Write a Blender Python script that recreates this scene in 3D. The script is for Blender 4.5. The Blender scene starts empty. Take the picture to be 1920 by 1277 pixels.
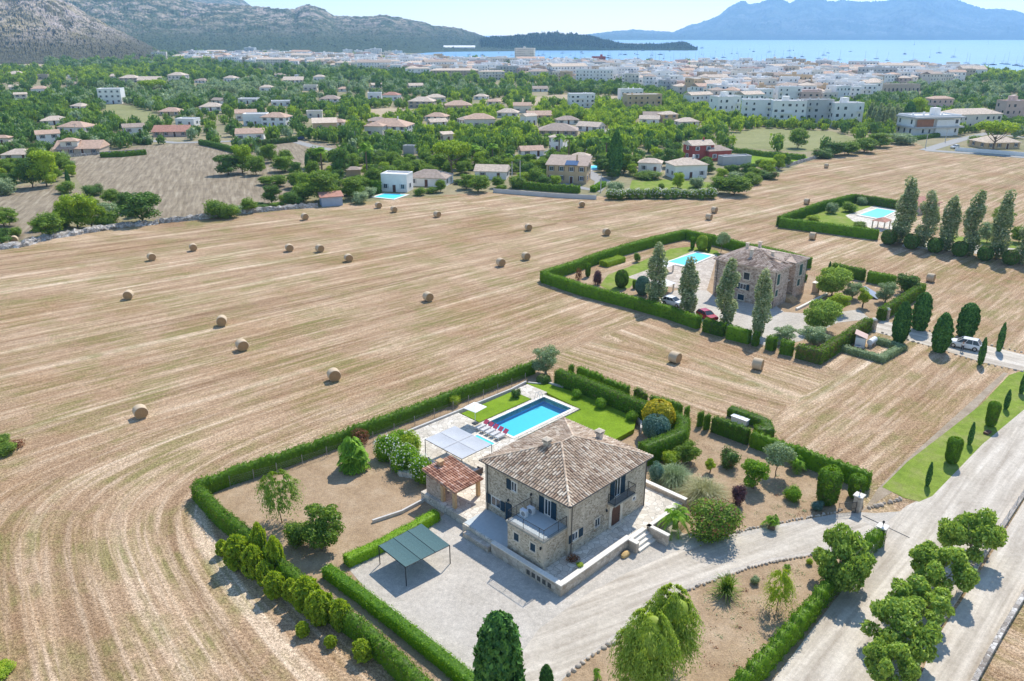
import bpy, math, random
import numpy as np
from mathutils import Vector, Matrix
# ---------------------------------------------------------------- camera, world, sun, exposure
C = bpy.context.scene
COL = C.collection
H, F, HY, CX, CY = 44.0, 1461.0, 64.0, 960.0, 638.5
P = math.atan((CY - HY) / F)
cam = bpy.data.cameras.new("camera"); camo = bpy.data.objects.new("camera", cam); COL.objects.link(camo)
camo.location = (0, 0, H); camo.rotation_euler = (math.pi/2 - P, 0, 0)
cam.sensor_width = 36; cam.lens = 36*F/1920; cam.clip_start = 0.5; cam.clip_end = 60000
C.camera = camo
SUN_AZ, SUN_EL = 26.0, 50.0
w = bpy.data.worlds.new("World"); C.world = w; w.use_nodes = True
wn = w.node_tree
sky = wn.nodes.new("ShaderNodeTexSky"); sky.sky_type = 'NISHITA'; sky.sun_disc = False
sky.sun_elevation = math.radians(SUN_EL); sky.sun_rotation = math.radians(SUN_AZ)
sky.air_density = 1.0; sky.dust_density = 0.15; sky.ozone_density = 3.5
bg = wn.nodes["Background"]; wn.links.new(sky.outputs[0], bg.inputs[0]); bg.inputs[1].default_value = 0.15
sd = Vector((math.sin(math.radians(SUN_AZ))*math.cos(math.radians(SUN_EL)), math.cos(math.radians(SUN_AZ))*math.cos(math.radians(SUN_EL)), math.sin(math.radians(SUN_EL))))
sl = bpy.data.lights.new("sun", 'SUN'); sl.energy = 3.7; sl.angle = math.radians(0.53); sl.color = (1, .95, .87)
so = bpy.data.objects.new("sun", sl); COL.objects.link(so); so.rotation_euler = (-sd).to_track_quat('-Z', 'Y').to_euler()
C.view_settings.view_transform = 'Standard'; C.view_settings.look = 'None'
C.view_settings.exposure = 0.5; C.view_settings.gamma = 1
C.render.engine = 'CYCLES'
cy = C.cycles
cy.max_bounces = 5; cy.diffuse_bounces = 3; cy.glossy_bounces = 2; cy.transmission_bounces = 3; cy.transparent_max_bounces = 6; cy.volume_bounces = 1
cy.use_denoising = True; cy.caustics_reflective = False; cy.caustics_refractive = False
RNG = np.random.default_rng(7); random.seed(7)

# ---------------------------------------------------------------- ground-plan helpers
def at(x, y, z=0.0):
    u = (x-CX)/F; v = (CY-y)/F
    d = (u, math.cos(P)+v*math.sin(P), -math.sin(P)+v*math.cos(P))
    t = (z-H)/d[2]
    return (d[0]*t, d[1]*t, z)
def px(X, Y, Z=0.0):
    dz = Z-H; q = Y*math.cos(P)-dz*math.sin(P)
    return (CX+F*X/q, CY-F*(Y*math.sin(P)+dz*math.cos(P))/q)
def ppm(X, Y, Z=0.0): return F/(Y*math.cos(P)-(Z-H)*math.sin(P))
def hgt(xb, yb, yt, z0=0.0):
    X, Y, _ = at(xb, yb, z0); lo, hi = 0, 38
    for _ in range(40):
        m = (lo+hi)/2
        if px(X, Y, z0+m)[1] > yt: lo = m
        else: hi = m
    return m
F0 = (4.95, 57.39); TH = math.radians(45.2)
def HL(a, b, z=0.0, o=F0): return (o[0]+a*math.cos(TH)-b*math.sin(TH), o[1]+a*math.sin(TH)+b*math.cos(TH), z)
def toHL(x, y, o=F0):
    dx, dy = x-o[0], y-o[1]
    return (dx*math.cos(TH)+dy*math.sin(TH), -dx*math.sin(TH)+dy*math.cos(TH))

# ---------------------------------------------------------------- materials
MATS = {}
def newmat(name):
    m = bpy.data.materials.new(name); m.use_nodes = True
    nt = m.node_tree; return m, nt, nt.nodes["Principled BSDF"]
def N(nt, t, **k):
    n = nt.nodes.new(t)
    for a, v in k.items():
        if a.startswith("i_"):
            key = a[2:]; key = int(key) if key.isdigit() else key
            n.inputs[key].default_value = v
        else: setattr(n, a, v)
    return n
def ramp(nt, fac, stops):
    r = nt.nodes.new("ShaderNodeValToRGB"); e = r.color_ramp.elements
    while len(e) < len(stops): e.new(0.5)
    for i, (p_, c_) in enumerate(stops): e[i].position = p_; e[i].color = (*c_, 1) if len(c_) == 3 else c_
    nt.links.new(fac, r.inputs[0]); return r.outputs[0]
def mixc(nt, fac, a, b, mode='MIX'):
    m = nt.nodes.new("ShaderNodeMix"); m.data_type = 'RGBA'; m.blend_type = mode
    for s, v in ((m.inputs[0], fac), (m.inputs[6], a), (m.inputs[7], b)):
        if isinstance(v, (int, float)): s.default_value = v
        elif isinstance(v, tuple): s.default_value = (*v, 1) if len(v) == 3 else v
        else: nt.links.new(v, s)
    return m.outputs[2]
def noise(nt, scale, detail=3, vec=None, rough=.6, dist=0, out=0):
    n = N(nt, "ShaderNodeTexNoise", i_Scale=scale, i_Detail=detail, i_Roughness=rough, i_Distortion=dist)
    if vec is not None: nt.links.new(vec, n.inputs["Vector"])
    return n.outputs[out]
def coords(nt, kind="Object", scale=None, rot=None):
    o = nt.nodes.new("ShaderNodeTexCoord").outputs[kind]
    if scale or rot:
        mp = nt.nodes.new("ShaderNodeMapping"); nt.links.new(o, mp.inputs[0])
        if scale: mp.inputs["Scale"].default_value = scale
        if rot: mp.inputs["Rotation"].default_value = rot
        o = mp.outputs[0]
    return o
def bump(nt, b, h, strength=.5, dist=.05):
    n = N(nt, "ShaderNodeBump", i_Strength=strength, i_Distance=dist); nt.links.new(h, n.inputs["Height"]); nt.links.new(n.outputs[0], b.inputs["Normal"])
def plain(name, col, rough=.7, var=.15, scale=3., metal=0, spec=.3):
    if name in MATS: return MATS[name]
    m, nt, b = newmat(name)
    o = coords(nt); f = noise(nt, scale, 4, o)
    d = tuple(max(0, c*(1-var)) for c in col); l = tuple(min(1, c*(1+var)) for c in col)
    nt.links.new(ramp(nt, f, [(.3, d), (.7, l)]), b.inputs["Base Color"])
    b.inputs["Roughness"].default_value = rough; b.inputs["Metallic"].default_value = metal
    b.inputs["Specular IOR Level"].default_value = spec
    MATS[name] = m; return m
def ground(name, cols, s1=.15, s2=2.5, s3=9., rough=.95, bstr=.5, stripe=None):
    """cols: dark, mid, light ; broad patches + clods + grain"""
    m, nt, b = newmat(name); o = coords(nt)
    A = noise(nt, s1, 5, o); B = noise(nt, s2, 5, o, .7); G = noise(nt, s3, 3, o, .75)
    c1 = ramp(nt, A, [(.35, cols[0]), (.5, cols[1]), (.66, cols[2])])
    c2 = ramp(nt, B, [(.3, tuple(c*.62 for c in cols[1])), (.52, cols[1]), (.72, tuple(min(1, c*1.35) for c in cols[1]))])
    c = mixc(nt, .5, c1, c2)
    g = ramp(nt, G, [(.3, (.68, .68, .68)), (.5, (1, 1, 1)), (.7, (1.28, 1.28, 1.28))])
    c = mixc(nt, .85, c, g, 'MULTIPLY')
    nt.links.new(c, b.inputs["Base Color"]); b.inputs["Roughness"].default_value = rough; b.inputs["Specular IOR Level"].default_value = .15
    bump(nt, b, G, bstr, .08); MATS[name] = m; return m
def leafmat(name, dark, light, trans=.35, scale=1.3):
    m, nt, b = newmat(name); nt.nodes.remove(b)
    out = nt.nodes["Material Output"]
    geo = nt.nodes.new("ShaderNodeNewGeometry"); o = coords(nt)
    f = noise(nt, scale, 3, o)
    ad = N(nt, "ShaderNodeMath", operation='ADD'); nt.links.new(f, ad.inputs[0])
    mu = N(nt, "ShaderNodeMath", operation='MULTIPLY_ADD'); nt.links.new(geo.outputs["Random Per Island"], mu.inputs[0]); mu.inputs[1].default_value = .9; mu.inputs[2].default_value = -.45
    nt.links.new(mu.outputs[0], ad.inputs[1])
    oi = nt.nodes.new("ShaderNodeObjectInfo")
    mo = N(nt, "ShaderNodeMath", operation='MULTIPLY_ADD'); nt.links.new(oi.outputs["Random"], mo.inputs[0]); mo.inputs[1].default_value = .2; mo.inputs[2].default_value = -.1
    a2 = N(nt, "ShaderNodeMath", operation='ADD'); nt.links.new(ad.outputs[0], a2.inputs[0]); nt.links.new(mo.outputs[0], a2.inputs[1])
    c = ramp(nt, a2.outputs[0], ([(.06, (.20, .15, .06)), (.14, dark), (.8, light)] if "hedge" in name or "deep" in name else [(.2, dark), (.8, light)]))
    d = nt.nodes.new("ShaderNodeBsdfDiffuse"); t = nt.nodes.new("ShaderNodeBsdfTranslucent")
    nt.links.new(c, d.inputs[0]); tc = mixc(nt, .5, c, (light[0]*1.25, light[1]*1.2, light[2]*.6)); nt.links.new(tc, t.inputs[0])
    g = N(nt, "ShaderNodeBsdfGlossy", i_Roughness=.5); g.inputs[0].default_value = (.9, .95, .9, 1)
    mx = N(nt, "ShaderNodeMixShader", i_0=trans); nt.links.new(d.outputs[0], mx.inputs[1]); nt.links.new(t.outputs[0], mx.inputs[2])
    m2 = N(nt, "ShaderNodeMixShader", i_0=.018); nt.links.new(mx.outputs[0], m2.inputs[1]); nt.links.new(g.outputs[0], m2.inputs[2])
    nt.links.new(m2.outputs[0], out.inputs[0]); MATS[name] = m; return m
def stonemat(name, stops, mortar, scale=3.2, mw=.08, bstr=.6, zs=1.6, grain=.3):
    m, nt, b = newmat(name); o = coords(nt, "Object", (1, 1, zs))
    dn = noise(nt, 2.5, 2, o, out=1); ov = mixc(nt, .08, o, dn)
    v = N(nt, "ShaderNodeTexVoronoi", i_Scale=scale); nt.links.new(ov, v.inputs["Vector"])
    e = N(nt, "ShaderNodeTexVoronoi", feature='DISTANCE_TO_EDGE', i_Scale=scale); nt.links.new(ov, e.inputs["Vector"])
    sp = nt.nodes.new("ShaderNodeSeparateColor"); nt.links.new(v.outputs["Color"], sp.inputs[0])
    c = ramp(nt, sp.outputs[0], stops)
    g = noise(nt, scale*6, 4, o); gg = ramp(nt, g, [(.3, (1-grain,)*3), (.7, (1+grain,)*3)])
    c = mixc(nt, .8, c, gg, 'MULTIPLY')
    f = ramp(nt, e.outputs[0], [(0, (1, 1, 1)), (mw, (0, 0, 0))])
    c = mixc(nt, f, c, mortar)
    big = ramp(nt, noise(nt, .35, 3, o), [(.35, (.82, .8, .78)), (.65, (1.12, 1.12, 1.12))])
    c = mixc(nt, .7, c, big, 'MULTIPLY')
    nt.links.new(c, b.inputs["Base Color"]); b.inputs["Roughness"].default_value = .9; b.inputs["Specular IOR Level"].default_value = .2
    bump(nt, b, e.outputs[0], bstr, .06); MATS[name] = m; return m
def tilemat(name, stops, scale=1.2):
    m, nt, b = newmat(name); geo = nt.nodes.new("ShaderNodeNewGeometry"); o = coords(nt)
    c = ramp(nt, geo.outputs["Random Per Island"], stops)
    pn = ramp(nt, noise(nt, .5, 4, o), [(.35, (.72, .68, .66)), (.6, (1.1, 1.1, 1.1))])
    c = mixc(nt, .8, c, pn, 'MULTIPLY')
    g = ramp(nt, noise(nt, 14, 3, o), [(.35, (.7, .7, .7)), (.62, (1.15, 1.15, 1.15))]); c = mixc(nt, .7, c, g, 'MULTIPLY')
    nt.links.new(c, b.inputs["Base Color"]); b.inputs["Roughness"].default_value = .85; MATS[name] = m; return m
def farroof(name, col):
    m, nt, b = newmat(name); o = coords(nt)
    wv = N(nt, "ShaderNodeTexWave", i_Scale=1.6, i_Distortion=.6); wv.bands_direction = 'X'; nt.links.new(o, wv.inputs[0])
    c = ramp(nt, wv.outputs[1], [(0, tuple(x*.72 for x in col)), (1, tuple(min(1, x*1.15) for x in col))])
    g = ramp(nt, noise(nt, 1.1, 5, o), [(.3, (.7, .68, .66)), (.65, (1.15, 1.15, 1.15))]); c = mixc(nt, .8, c, g, 'MULTIPLY')
    nt.links.new(c, b.inputs["Base Color"]); b.inputs["Roughness"].default_value = .9; bump(nt, b, wv.outputs[1], .5, .08); MATS[name] = m; return m

def field_mat():
    m, nt, b = newmat("stubble")
    uv = nt.nodes.new("ShaderNodeUVMap"); uv.uv_map = "rows"
    def rows(su, sv, sc, det=3, rg=.6, dist=0):
        mp = nt.nodes.new("ShaderNodeMapping"); mp.inputs["Scale"].default_value = (su, sv, 1); nt.links.new(uv.outputs[0], mp.inputs[0])
        return noise(nt, sc, det, mp.outputs[0], rg, dist)
    o = coords(nt)
    R1 = rows(1, .022, .42, 4, .62); R2 = rows(1, .05, 1.7, 3, .6); R3 = rows(1, .16, 6.5, 2, .7)
    Pt = noise(nt, .045, 5, o, .6); Pg = noise(nt, .11, 4, o, .7); G = noise(nt, 4.2, 3, o, .85); Bl = noise(nt, .9, 4, o, .75)
    Gf = noise(nt, 13, 2, o, .8)
    c = ramp(nt, R1, [(.32, (.235, .145, .078)), (.46, (.385, .255, .15)), (.56, (.47, .325, .20)), (.66, (.69, .54, .385))])
    c2 = ramp(nt, R2, [(.34, (.23, .14, .078)), (.5, (.405, .27, .165)), (.64, (.66, .52, .37))])
    c = mixc(nt, .36, c, c2)
    c3 = ramp(nt, R3, [(.3, (.86, .85, .84)), (.5, (1, 1, 1)), (.7, (1.12, 1.12, 1.12))]); c = mixc(nt, .8, c, c3, 'MULTIPLY')
    pc = ramp(nt, Pt, [(.35, (.9, .84, .76)), (.5, (1, 1, 1)), (.64, (1.14, 1.17, 1.2))]); c = mixc(nt, .9, c, pc, 'MULTIPLY')
    bl = ramp(nt, Bl, [(.3, (.72, .7, .66)), (.5, (1, 1, 1)), (.7, (1.2, 1.2, 1.2))]); c = mixc(nt, .7, c, bl, 'MULTIPLY')
    # patchy green weeds between rows
    gm = N(nt, "ShaderNodeMath", operation='MULTIPLY'); nt.links.new(ramp(nt, Pg, [(.44, (0, 0, 0)), (.60, (1, 1, 1))]), gm.inputs[0])
    nt.links.new(ramp(nt, R2, [(.42, (1, 1, 1)), (.62, (0, 0, 0))]), gm.inputs[1])
    gm2 = N(nt, "ShaderNodeMath", operation='MULTIPLY'); nt.links.new(gm.outputs[0], gm2.inputs[0]); gm2.inputs[1].default_value = .6
    c = mixc(nt, gm2.outputs[0], c, (.20, .205, .055))
    g = ramp(nt, G, [(.36, (.42, .38, .34)), (.5, (1, 1, 1)), (.64, (1.6, 1.6, 1.58))]); c = mixc(nt, .8, c, g, 'MULTIPLY')
    gf = ramp(nt, Gf, [(.38, (.55, .52, .5)), (.5, (1, 1, 1)), (.62, (1.45, 1.45, 1.45))]); c = mixc(nt, .8, c, gf, 'MULTIPLY')
    nt.links.new(c, b.inputs["Base Color"]); b.inputs["Roughness"].default_value = .95; b.inputs["Specular IOR Level"].default_value = .1
    ad = N(nt, "ShaderNodeMath", operation='ADD'); nt.links.new(G, ad.inputs[0]); nt.links.new(R2, ad.inputs[1])
    bump(nt, b, ad.outputs[0], .7, .12); MATS["stubble"] = m

field_mat()
ground("scrub", ((.17, .18, .07), (.30, .26, .145), (.44, .35, .23)), .02, .25, 1.6)
ground("mulch", ((.28, .185, .105), (.42, .295, .18), (.54, .41, .275)), .3, 2.2, 7., bstr=.8)
ground("gravel", ((.44, .39, .32), (.53, .475, .40), (.64, .58, .495)), .22, 2.0, 16., bstr=.3)
def trackmat(name, ang, cs=((.41, .345, .27), (.56, .49, .395), (.72, .64, .53), (.82, .745, .63)), cb=((.44, .375, .30), (.66, .585, .485)), sx=16):
    m, nt, b = newmat(name); o = coords(nt); mp = nt.nodes.new("ShaderNodeMapping"); mp.vector_type = 'TEXTURE'; mp.inputs["Rotation"].default_value = (0, 0, ang); mp.inputs["Scale"].default_value = (sx, 1, 1); nt.links.new(o, mp.inputs[0])
    A = noise(nt, .9, 4, mp.outputs[0], .65, .3); B = noise(nt, .3, 4, o); G = noise(nt, 15, 3, o, .75); K = noise(nt, 2.2, 4, o, .7)
    c = ramp(nt, A, [(.34, cs[0]), (.47, cs[1]), (.58, cs[2]), (.70, cs[3])])
    c = mixc(nt, .35, c, ramp(nt, B, [(.35, cb[0]), (.65, cb[1])])); c = mixc(nt, .6, c, ramp(nt, K, [(.3, (.75, .74, .72)), (.7, (1.15, 1.15, 1.15))]), 'MULTIPLY')
    c = mixc(nt, .7, c, ramp(nt, G, [(.3, (.7, .7, .7)), (.7, (1.22, 1.22, 1.22))]), 'MULTIPLY')
    nt.links.new(c, b.inputs["Base Color"]); b.inputs["Roughness"].default_value = .95; b.inputs["Specular IOR Level"].default_value = .15; bump(nt, b, G, .35, .06); MATS[name] = m
trackmat("road_gravel", TH+.02); trackmat("track_gravel", TH-math.pi/2); trackmat("dry_grass", 1.9, ((.17, .13, .08), (.27, .21, .14), (.38, .31, .21), (.52, .44, .32)), ((.25, .20, .13), (.38, .31, .22)), 12)

ground("tan_soil", ((.36, .28, .17), (.46, .36, .23), (.56, .46, .32)), .04, .4, 2.)
ground("lawn", ((.13, .22, .010), (.20, .31, .016), (.27, .38, .03)), .35, 4., 18., bstr=.3)
ground("verge", ((.13, .21, .02), (.22, .29, .04), (.36, .31, .14)), .28, 1.1, 8., bstr=.4)
ground("olive_grass", ((.19, .2, .07), (.27, .27, .11), (.34, .32, .15)), .06, .5, 3.)
ground("dirt_edge", ((.26, .2, .14), (.38, .30, .21), (.50, .42, .33)), .5, 3., 10.)
leafmat("leaf_hedge", (0.0474, 0.121, 0.0084), (0.203, 0.3696, 0.0158), .45, 2.2)
leafmat("leaf_bright", (0.0963, 0.2334, 0.0084), (0.3086, 0.5216, 0.021), .45, 2.2)
leafmat("leaf_lime", (0.196, 0.3312, 0.015), (0.504, 0.6072, 0.045), .45)
leafmat("leaf_pepper", (.20, .33, .03), (.52, .64, .11), .5)
leafmat("leaf_gold", (0.3125, 0.324, 0.012), (0.775, 0.6, 0.03), .35)
leafmat("leaf_green", (0.09, 0.1731, 0.0222), (0.2954, 0.4327, 0.0512), .4)
leafmat("leaf_deep", (0.0486, 0.1241, 0.0259), (0.179, 0.3104, 0.0554), .3)
leafmat("leaf_olive", (0.154, 0.2175, 0.0997), (0.4531, 0.5619, 0.3081), .3)
leafmat("leaf_fig", (0.1338, 0.2558, 0.0459), (0.4967, 0.6399, 0.1147), .35)
leafmat("leaf_blue", (.07, .16, .11), (.20, .33, .27), .3)
leafmat("leaf_poplar", (0.1388, 0.2444, 0.1015), (0.616, 0.645, 0.3805), .35)
leafmat("leaf_cypress", (0.0435, 0.1329, 0.0311), (0.1601, 0.3381, 0.0605), .25)
leafmat("leaf_straw", (.30, .30, .14), (.62, .60, .36), .4)
leafmat("leaf_rust", (.12, .05, .03), (.36, .16, .07), .3)
leafmat("leaf_plum", (.08, .04, .05), (.24, .11, .13), .3)
leafmat("leaf_pine", (0.1386, 0.2493, 0.0136), (0.462, 0.5947, 0.041), .4)
leafmat("leaf_palm", (0.1283, 0.2771, 0.0228), (0.4364, 0.6821, 0.0609), .4)
leafmat("bloom_white", (.7, .68, .6), (.95, .93, .9), .3)
leafmat("bloom_pink", (.6, .05, .12), (.85, .2, .3), .3)
plain("tile_bed", (.17, .12, .09), .95, .3, 3)
plain("bark", (.20, .14, .095), .95, .35, 6)
plain("bark_pale", (.34, .29, .23), .95, .3, 6)
stonemat("rubble", [(0, (.31, .24, .165)), (.35, (.46, .375, .275)), (.7, (.57, .475, .36)), (1, (.69, .59, .46))], (.62, .54, .43), 5.2, .08)
stonemat("rubble_warm", [(0, (.32, .22, .165)), (.35, (.47, .345, .265)), (.7, (.58, .45, .355)), (1, (.70, .57, .46))], (.58, .48, .40), 3.2, .07)
stonemat("dry_stone", [(0, (.28, .24, .2)), (.5, (.45, .41, .36)), (1, (.68, .64, .58))], (.10, .085, .07), 2.8, .05, .9, 1.3)
stonemat("flagstone", [(0, (.58, .52, .42)), (.5, (.70, .63, .52)), (1, (.80, .74, .63))], (.30, .26, .21), 1.9, .045, .3, 1, .16)
stonemat("block_wall", [(0, (.46, .38, .3)), (.5, (.55, .47, .38)), (1, (.66, .58, .48))], (.38, .32, .26), 2.4, .05, .5, 1.2)
plain("quoin", (.60, .50, .38), .85, .16, 4); plain("cut_stone", (.70, .61, .49), .85, .13, 4); plain("coping", (.80, .74, .64), .8, .1, 5)
plain("tile_floor", (.52, .56, .55), .6, .06, 3)
plain("orange_stone", (.60, .40, .22), .85, .16, 4)
tilemat("roof_tile", [(0, (.32, .205, .13)), (.12, (.52, .375, .25)), (.6, (.67, .51, .36)), (1, (.83, .70, .53))])
tilemat("roof_tile_brown", [(0, (.27, .18, .13)), (.3, (.47, .345, .26)), (.7, (.60, .465, .36)), (1, (.74, .62, .51))])
tilemat("roof_tile_red", [(0, (.30, .13, .08)), (.35, (.50, .25, .15)), (.7, (.64, .36, .23)), (1, (.78, .52, .38))])
farroof("roof_terracotta", (.66, .44, .31)); farroof("roof_sand", (.74, .59, .45)); farroof("roof_old", (.48, .37, .29))
farroof("roof_rose", (.55, .27, .19)); plain("roof_flat", (.72, .68, .64), .9, .1, .8)
plain("render_white", (.87, .84, .79), .85, .05, .6); plain("render_cream", (.76, .69, .58), .85, .06, .6)
plain("render_ochre", (.62, .44, .26), .85, .07, .6); plain("render_tan", (.55, .44, .32), .85, .07, .6)
plain("render_red", (.42, .09, .07), .85, .08, .6); plain("render_grey", (.52, .51, .49), .85, .07, .6)
plain("render_stone", (.52, .43, .33), .9, .2, 2.5); plain("render_pink", (.66, .47, .39), .85, .07, .6)
plain("render_bluegrey", (.36, .42, .50), .85, .08, .8)
plain("dark_glass", (.03, .045, .06), .15, .3, 1, 0, .6); plain("navy_shutter", (.012, .045, .075), .5, .2, 5)
plain("green_shutter", (.03, .10, .09), .5, .2, 5); plain("brown_wood", (.13, .06, .04), .6, .25, 6); plain("white_paint", (.80, .80, .80), .4, .03)
plain("iron", (.025, .03, .035), .5, .2, 6); plain("zinc", (.12, .11, .10), .6, .2, 5, .3)
plain("balcony_stone", (.35, .33, .28), .8, .1, 4); plain("wire", (.42, .43, .43), .5, .1, 4, .6)
plain("shade_green", (.075, .145, .145), .8, .18, 9); plain("shade_white", (.50, .51, .52), .8, .05, 3)
plain("white_cloth", (.82, .80, .77), .8, .03); plain("lounger_grey", (.30, .31, .31), .8, .2, 8); plain("cushion_pink", (.62, .10, .17), .9, .2, 8)
plain("wicker", (.10, .075, .065), .8, .3, 25); plain("cushion_pale", (.62, .60, .57), .9, .08); plain("cushion_yellow", (.75, .45, .03), .9, .08)
plain("pool_floor", (.07, .68, .92), .5, .05, 2.5); plain("pool_wall", (.05, .50, .93), .5, .12, 6)
plain("straw_side", (.60, .44, .24), .95, .2, 9); plain("straw_end", (.40, .25, .12), .95, .25, 9); plain("net_wrap", (.60, .46, .30), .8, .1, 12)
plain("tyre", (.02, .02, .02), .8, .1); plain("rim", (.45, .45, .46), .35, .1, 3, .8); plain("car_white", (.80, .80, .80), .25, .02, 1, 0, .6)
plain("car_red", (.45, .01, .03), .25, .05, 1, 0, .6); plain("car_blue", (.03, .06, .16), .25, .05, 1, 0, .6); plain("lamp_glass", (.8, .8, .78), .1, .02)
plain("skin", (.50, .30, .21), .6, .05); plain("shirt", (.75, .77, .80), .9, .05); plain("trousers", (.05, .05, .08), .9, .1); plain("hair", (.05, .03, .02), .8, .2)
plain("solar", (.05, .09, .18), .15, .1, 2, 0, .7); plain("hull_white", (.80, .80, .78), .35, .05); plain("hull_navy", (.03, .06, .12), .35, .05)
plain("mast_metal", (.35, .36, .38), .4, .05, 2, .3); plain("sail_cloth", (.75, .75, .74), .8, .05); plain("plastic_teal", (.05, .2, .16), .6, .1)
plain("brown_panel", (.38, .16, .08), .7, .15, 1); plain("asphalt_pale", (.34, .33, .31), .9, .12, 1.5); plain("awning_pink", (.62, .30, .34), .8, .05)
plain("concrete", (.62, .58, .52), .9, .12, 3); plain("rock_pale", (.52, .44, .35), .95, .2, 5); plain("ochre_rock", (.62, .42, .18), .95, .2, 5)
def waterpool():
    m, nt, b = newmat("pool_water"); nt.nodes.remove(b); out = nt.nodes["Material Output"]
    t = nt.nodes.new("ShaderNodeBsdfTransparent"); t.inputs[0].default_value = (.86, .98, 1, 1)
    g = N(nt, "ShaderNodeBsdfGlossy", i_Roughness=.05); fr = N(nt, "ShaderNodeFresnel", i_IOR=1.33)
    nz = noise(nt, 2.2, 3, coords(nt)); bm = N(nt, "ShaderNodeBump", i_Strength=.25, i_Distance=.05); nt.links.new(nz, bm.inputs["Height"])
    nt.links.new(bm.outputs[0], g.inputs["Normal"]); nt.links.new(bm.outputs[0], fr.inputs["Normal"])
    mx = nt.nodes.new("ShaderNodeMixShader"); nt.links.new(fr.outputs[0], mx.inputs[0]); nt.links.new(t.outputs[0], mx.inputs[1]); nt.links.new(g.outputs[0], mx.inputs[2])
    nt.links.new(mx.outputs[0], out.inputs[0]); MATS["pool_water"] = m
waterpool()
def seamat():
    m, nt, b = newmat("sea_water"); o = coords(nt)
    c = ramp(nt, noise(nt, .004, 4, coords(nt, "Object", (1, 3, 1))), [(.3, (.07, .21, .36)), (.7, (.11, .29, .46))])
    nt.links.new(c, b.inputs["Base Color"]); b.inputs["Roughness"].default_value = .32; b.inputs["IOR"].default_value = 1.33; b.inputs["Specular IOR Level"].default_value = .8
    bump(nt, b, noise(nt, .35, 4, coords(nt, "Object", (1, .5, 1))), .8, .5); MATS["sea_water"] = m
seamat()
def hillmat(name, rock, grass, shrub, s=.02, cover=.5, foot=-20):
    m, nt, b = newmat(name); o = coords(nt)
    A = noise(nt, s*.35, 6, o, .65); B = noise(nt, s*3.5, 5, o, .75); Cn = noise(nt, s*1.1, 5, o, .8)
    c = ramp(nt, A, [(.38, grass), (.58, rock)])
    c = mixc(nt, ramp(nt, Cn, [(cover-.05, (0, 0, 0)), (cover+.07, (1, 1, 1))]), shrub, c)
    sz = nt.nodes.new("ShaderNodeSeparateXYZ"); nt.links.new(o, sz.inputs[0]); mm = N(nt, "ShaderNodeMath", operation='MULTIPLY_ADD'); nt.links.new(Cn, mm.inputs[0]); mm.inputs[1].default_value = -140; nt.links.new(sz.outputs[2], mm.inputs[2])
    mr = N(nt, "ShaderNodeMapRange"); nt.links.new(mm.outputs[0], mr.inputs[0]); mr.inputs[1].default_value = -50; mr.inputs[2].default_value = foot; c = mixc(nt, mr.outputs[0], tuple(x*.9 for x in shrub), c)
    g = ramp(nt, B, [(.33, (.55, .55, .55)), (.5, (1, 1, 1)), (.68, (1.45, 1.45, 1.45))]); c = mixc(nt, .9, c, g, 'MULTIPLY')
    nt.links.new(c, b.inputs["Base Color"]); b.inputs["Roughness"].default_value = 1; b.inputs["Specular IOR Level"].default_value = .05
    bump(nt, b, B, 1., 6.); MATS[name] = m
hillmat("hill_rock", (.56, .46, .40), (.44, .36, .21), (.15, .14, .09), .03, .47)
hillmat("hill_scrub", (.50, .40, .33), (.40, .33, .22), (.08, .11, .06), .02, .52, 10)
hillmat("hill_wood", (.10, .13, .07), (.06, .10, .04), (.04, .08, .03), .03, .5)
hillmat("hill_far", (.16, .18, .15), (.10, .14, .09), (.05, .08, .05), .003, .5)
M = MATS

# ---------------------------------------------------------------- object helpers
def tag(o, label=None, cat=None, group=None, kind=None):
    if label: o["label"] = label
    if cat: o["category"] = cat
    if group: o["group"] = group
    if kind: o["kind"] = kind
    return o
def mesh_np(name, V, Fq, mats, idx=None, smooth=False):
    """V (n,3); Fq (m,k) uniform k"""
    me = bpy.data.meshes.new(name); V = np.asarray(V, np.float32); Fq = np.asarray(Fq, np.int32)
    n, k = Fq.shape
    me.vertices.add(len(V)); me.vertices.foreach_set("co", V.ravel())
    me.loops.add(n*k); me.loops.foreach_set("vertex_index", Fq.ravel())
    me.polygons.add(n); me.polygons.foreach_set("loop_start", np.arange(0, n*k, k, dtype=np.int32))
    if idx is not None: me.polygons.foreach_set("material_index", np.asarray(idx, np.int32))
    me.polygons.foreach_set("use_smooth", np.full(n, smooth))
    for m in mats: me.materials.append(m)
    me.update(calc_edges=True); return me
def link(name, me, parent=None, loc=(0, 0, 0), rot=0, scale=None):
    o = bpy.data.objects.new(name, me); COL.objects.link(o); o.location = loc; o.rotation_euler = (0, 0, rot)
    if scale is not None: o.scale = scale
    if parent is not None: o.parent = parent
    return o
def empty(name, loc=(0, 0, 0), rot=0, label=None, cat=None, group=None):
    o = bpy.data.objects.new(name, None); COL.objects.link(o); o.location = loc; o.rotation_euler = (0, 0, rot); o.empty_display_size = .3
    return tag(o, label, cat, group)
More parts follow.
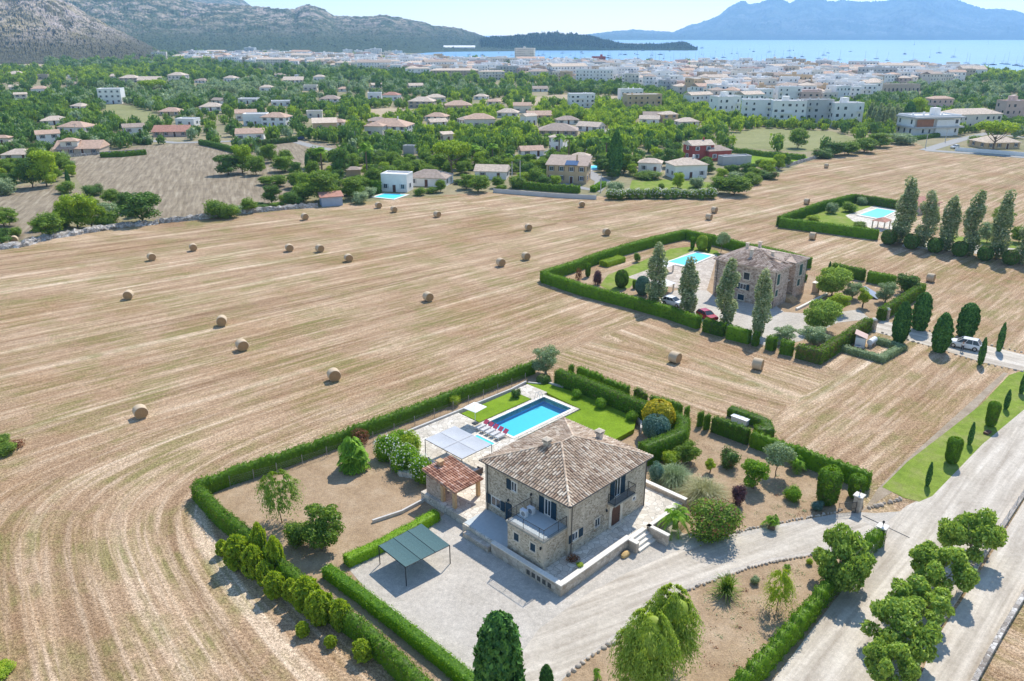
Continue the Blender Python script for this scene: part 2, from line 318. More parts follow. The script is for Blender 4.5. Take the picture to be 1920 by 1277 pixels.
class MB:
    def __init__(s): s.v = []; s.f = []; s.m = []
    def add(s, vs, fs, mi=0):
        n = len(s.v); s.v += [tuple(p_) for p_ in vs]; s.f += [tuple(i+n for i in f) for f in fs]; s.m += [mi]*len(fs); return s
    def box(s, x0, y0, z0, x1, y1, z1, mi=0, rot=0, c=None):
        vs = [(x, y, z) for z in (z0, z1) for x, y in ((x0, y0), (x1, y0), (x1, y1), (x0, y1))]
        if rot:
            c = c or ((x0+x1)/2, (y0+y1)/2); cr, sr = math.cos(rot), math.sin(rot)
            vs = [(c[0]+(x-c[0])*cr-(y-c[1])*sr, c[1]+(x-c[0])*sr+(y-c[1])*cr, z) for x, y, z in vs]
        return s.add(vs, [(3, 2, 1, 0), (4, 5, 6, 7), (0, 1, 5, 4), (1, 2, 6, 5), (2, 3, 7, 6), (3, 0, 4, 7)], mi)
    def prism(s, poly, z0, z1, mi=0, top=True):
        n = len(poly); vs = [(x, y, z0) for x, y in poly]+[(x, y, z1) for x, y in poly]
        fs = [(i, (i+1) % n, n+(i+1) % n, n+i) for i in range(n)]+[tuple(range(n, 2*n)), tuple(range(n-1, -1, -1))]
        return s.add(vs, fs, mi)
    def tube(s, p0, p1, r0, r1=None, n=8, mi=0):
        r1 = r0 if r1 is None else r1; p0 = Vector(p0); p1 = Vector(p1); d = (p1-p0)
        if d.length < 1e-6: return s
        q = d.to_track_quat('Z', 'Y'); vs = []
        for p_, r in ((p0, r0), (p1, r1)):
            for i in range(n):
                a = 2*math.pi*i/n; vs.append(p_+q @ Vector((r*math.cos(a), r*math.sin(a), 0)))
        fs = [(i, (i+1) % n, n+(i+1) % n, n+i) for i in range(n)]+[tuple(range(n-1, -1, -1)), tuple(range(n, 2*n))]
        return s.add(vs, fs, mi)
    def path(s, pts, rs, n=7, mi=0):
        for i in range(len(pts)-1): s.tube(pts[i], pts[i+1], rs[i], rs[i+1], n, mi)
        return s
    def lathe(s, prof, n=16, c=(0, 0), mi=0):
        vs = [(c[0]+r*math.cos(2*math.pi*i/n), c[1]+r*math.sin(2*math.pi*i/n), z) for r, z in prof for i in range(n)]
        k = len(prof); fs = [(j*n+i, j*n+(i+1) % n, (j+1)*n+(i+1) % n, (j+1)*n+i) for j in range(k-1) for i in range(n)]
        fs += [tuple(range(n-1, -1, -1)), tuple(range((k-1)*n, k*n))]
        return s.add(vs, fs, mi)
    def mesh(s, name, mats, smooth=False):
        me = bpy.data.meshes.new(name); me.from_pydata(s.v, [], s.f)
        for m in (mats if isinstance(mats, (list, tuple)) else [mats]): me.materials.append(M[m] if isinstance(m, str) else m)
        me.polygons.foreach_set("material_index", s.m)
        if smooth: me.polygons.foreach_set("use_smooth", [True]*len(s.f))
        me.update(); return me
    def obj(s, name, mats, parent=None, loc=(0, 0, 0), rot=0, smooth=False, bevel=0):
        o = link(name, s.mesh(name, mats, smooth), parent, loc, rot)
        if bevel:
            b = o.modifiers.new("bevel", 'BEVEL'); b.width = bevel; b.segments = 2; b.limit_method = 'ANGLE'
        return o
def sheet(name, pts, z, mat, kind='structure', pix=True, sub=0):
    """flat ground patch from a list of plan points"""
    P_ = [at(x, y, z) for x, y in pts] if pix else [(x, y, z) for x, y in pts]
    me = bpy.data.meshes.new(name); me.from_pydata(P_, [], [tuple(range(len(P_)))]); me.materials.append(M[mat])
    if me.polygons[0].normal.z < 0: me.flip_normals()
    o = link(name, me); 
    if kind: o["kind"] = kind
    return o
def pool_hole(o):
    import bmesh
    bm = bmesh.new(); bm.from_mesh(o.data); 
    for (a, b), nrm in (((12.5, 19.2), (1, 0)), ((23.0, 19.2), (1, 0)), ((12.5, 19.2), (0, 1)), ((12.5, 24.0), (0, 1))):
        p_ = HL(a, b); q = (nrm[0]*math.cos(TH)-nrm[1]*math.sin(TH), nrm[0]*math.sin(TH)+nrm[1]*math.cos(TH), 0)
        bmesh.ops.bisect_plane(bm, geom=bm.verts[:]+bm.edges[:]+bm.faces[:], plane_co=(p_[0], p_[1], 0), plane_no=q)
    kill = []
    for f in bm.faces:
        if abs(f.normal.z) < .5: continue
        c = f.calc_center_median(); a, b = toHL(c.x, c.y)
        if 12.4 < a < 23.1 and 19.1 < b < 24.1: kill.append(f)
    bmesh.ops.delete(bm, geom=kill, context='FACES'); bm.to_mesh(o.data); bm.free()
def smoothline(pts, n=6):
    """Catmull-Rom through plan points"""
    out = []; p_ = [pts[0]]+list(pts)+[pts[-1]]
    for i in range(1, len(p_)-2):
        a, b, c, d = (np.array(q, float) for q in p_[i-1:i+3])
        for k in range(n):
            t = k/n; out.append(tuple(.5*((2*b)+(-a+c)*t+(2*a-5*b+4*c-d)*t*t+(-a+3*b-3*c+d)*t**3)))
    out.append(tuple(pts[-1])); return out
def wob(x, y, z, s=1.0, seed=0):
    """cheap smooth noise, about -1..1"""
    a = seed*1.7
    return (np.sin(x*1.1*s+a+np.sin(y*1.7*s+a))+np.sin(y*1.3*s+2.1+a+np.sin(z*1.9*s))+np.sin(z*1.5*s+4.2+a+np.sin(x*1.6*s-a)))/3

# ---------------------------------------------------------------- foliage
def cards(Pt, Nm, size, aspect=.55, rng=RNG, jit=.7, up=0.0, szv=.35):
    """leaf quads at points Pt facing roughly Nm; returns V,F"""
    n = len(Pt); Nn = Nm+rng.normal(0, jit, (n, 3)); Nn /= np.linalg.norm(Nn, axis=1, keepdims=True)+1e-9
    R = rng.normal(0, 1, (n, 3)); R[:, 2] += up*3
    T = R-(R*Nn).sum(1, keepdims=True)*Nn; T /= np.linalg.norm(T, axis=1, keepdims=True)+1e-9
    B = np.cross(Nn, T); s = (size*(1+rng.uniform(-szv, szv, n)))[:, None]
    V = np.stack([Pt-T*s*.5, Pt+B*s*aspect*.5+T*s*.05, Pt+T*s*.5, Pt-B*s*aspect*.5+T*s*.05], 1).reshape(-1, 3)
    return V, np.arange(4*n).reshape(-1, 4)
def ico(sub=2):
    import bmesh
    bm = bmesh.new(); bmesh.ops.create_icosphere(bm, subdivisions=sub, radius=1)
    V = np.array([v.co[:] for v in bm.verts]); Fc = np.array([[v.index for v in f.verts]+[f.verts[2].index] for f in bm.faces])[:, :3]; bm.free(); return V, Fc
ICO2 = ico(2); ICO3 = ico(3)
def join(parts):
    """parts: list of (V, F(m,k)); triangles turned into 4-gons is not wanted -> return V, list F"""
    Vs, Fs, n = [], [], 0
    for V, Fc in parts:
        Vs.append(V); Fs.append(np.asarray(Fc)+n); n += len(V)
    return np.concatenate(Vs), Fs
def mesh_mixed(name, V, Fs, mats, mi=None):
    """Fs: list of face arrays with 3 or 4 columns"""
    me = bpy.data.meshes.new(name); loops = np.concatenate([f.ravel() for f in Fs]).astype(np.int32)
    tot = np.concatenate([np.full(len(f), f.shape[1]) for f in Fs]); st = np.concatenate([[0], np.cumsum(tot)[:-1]]).astype(np.int32)
    me.vertices.add(len(V)); me.vertices.foreach_set("co", V.astype(np.float32).ravel())
    me.loops.add(len(loops)); me.loops.foreach_set("vertex_index", loops)
    me.polygons.add(len(tot)); me.polygons.foreach_set("loop_start", st)
    if mi is not None: me.polygons.foreach_set("material_index", np.concatenate([np.full(len(f), m) for f, m in zip(Fs, mi)]).astype(np.int32))
    for m in mats: me.materials.append(M[m] if isinstance(m, str) else m)
    me.update(calc_edges=True); return me
def lobes_crown(rng, lobes, n, size, core=.72, jit=.7, aspect=.6, flat=0):
    core = core*.88
    lobes = np.array(lobes, float)  # cx,cy,cz,rx,ry,rz
    w_ = lobes[:, 3]*lobes[:, 4]+lobes[:, 3]*lobes[:, 5]; pick = rng.choice(len(lobes), n*2, p=w_/w_.sum())
    D = rng.normal(0, 1, (n*2, 3)); D /= np.linalg.norm(D, axis=1, keepdims=True)
    L = lobes[pick]; r = 1-np.abs(rng.normal(0, .15, n*2))+np.abs(rng.normal(0, .13, n*2)); r = r*(1+.18*wob(D[:, 0]*3+L[:, 0], D[:, 1]*3+L[:, 1], D[:, 2]*3+L[:, 2], 1.3))
    Pt = L[:, :3]+D*L[:, 3:]*r[:, None]
    # drop points deep inside another lobe
    q = np.min(np.sum(((Pt[:, None, :]-lobes[None, :, :3])/lobes[None, :, 3:])**2, 2), 1); keep = q > .52
    Pt, D = Pt[keep][:n], D[keep][:n]
    V, Fq = cards(Pt, D+np.array([0, 0, .35]), size, aspect, rng, jit)
    parts = [(V, Fq)]
    for l in lobes:
        Vi, Fi = ICO2; dsp = core*(1+.16*wob(Vi[:, 0]*3+l[0], Vi[:, 1]*3+l[1], Vi[:, 2]*3, 1.5))
        parts.append((l[:3]+Vi*l[3:]*dsp[:, None], Fi))
    return join(parts)
def profile_crown(rng, prof, n, size, H_=1.0, up=.8, jit=.5, clump=.12, core=.86, aspect=.5, cl_s=4.0, lean=0):
    """prof(t)->radius ; H_ height; z from 0"""
    t = rng.random(n*3); r = prof(t); k = rng.random(n*3) < (r/r.max()+.08); t, r = t[k][:n], r[k][:n]
    a = rng.uniform(0, 2*math.pi, len(t)); x, y, z = r*np.cos(a), r*np.sin(a), t*H_
    d = 1+clump*wob(np.cos(a)*2, np.sin(a)*2, z*1.5, cl_s)+rng.normal(0, .035, len(t))
    x, y = x*d, y*d; dr = (prof(np.clip(t+.01, 0, 1))-prof(np.clip(t-.01, 0, 1)))/(.02*H_)
    Nn = np.stack([np.cos(a), np.sin(a), -dr], 1); Nn /= np.linalg.norm(Nn, axis=1, keepdims=True)
    V, Fq = cards(np.stack([x, y, z], 1), Nn, size, aspect, rng, jit, up)
    m, kk = 18, 14; tt = np.linspace(0.0, .99, kk); aa = np.linspace(0, 2*math.pi, m, endpoint=False)
    T, A = np.meshgrid(tt, aa, indexing='ij'); R = prof(T)*core*(1+clump*wob(np.cos(A)*2, np.sin(A)*2, T*H_*1.5, cl_s))
    cv = np.stack([R*np.cos(A), R*np.sin(A), T*H_], 2).reshape(-1, 3)
    cf = np.array([[j*m+i, j*m+(i+1) % m, (j+1)*m+(i+1) % m, (j+1)*m+i] for j in range(kk-1) for i in range(m)])
    top = np.array([[(kk-1)*m+i, (kk-1)*m+(i+1) % m, (kk-1)*m+(i+m//2) % m] for i in range(m)])
    return join([(V, Fq), (cv, cf)])
PROTO = {}
def trunk_mesh(rng, h, r, limbs, spread, top, name="trunk", bark="bark", bend=.04):
    b = MB(); pts = [(0, 0, 0)]; 
    for i in range(1, 4): pts.append((rng.normal(0, bend*h), rng.normal(0, bend*h), h*i/3))
    b.path(pts, [r, r*.8, r*.65, r*.5], 8)
    for i in range(limbs):
        a = 2*math.pi*i/max(limbs, 1)+rng.uniform(-.4, .4); z0 = h*rng.uniform(.55, 1); s = np.array(pts[3])*z0/h
        e = (spread*math.cos(a)*rng.uniform(.6, 1), spread*math.sin(a)*rng.uniform(.6, 1), h+(top-h)*rng.uniform(.35, .8))
        mid = ((s[0]+e[0])*.5+rng.normal(0, .05), (s[1]+e[1])*.5+rng.normal(0, .05), (z0+e[2])*.5-.05*top)
        b.path([(s[0], s[1], z0), mid, e], [r*.42, r*.28, r*.1], 5)
    return b.mesh(name, bark)
def proto(key, h, w_, crown, trunk=None): PROTO[key] = (h, w_, crown, trunk)
def round_tree(key, seed, mat, h=6, cw=2.6, base=.28, n=2600, size=.34, nl=8, bark="bark", flat=.9, core=.72, jit=.7, tr=.16):
    rng = np.random.default_rng(seed); cz = h*(base+(1-base)*.5); rz = h*(1-base)*.5
    L = [(0, 0, cz, cw*.55, cw*.55, rz*.8)]
    for i in range(nl):
        a = 2*math.pi*i/nl*1.6+rng.uniform(-.5, .5); el = rng.uniform(-.95, 1.1)
        rr = cw*rng.uniform(.24, .47); q = (cw*rng.uniform(.92, 1.12)-rr)*math.cos(el)
        L.append((q*math.cos(a), q*math.sin(a), cz+(rz-rr*.8)*math.sin(el)*1.05, rr, rr, rr*rng.uniform(.65, .9)*flat))
    V, Fs = lobes_crown(rng, L, n, size, core, jit)
    me = mesh_mixed("crown", V, Fs, [mat]); proto(key, h, 2*cw, me, trunk_mesh(rng, h*(base+.1), tr, 5, cw*.7, h*.9, bark=bark))
for i, (mt, k) in enumerate((("leaf_green", "g"), ("leaf_deep", "d"), ("leaf_pine", "p"), ("leaf_olive", "o"), ("leaf_green", "g2"), ("leaf_deep", "d2"))):
    pass
    round_tree("mid_"+k, 40+i, mt, 6, 2.7, .04, 3000, .32, 15, core=.72, jit=.8)
round_tree("fig", 61, "leaf_fig", 4, 2.1, .06, 9000, .2, 20, "bark_pale", core=.55, jit=1)
round_tree("fig2", 62, "leaf_fig", 4, 2.2, .06, 9000, .2, 22, "bark_pale", core=.55, jit=1)
round_tree("citrus", 63, "leaf_green", 3, 1.3, .08, 5200, .14, 14, core=.6, jit=.9)
round_tree("citrus2", 64, "leaf_bright", 3, 1.3, .12, 5200, .14, 13, core=.58, jit=.9)
round_tree("olive", 65, "leaf_olive", 3.4, 1.6, .12, 6000, .14, 11, "bark_pale", core=.6, jit=1)
def spread_tree(key, seed, mat, h, cw, n, size, nl, core=.45):
    rng = np.random.default_rng(seed); L = []
    for i in range(nl):
        a = rng.uniform(0, 6.283); q = cw*math.sqrt(rng.random())*.9; z = h*(.22+.6*rng.random()*(1-.45*(q/cw)**2)); rr = cw*rng.uniform(.17, .32); L.append((q*math.cos(a), q*math.sin(a), z, rr, rr, rr*rng.uniform(.55, .85)))
    V, Fs = lobes_crown(rng, L, n, size, core, 1.3); proto(key, h, 2*cw, mesh_mixed("crown", V, Fs, [mat]), trunk_mesh(rng, h*.3, .15, 7, cw*.75, h*.85, bark="bark_pale"))
spread_tree("fig", 61, "leaf_fig", 4, 2.2, 7500, .27, 30, .3); spread_tree("fig2", 62, "leaf_fig", 4, 2.2, 7500, .27, 28, .3); spread_tree("fig3", 69, "leaf_fig", 4, 2.1, 7000, .27, 26, .3)
round_tree("walnut", 66, "leaf_fig", 5, 2.7, .1, 7500, .26, 14, core=.6, jit=.9)
round_tree("limetree", 67, "leaf_lime", 3, 1.2, .25, 3000, .17, 9, core=.66)
round_tree("pale_tree", 68, "leaf_olive", 3.4, 1.5, .35, 2600, .2, 9, core=.45, jit=1, tr=.06)
def bush(key, seed, mat, n=1600, size=.13, nl=7, core=.8, mats=None, extra=0, jit=.7):
    rng = np.random.default_rng(seed); L = [(0, 0, .42, .36, .36, .42)]
    for i in range(nl):
        a = 2*math.pi*i/nl+rng.uniform(-.3, .3); q = rng.uniform(.18, .3); L.append((q*math.cos(a), q*math.sin(a), rng.uniform(.25, .66), .24, .24, rng.uniform(.24, .33)))
    V, Fs = lobes_crown(rng, L, n, size*.5, core, jit); mi = [0]*len(Fs); ms = [mat]
    if extra:
        D = rng.normal(0, 1, (extra, 3)); D[:, 2] = np.abs(D[:, 2]); D /= np.linalg.norm(D, axis=1, keepdims=True)
        V2, F2 = cards(np.array([0, 0, .42])+D*np.array([.52, .52, .55]), D, size*.4, .9, rng, .4); Fs.append(F2+len(V)); V = np.concatenate([V, V2]); mi.append(1); ms.append(mats)
    V[:, 2] = np.maximum(V[:, 2], .0)
    proto(key, 1, 1, mesh_mixed("foliage", V, Fs, ms, mi), MB().tube((0, 0, 0), (0, 0, .3), .05, .03).mesh("stem", "bark"))
bush("bush_green", 81, "leaf_green"); bush("bush_bright", 82, "leaf_bright"); bush("bush_lime", 83, "leaf_lime"); bush("bush_blue", 84, "leaf_blue")
bush("bush_deep", 85, "leaf_deep"); bush("bush_olive", 86, "leaf_olive"); bush("bush_plum", 87, "leaf_plum"); bush("bush_rust", 88, "leaf_rust", 900, core=.4, jit=1.2)
bush("oleander", 89, "leaf_bright", 2600, .13, 9, .8, "bloom_white", 150); bush("oleander_far", 90, "leaf_green", 800, .2, 8, .85, "bloom_white", 120)
bush("bush_mixed", 91, "leaf_green", 3400, .1, 10, .7, "leaf_rust", 260)
def prof_plant(key, seed, mat, prof, h, w_, n, size, **k):
    rng = np.random.default_rng(seed); V, Fs = profile_crown(rng, prof, n, size, h, **k); V[:, 2] += k.get('lift', 0)
    proto(key, h, w_, mesh_mixed("foliage", V, Fs, [mat]), MB().tube((0, 0, -.02*h), (0, 0, .25*h), .03*h, .02*h).mesh("stem", "bark"))
bell = lambda wm: (lambda t: wm*np.clip(np.sin(np.pi*np.clip(t*.90+.09, 0, 1)**.95), 0, 1)**.55)
prof_plant("cypress", 101, "leaf_cypress", bell(.62), 4, 1.3, 6500, .2, up=1.6, jit=.45, clump=.2, core=.78)
prof_plant("cypress2", 102, "leaf_cypress", lambda t: .62*np.clip(np.sin(np.pi*np.clip(t*.83+.12, 0, 1)), 0, 1)**.45*np.clip((1-t)/.09, 0, 1)**.45, 4, 1.3, 6500, .2, up=1.6, jit=.45, clump=.26, core=.76)
prof_plant("sapling", 199, "leaf_lime", lambda t: .5*np.clip(np.sin(np.pi*np.clip(t*.86+.14, 0, 1)), 0, 1)**.6, 1.6, 1.0, 2600, .2, up=.4, jit=1.1, clump=.4, core=.6)
prof_plant("thin_cypress", 103, "leaf_cypress", lambda t: .17*np.clip(np.sin(np.pi*np.clip(t*.94+.05, 0, 1)**.8), 0, 1)**.6, 2.2, .36, 900, .12, up=1.6, jit=.35)
prof_plant("cylinder_clip", 104, "leaf_hedge", lambda t: .5*np.clip(1-(np.abs(t-.5)*2)**7, 0, 1)**.5*(.82+.22*t), 1.6, 1.04, 3000, .1, up=.8, jit=.4, clump=.03, core=.93)
prof_plant("egg_clip", 105, "leaf_hedge", lambda t: .5*np.sqrt(np.clip(1-(2*t-1)**2, 0, 1))**.8, 1.2, 1, 2800, .1, up=.6, jit=.4, clump=.03, core=.93)
prof_plant("egg_gold", 106, "leaf_gold", lambda t: .5*np.sqrt(np.clip(1-(2*t-1)**2, 0, 1))**.8, 1.2, 1, 4200, .09, up=.6, jit=.4, clump=.03, core=.93)
prof_plant("egg_blue", 107, "leaf_blue", lambda t: .5*np.sqrt(np.clip(1-(2*t-1)**2, 0, 1))**.8, 1.0, 1, 4200, .085, up=.6, jit=.4, clump=.04, core=.93)
prof_plant("egg_lime", 108, "leaf_lime", lambda t: .5*np.sqrt(np.clip(1-(2*t-1)**2, 0, 1))**.8, 1.2, 1, 2600, .1, up=.6, jit=.4, clump=.03, core=.93)
prof_plant("egg_deep", 109, "leaf_deep", lambda t: .5*np.sqrt(np.clip(1-(2*t-1)**2, 0, 1))**.7, 1.0, 1, 2400, .11, up=.6, jit=.5, clump=.06, core=.9)
def poplar(key, seed):
    rng = np.random.default_rng(seed); L = []
    for i in range(34):
        t = rng.uniform(.04, 1); r = 1.15*math.sin(math.pi*min(1, t*.8+.14))**.7; a = rng.uniform(0, 6.28); q = r*rng.uniform(.2, .68)
        L.append((q*math.cos(a), q*math.sin(a), .4+t*8.9, .34*r+.12, .34*r+.12, .85))
    L.append((0, 0, 4.5, .4, .4, 4.2)); V, Fs = lobes_crown(rng, L, 6500, .24, .34, 1.0)
    b = MB(); b.path([(0, 0, 0), (.05, 0, 4), (0, .05, 9)], [.16, .1, .03], 7)
    for i in range(9):
        a = i*2.4; z = .6+i*.7; b.path([(0, 0, z), (.5*math.cos(a), .5*math.sin(a), z+1.3), (.7*math.cos(a), .7*math.sin(a), z+2.6)], [.05, .03, .01], 5)
    proto(key, 10, 2.6, mesh_mixed("crown", V, Fs, ["leaf_poplar"]), b.mesh("trunk", "bark_pale"))
poplar("poplar", 111); poplar("poplar2", 112)
def umbrella(key, seed, n=2200, size=.4, wd=4.2):
    rng = np.random.default_rng(seed); L = []
    for i in range(15):
        a = i*2.4; q = wd*.78*math.sqrt((i+.3)/15); L.append((q*math.cos(a), q*math.sin(a), 5.2-.1*q*q/wd+rng.uniform(-.15, .2), 1.15, 1.15, .75))
    V, Fs = lobes_crown(rng, L, n, size, .8, .6)
    proto(key, 6, 2*wd, mesh_mixed("crown", V, Fs, ["leaf_pine"]), trunk_mesh(rng, 3.0, .22, 7, wd*.7, 5.4))
umbrella("umbrella", 121); umbrella("umbrella2", 122, 1400, .5)
def palm(key, seed, h, fl, nf, mat="leaf_palm", tr=.22, droop=1.0, nleaf=22, lw=.07, ll=.55):
    rng = np.random.default_rng(seed); V, Q = [], []
    for i in range(nf):
        a = i*2.39996; el = math.radians(rng.uniform(-25, 80) if nf > 20 else rng.uniform(5, 75)); L = fl*rng.uniform(.8, 1.05)
        d = np.array([math.cos(a), math.sin(a)]); prev = None
        for k in range(nleaf):
            t = (k+1)/nleaf; e2 = el-droop*1.5*t*t*.7
            q = L*t; x = q*math.cos(el)*(1-.12*t*t); z = h+q*math.sin(el)-droop*L*.55*t*t
            c = np.array([d[0]*x, d[1]*x, z]); sd_ = np.array([-d[1], d[0], 0]); fw = np.array([d[0], d[1], math.tan(math.radians(-20))*.5]);
            l2 = ll*fl*(.35+.65*math.sin(math.pi*min(1, .15+t*.85)))*.6
            for s_ in (-1, 1):
                tip = c+sd_*s_*l2*.8+fw*l2*.45+np.array([0, 0, -l2*.25]); wv = fw*lw*fl*.5
                n0 = len(V); V += [c-wv, c+wv, tip+wv*.3, tip-wv*.3]; Q.append([n0, n0+1, n0+2, n0+3])
            if prev is not None:
                n0 = len(V); V += [prev-sd_*.02, prev+sd_*.02, c+sd_*.02, c-sd_*.02]; Q.append([n0, n0+1, n0+2, n0+3])
            prev = c
    b = MB(); b.path([(0, 0, 0), (.03, 0, h*.5), (0, 0, h+.05)], [tr*1.2, tr, tr*.9], 9)
    if h > .5: b.lathe([(tr, h-.35), (tr*1.5, h-.15), (tr*1.2, h+.1)], 9)
    proto(key, h+fl*.5, fl*1.9, mesh_np("fronds", np.array(V), np.array(Q), [M[mat]]), b.mesh("trunk", "bark"))
palm("date_palm", 131, .75, 2.1, 30, ll=.27, nleaf=30, lw=.03, droop=1.15); palm("small_palm", 132, .25, .8, 14, nleaf=10, ll=.8, lw=.1); palm("tall_palm", 133, 7, 1.7, 26, nleaf=8, lw=.16, ll=.9, tr=.16)
palm("fan_palm", 134, .5, 1.0, 60, nleaf=7, lw=.16, ll=1.0, droop=.7)
def spiky(key, seed, mat, n, L, wd, spread, droop, h0=0, seg=4, mats=None, tuft=None, elo=30, ehi=88):
    rng = np.random.default_rng(seed); V, Q, mi = [], [], []
    for i in range(n):
        a = rng.uniform(0, 6.283); el = math.radians(rng.uniform(elo, ehi)); l = L*rng.uniform(.65, 1.1); o = np.array([rng.normal(0, spread), rng.normal(0, spread), h0])
        d = np.array([math.cos(a), math.sin(a), 0]); s_ = np.array([-d[1], d[0], 0]); pr = o; pw = wd
        for k in range(1, seg+1):
            t = k/seg; c = o+d*l*t*math.cos(el)*(1+.5*t)+np.array([0, 0, l*math.sin(el)*t-droop*l*t*t*t]); w2 = wd*(1-t*.85)
            n0 = len(V); V += [pr-s_*pw, pr+s_*pw, c+s_*w2, c-s_*w2]; Q.append([n0, n0+1, n0+2, n0+3]); mi.append(0); pr, pw = c, w2
    V = np.array(V); V[:, 2] = np.maximum(V[:, 2], .02)
    proto(key, L*.9, L*1.5, mesh_np("blades", V, np.array(Q), [M[mat]], mi), MB().lathe([(.12*L, 0), (.14*L, .1*L), (.05*L, .2*L)], 8).mesh("stem", "bark"))
spiky("pampas", 141, "leaf_straw", 1500, 1.7, .016, .22, .62, seg=5); spiky("pampas_green", 142, "leaf_olive", 1500, 1.7, .018, .25, .62, seg=5)
spiky("cycad", 143, "leaf_green", 220, .75, .035, .1, .3, .12, seg=3, elo=-5); spiky("agave", 144, "leaf_palm", 60, .6, .035, .04, .1, .05, seg=3, elo=10)
def willow(key, seed, n=120, mat="leaf_bright", h=4, cw=1.5, fl=.7, wisps=26, sz=.12, lo=.42):
    rng = np.random.default_rng(seed); V, Nn = [], []
    for i in range(n):
        t = rng.random(); z = h*(lo+(.98-lo)*t); r = cw*math.sin(math.pi*(.2+.74*t))**.7*rng.uniform(.5, 1); a = rng.uniform(0, 6.283)
        c = np.array([r*math.cos(a), r*math.sin(a), z]); out = np.array([math.cos(a), math.sin(a), 0])
        for k in range(wisps):
            b_ = rng.uniform(-.9, .9); dd = out*math.cos(b_)+np.array([-out[1], out[0], 0])*math.sin(b_); q = rng.uniform(.1, 1)
            for j in range(5):
                u = j/4; V.append(c+dd*fl*q*u+np.array([0, 0, .12*fl-fl*1.0*(u*q)**2])+rng.normal(0, .03, 3)); Nn.append(dd+np.array([0, 0, .8]))
    Pt = np.array(V); Nm = np.array(Nn)
    Vc, Fc = cards(Pt, Nm, sz, .34, rng, .35, -.9)
    core = []; 
    for i in range(6 if wisps > 20 else 0):
        Vi, Fi = ICO2; a = i*2.1; core.append((np.array([cw*.3*math.cos(a), cw*.3*math.sin(a), h*(.45+.07*i)])+Vi*np.array([cw*.42, cw*.42, h*.12])*(1+.2*wob(Vi[:, 0]*3, Vi[:, 1]*3, Vi[:, 2]*3+i))[:, None], Fi))
    V2, Fs = join([(Vc, Fc)]+core)
    proto(key, h, cw*2.3, mesh_mixed("crown", V2, Fs, [mat]), trunk_mesh(rng, h*min(.45, lo+.1), .09 if wisps > 20 else .03, 5, cw*.5, h*.9))
willow("pepper_tree", 151, 190, "leaf_pepper", 4, 1.5, .8, 26, .15, .28); willow("young_willow", 152, 90, "leaf_green", 2.6, 1.0, .55, 16, .11); willow("wispy", 153, 60, "leaf_lime", 1.8, .55, .6, 16, .1, .2)
def plant(kind, loc, h, wd=None, name="tree", label=None, cat="tree", group=None, rot=None):
    ph, pw, cr, tk = PROTO[kind]; sz = h/ph; sx = (wd/pw) if wd else sz
    e = empty(name, loc, random.uniform(0, 6.28) if rot is None else rot, label, cat, group)
    e.scale = (sx, sx, sz)
    link("crown" if cr.name.startswith("crown") else ("fronds" if cr.name.startswith("fronds") else "foliage"), cr, e)
    if tk: link("trunk" if tk.name.startswith("trunk") else "stem", tk, e)
    return e
def pp(kind, x, y, top, wpx, name, label, cat="tree", group=None, z=0, rot=None):
    """plant whose foot shows at x,y and whose top shows at height top"""
    X, Y, _ = at(x, y, z); h = hgt(x, y, top, z)
    return plant(kind, (X, Y, z), h, wpx/ppm(X, Y, z) if wpx else None, name, label, cat, group, rot)

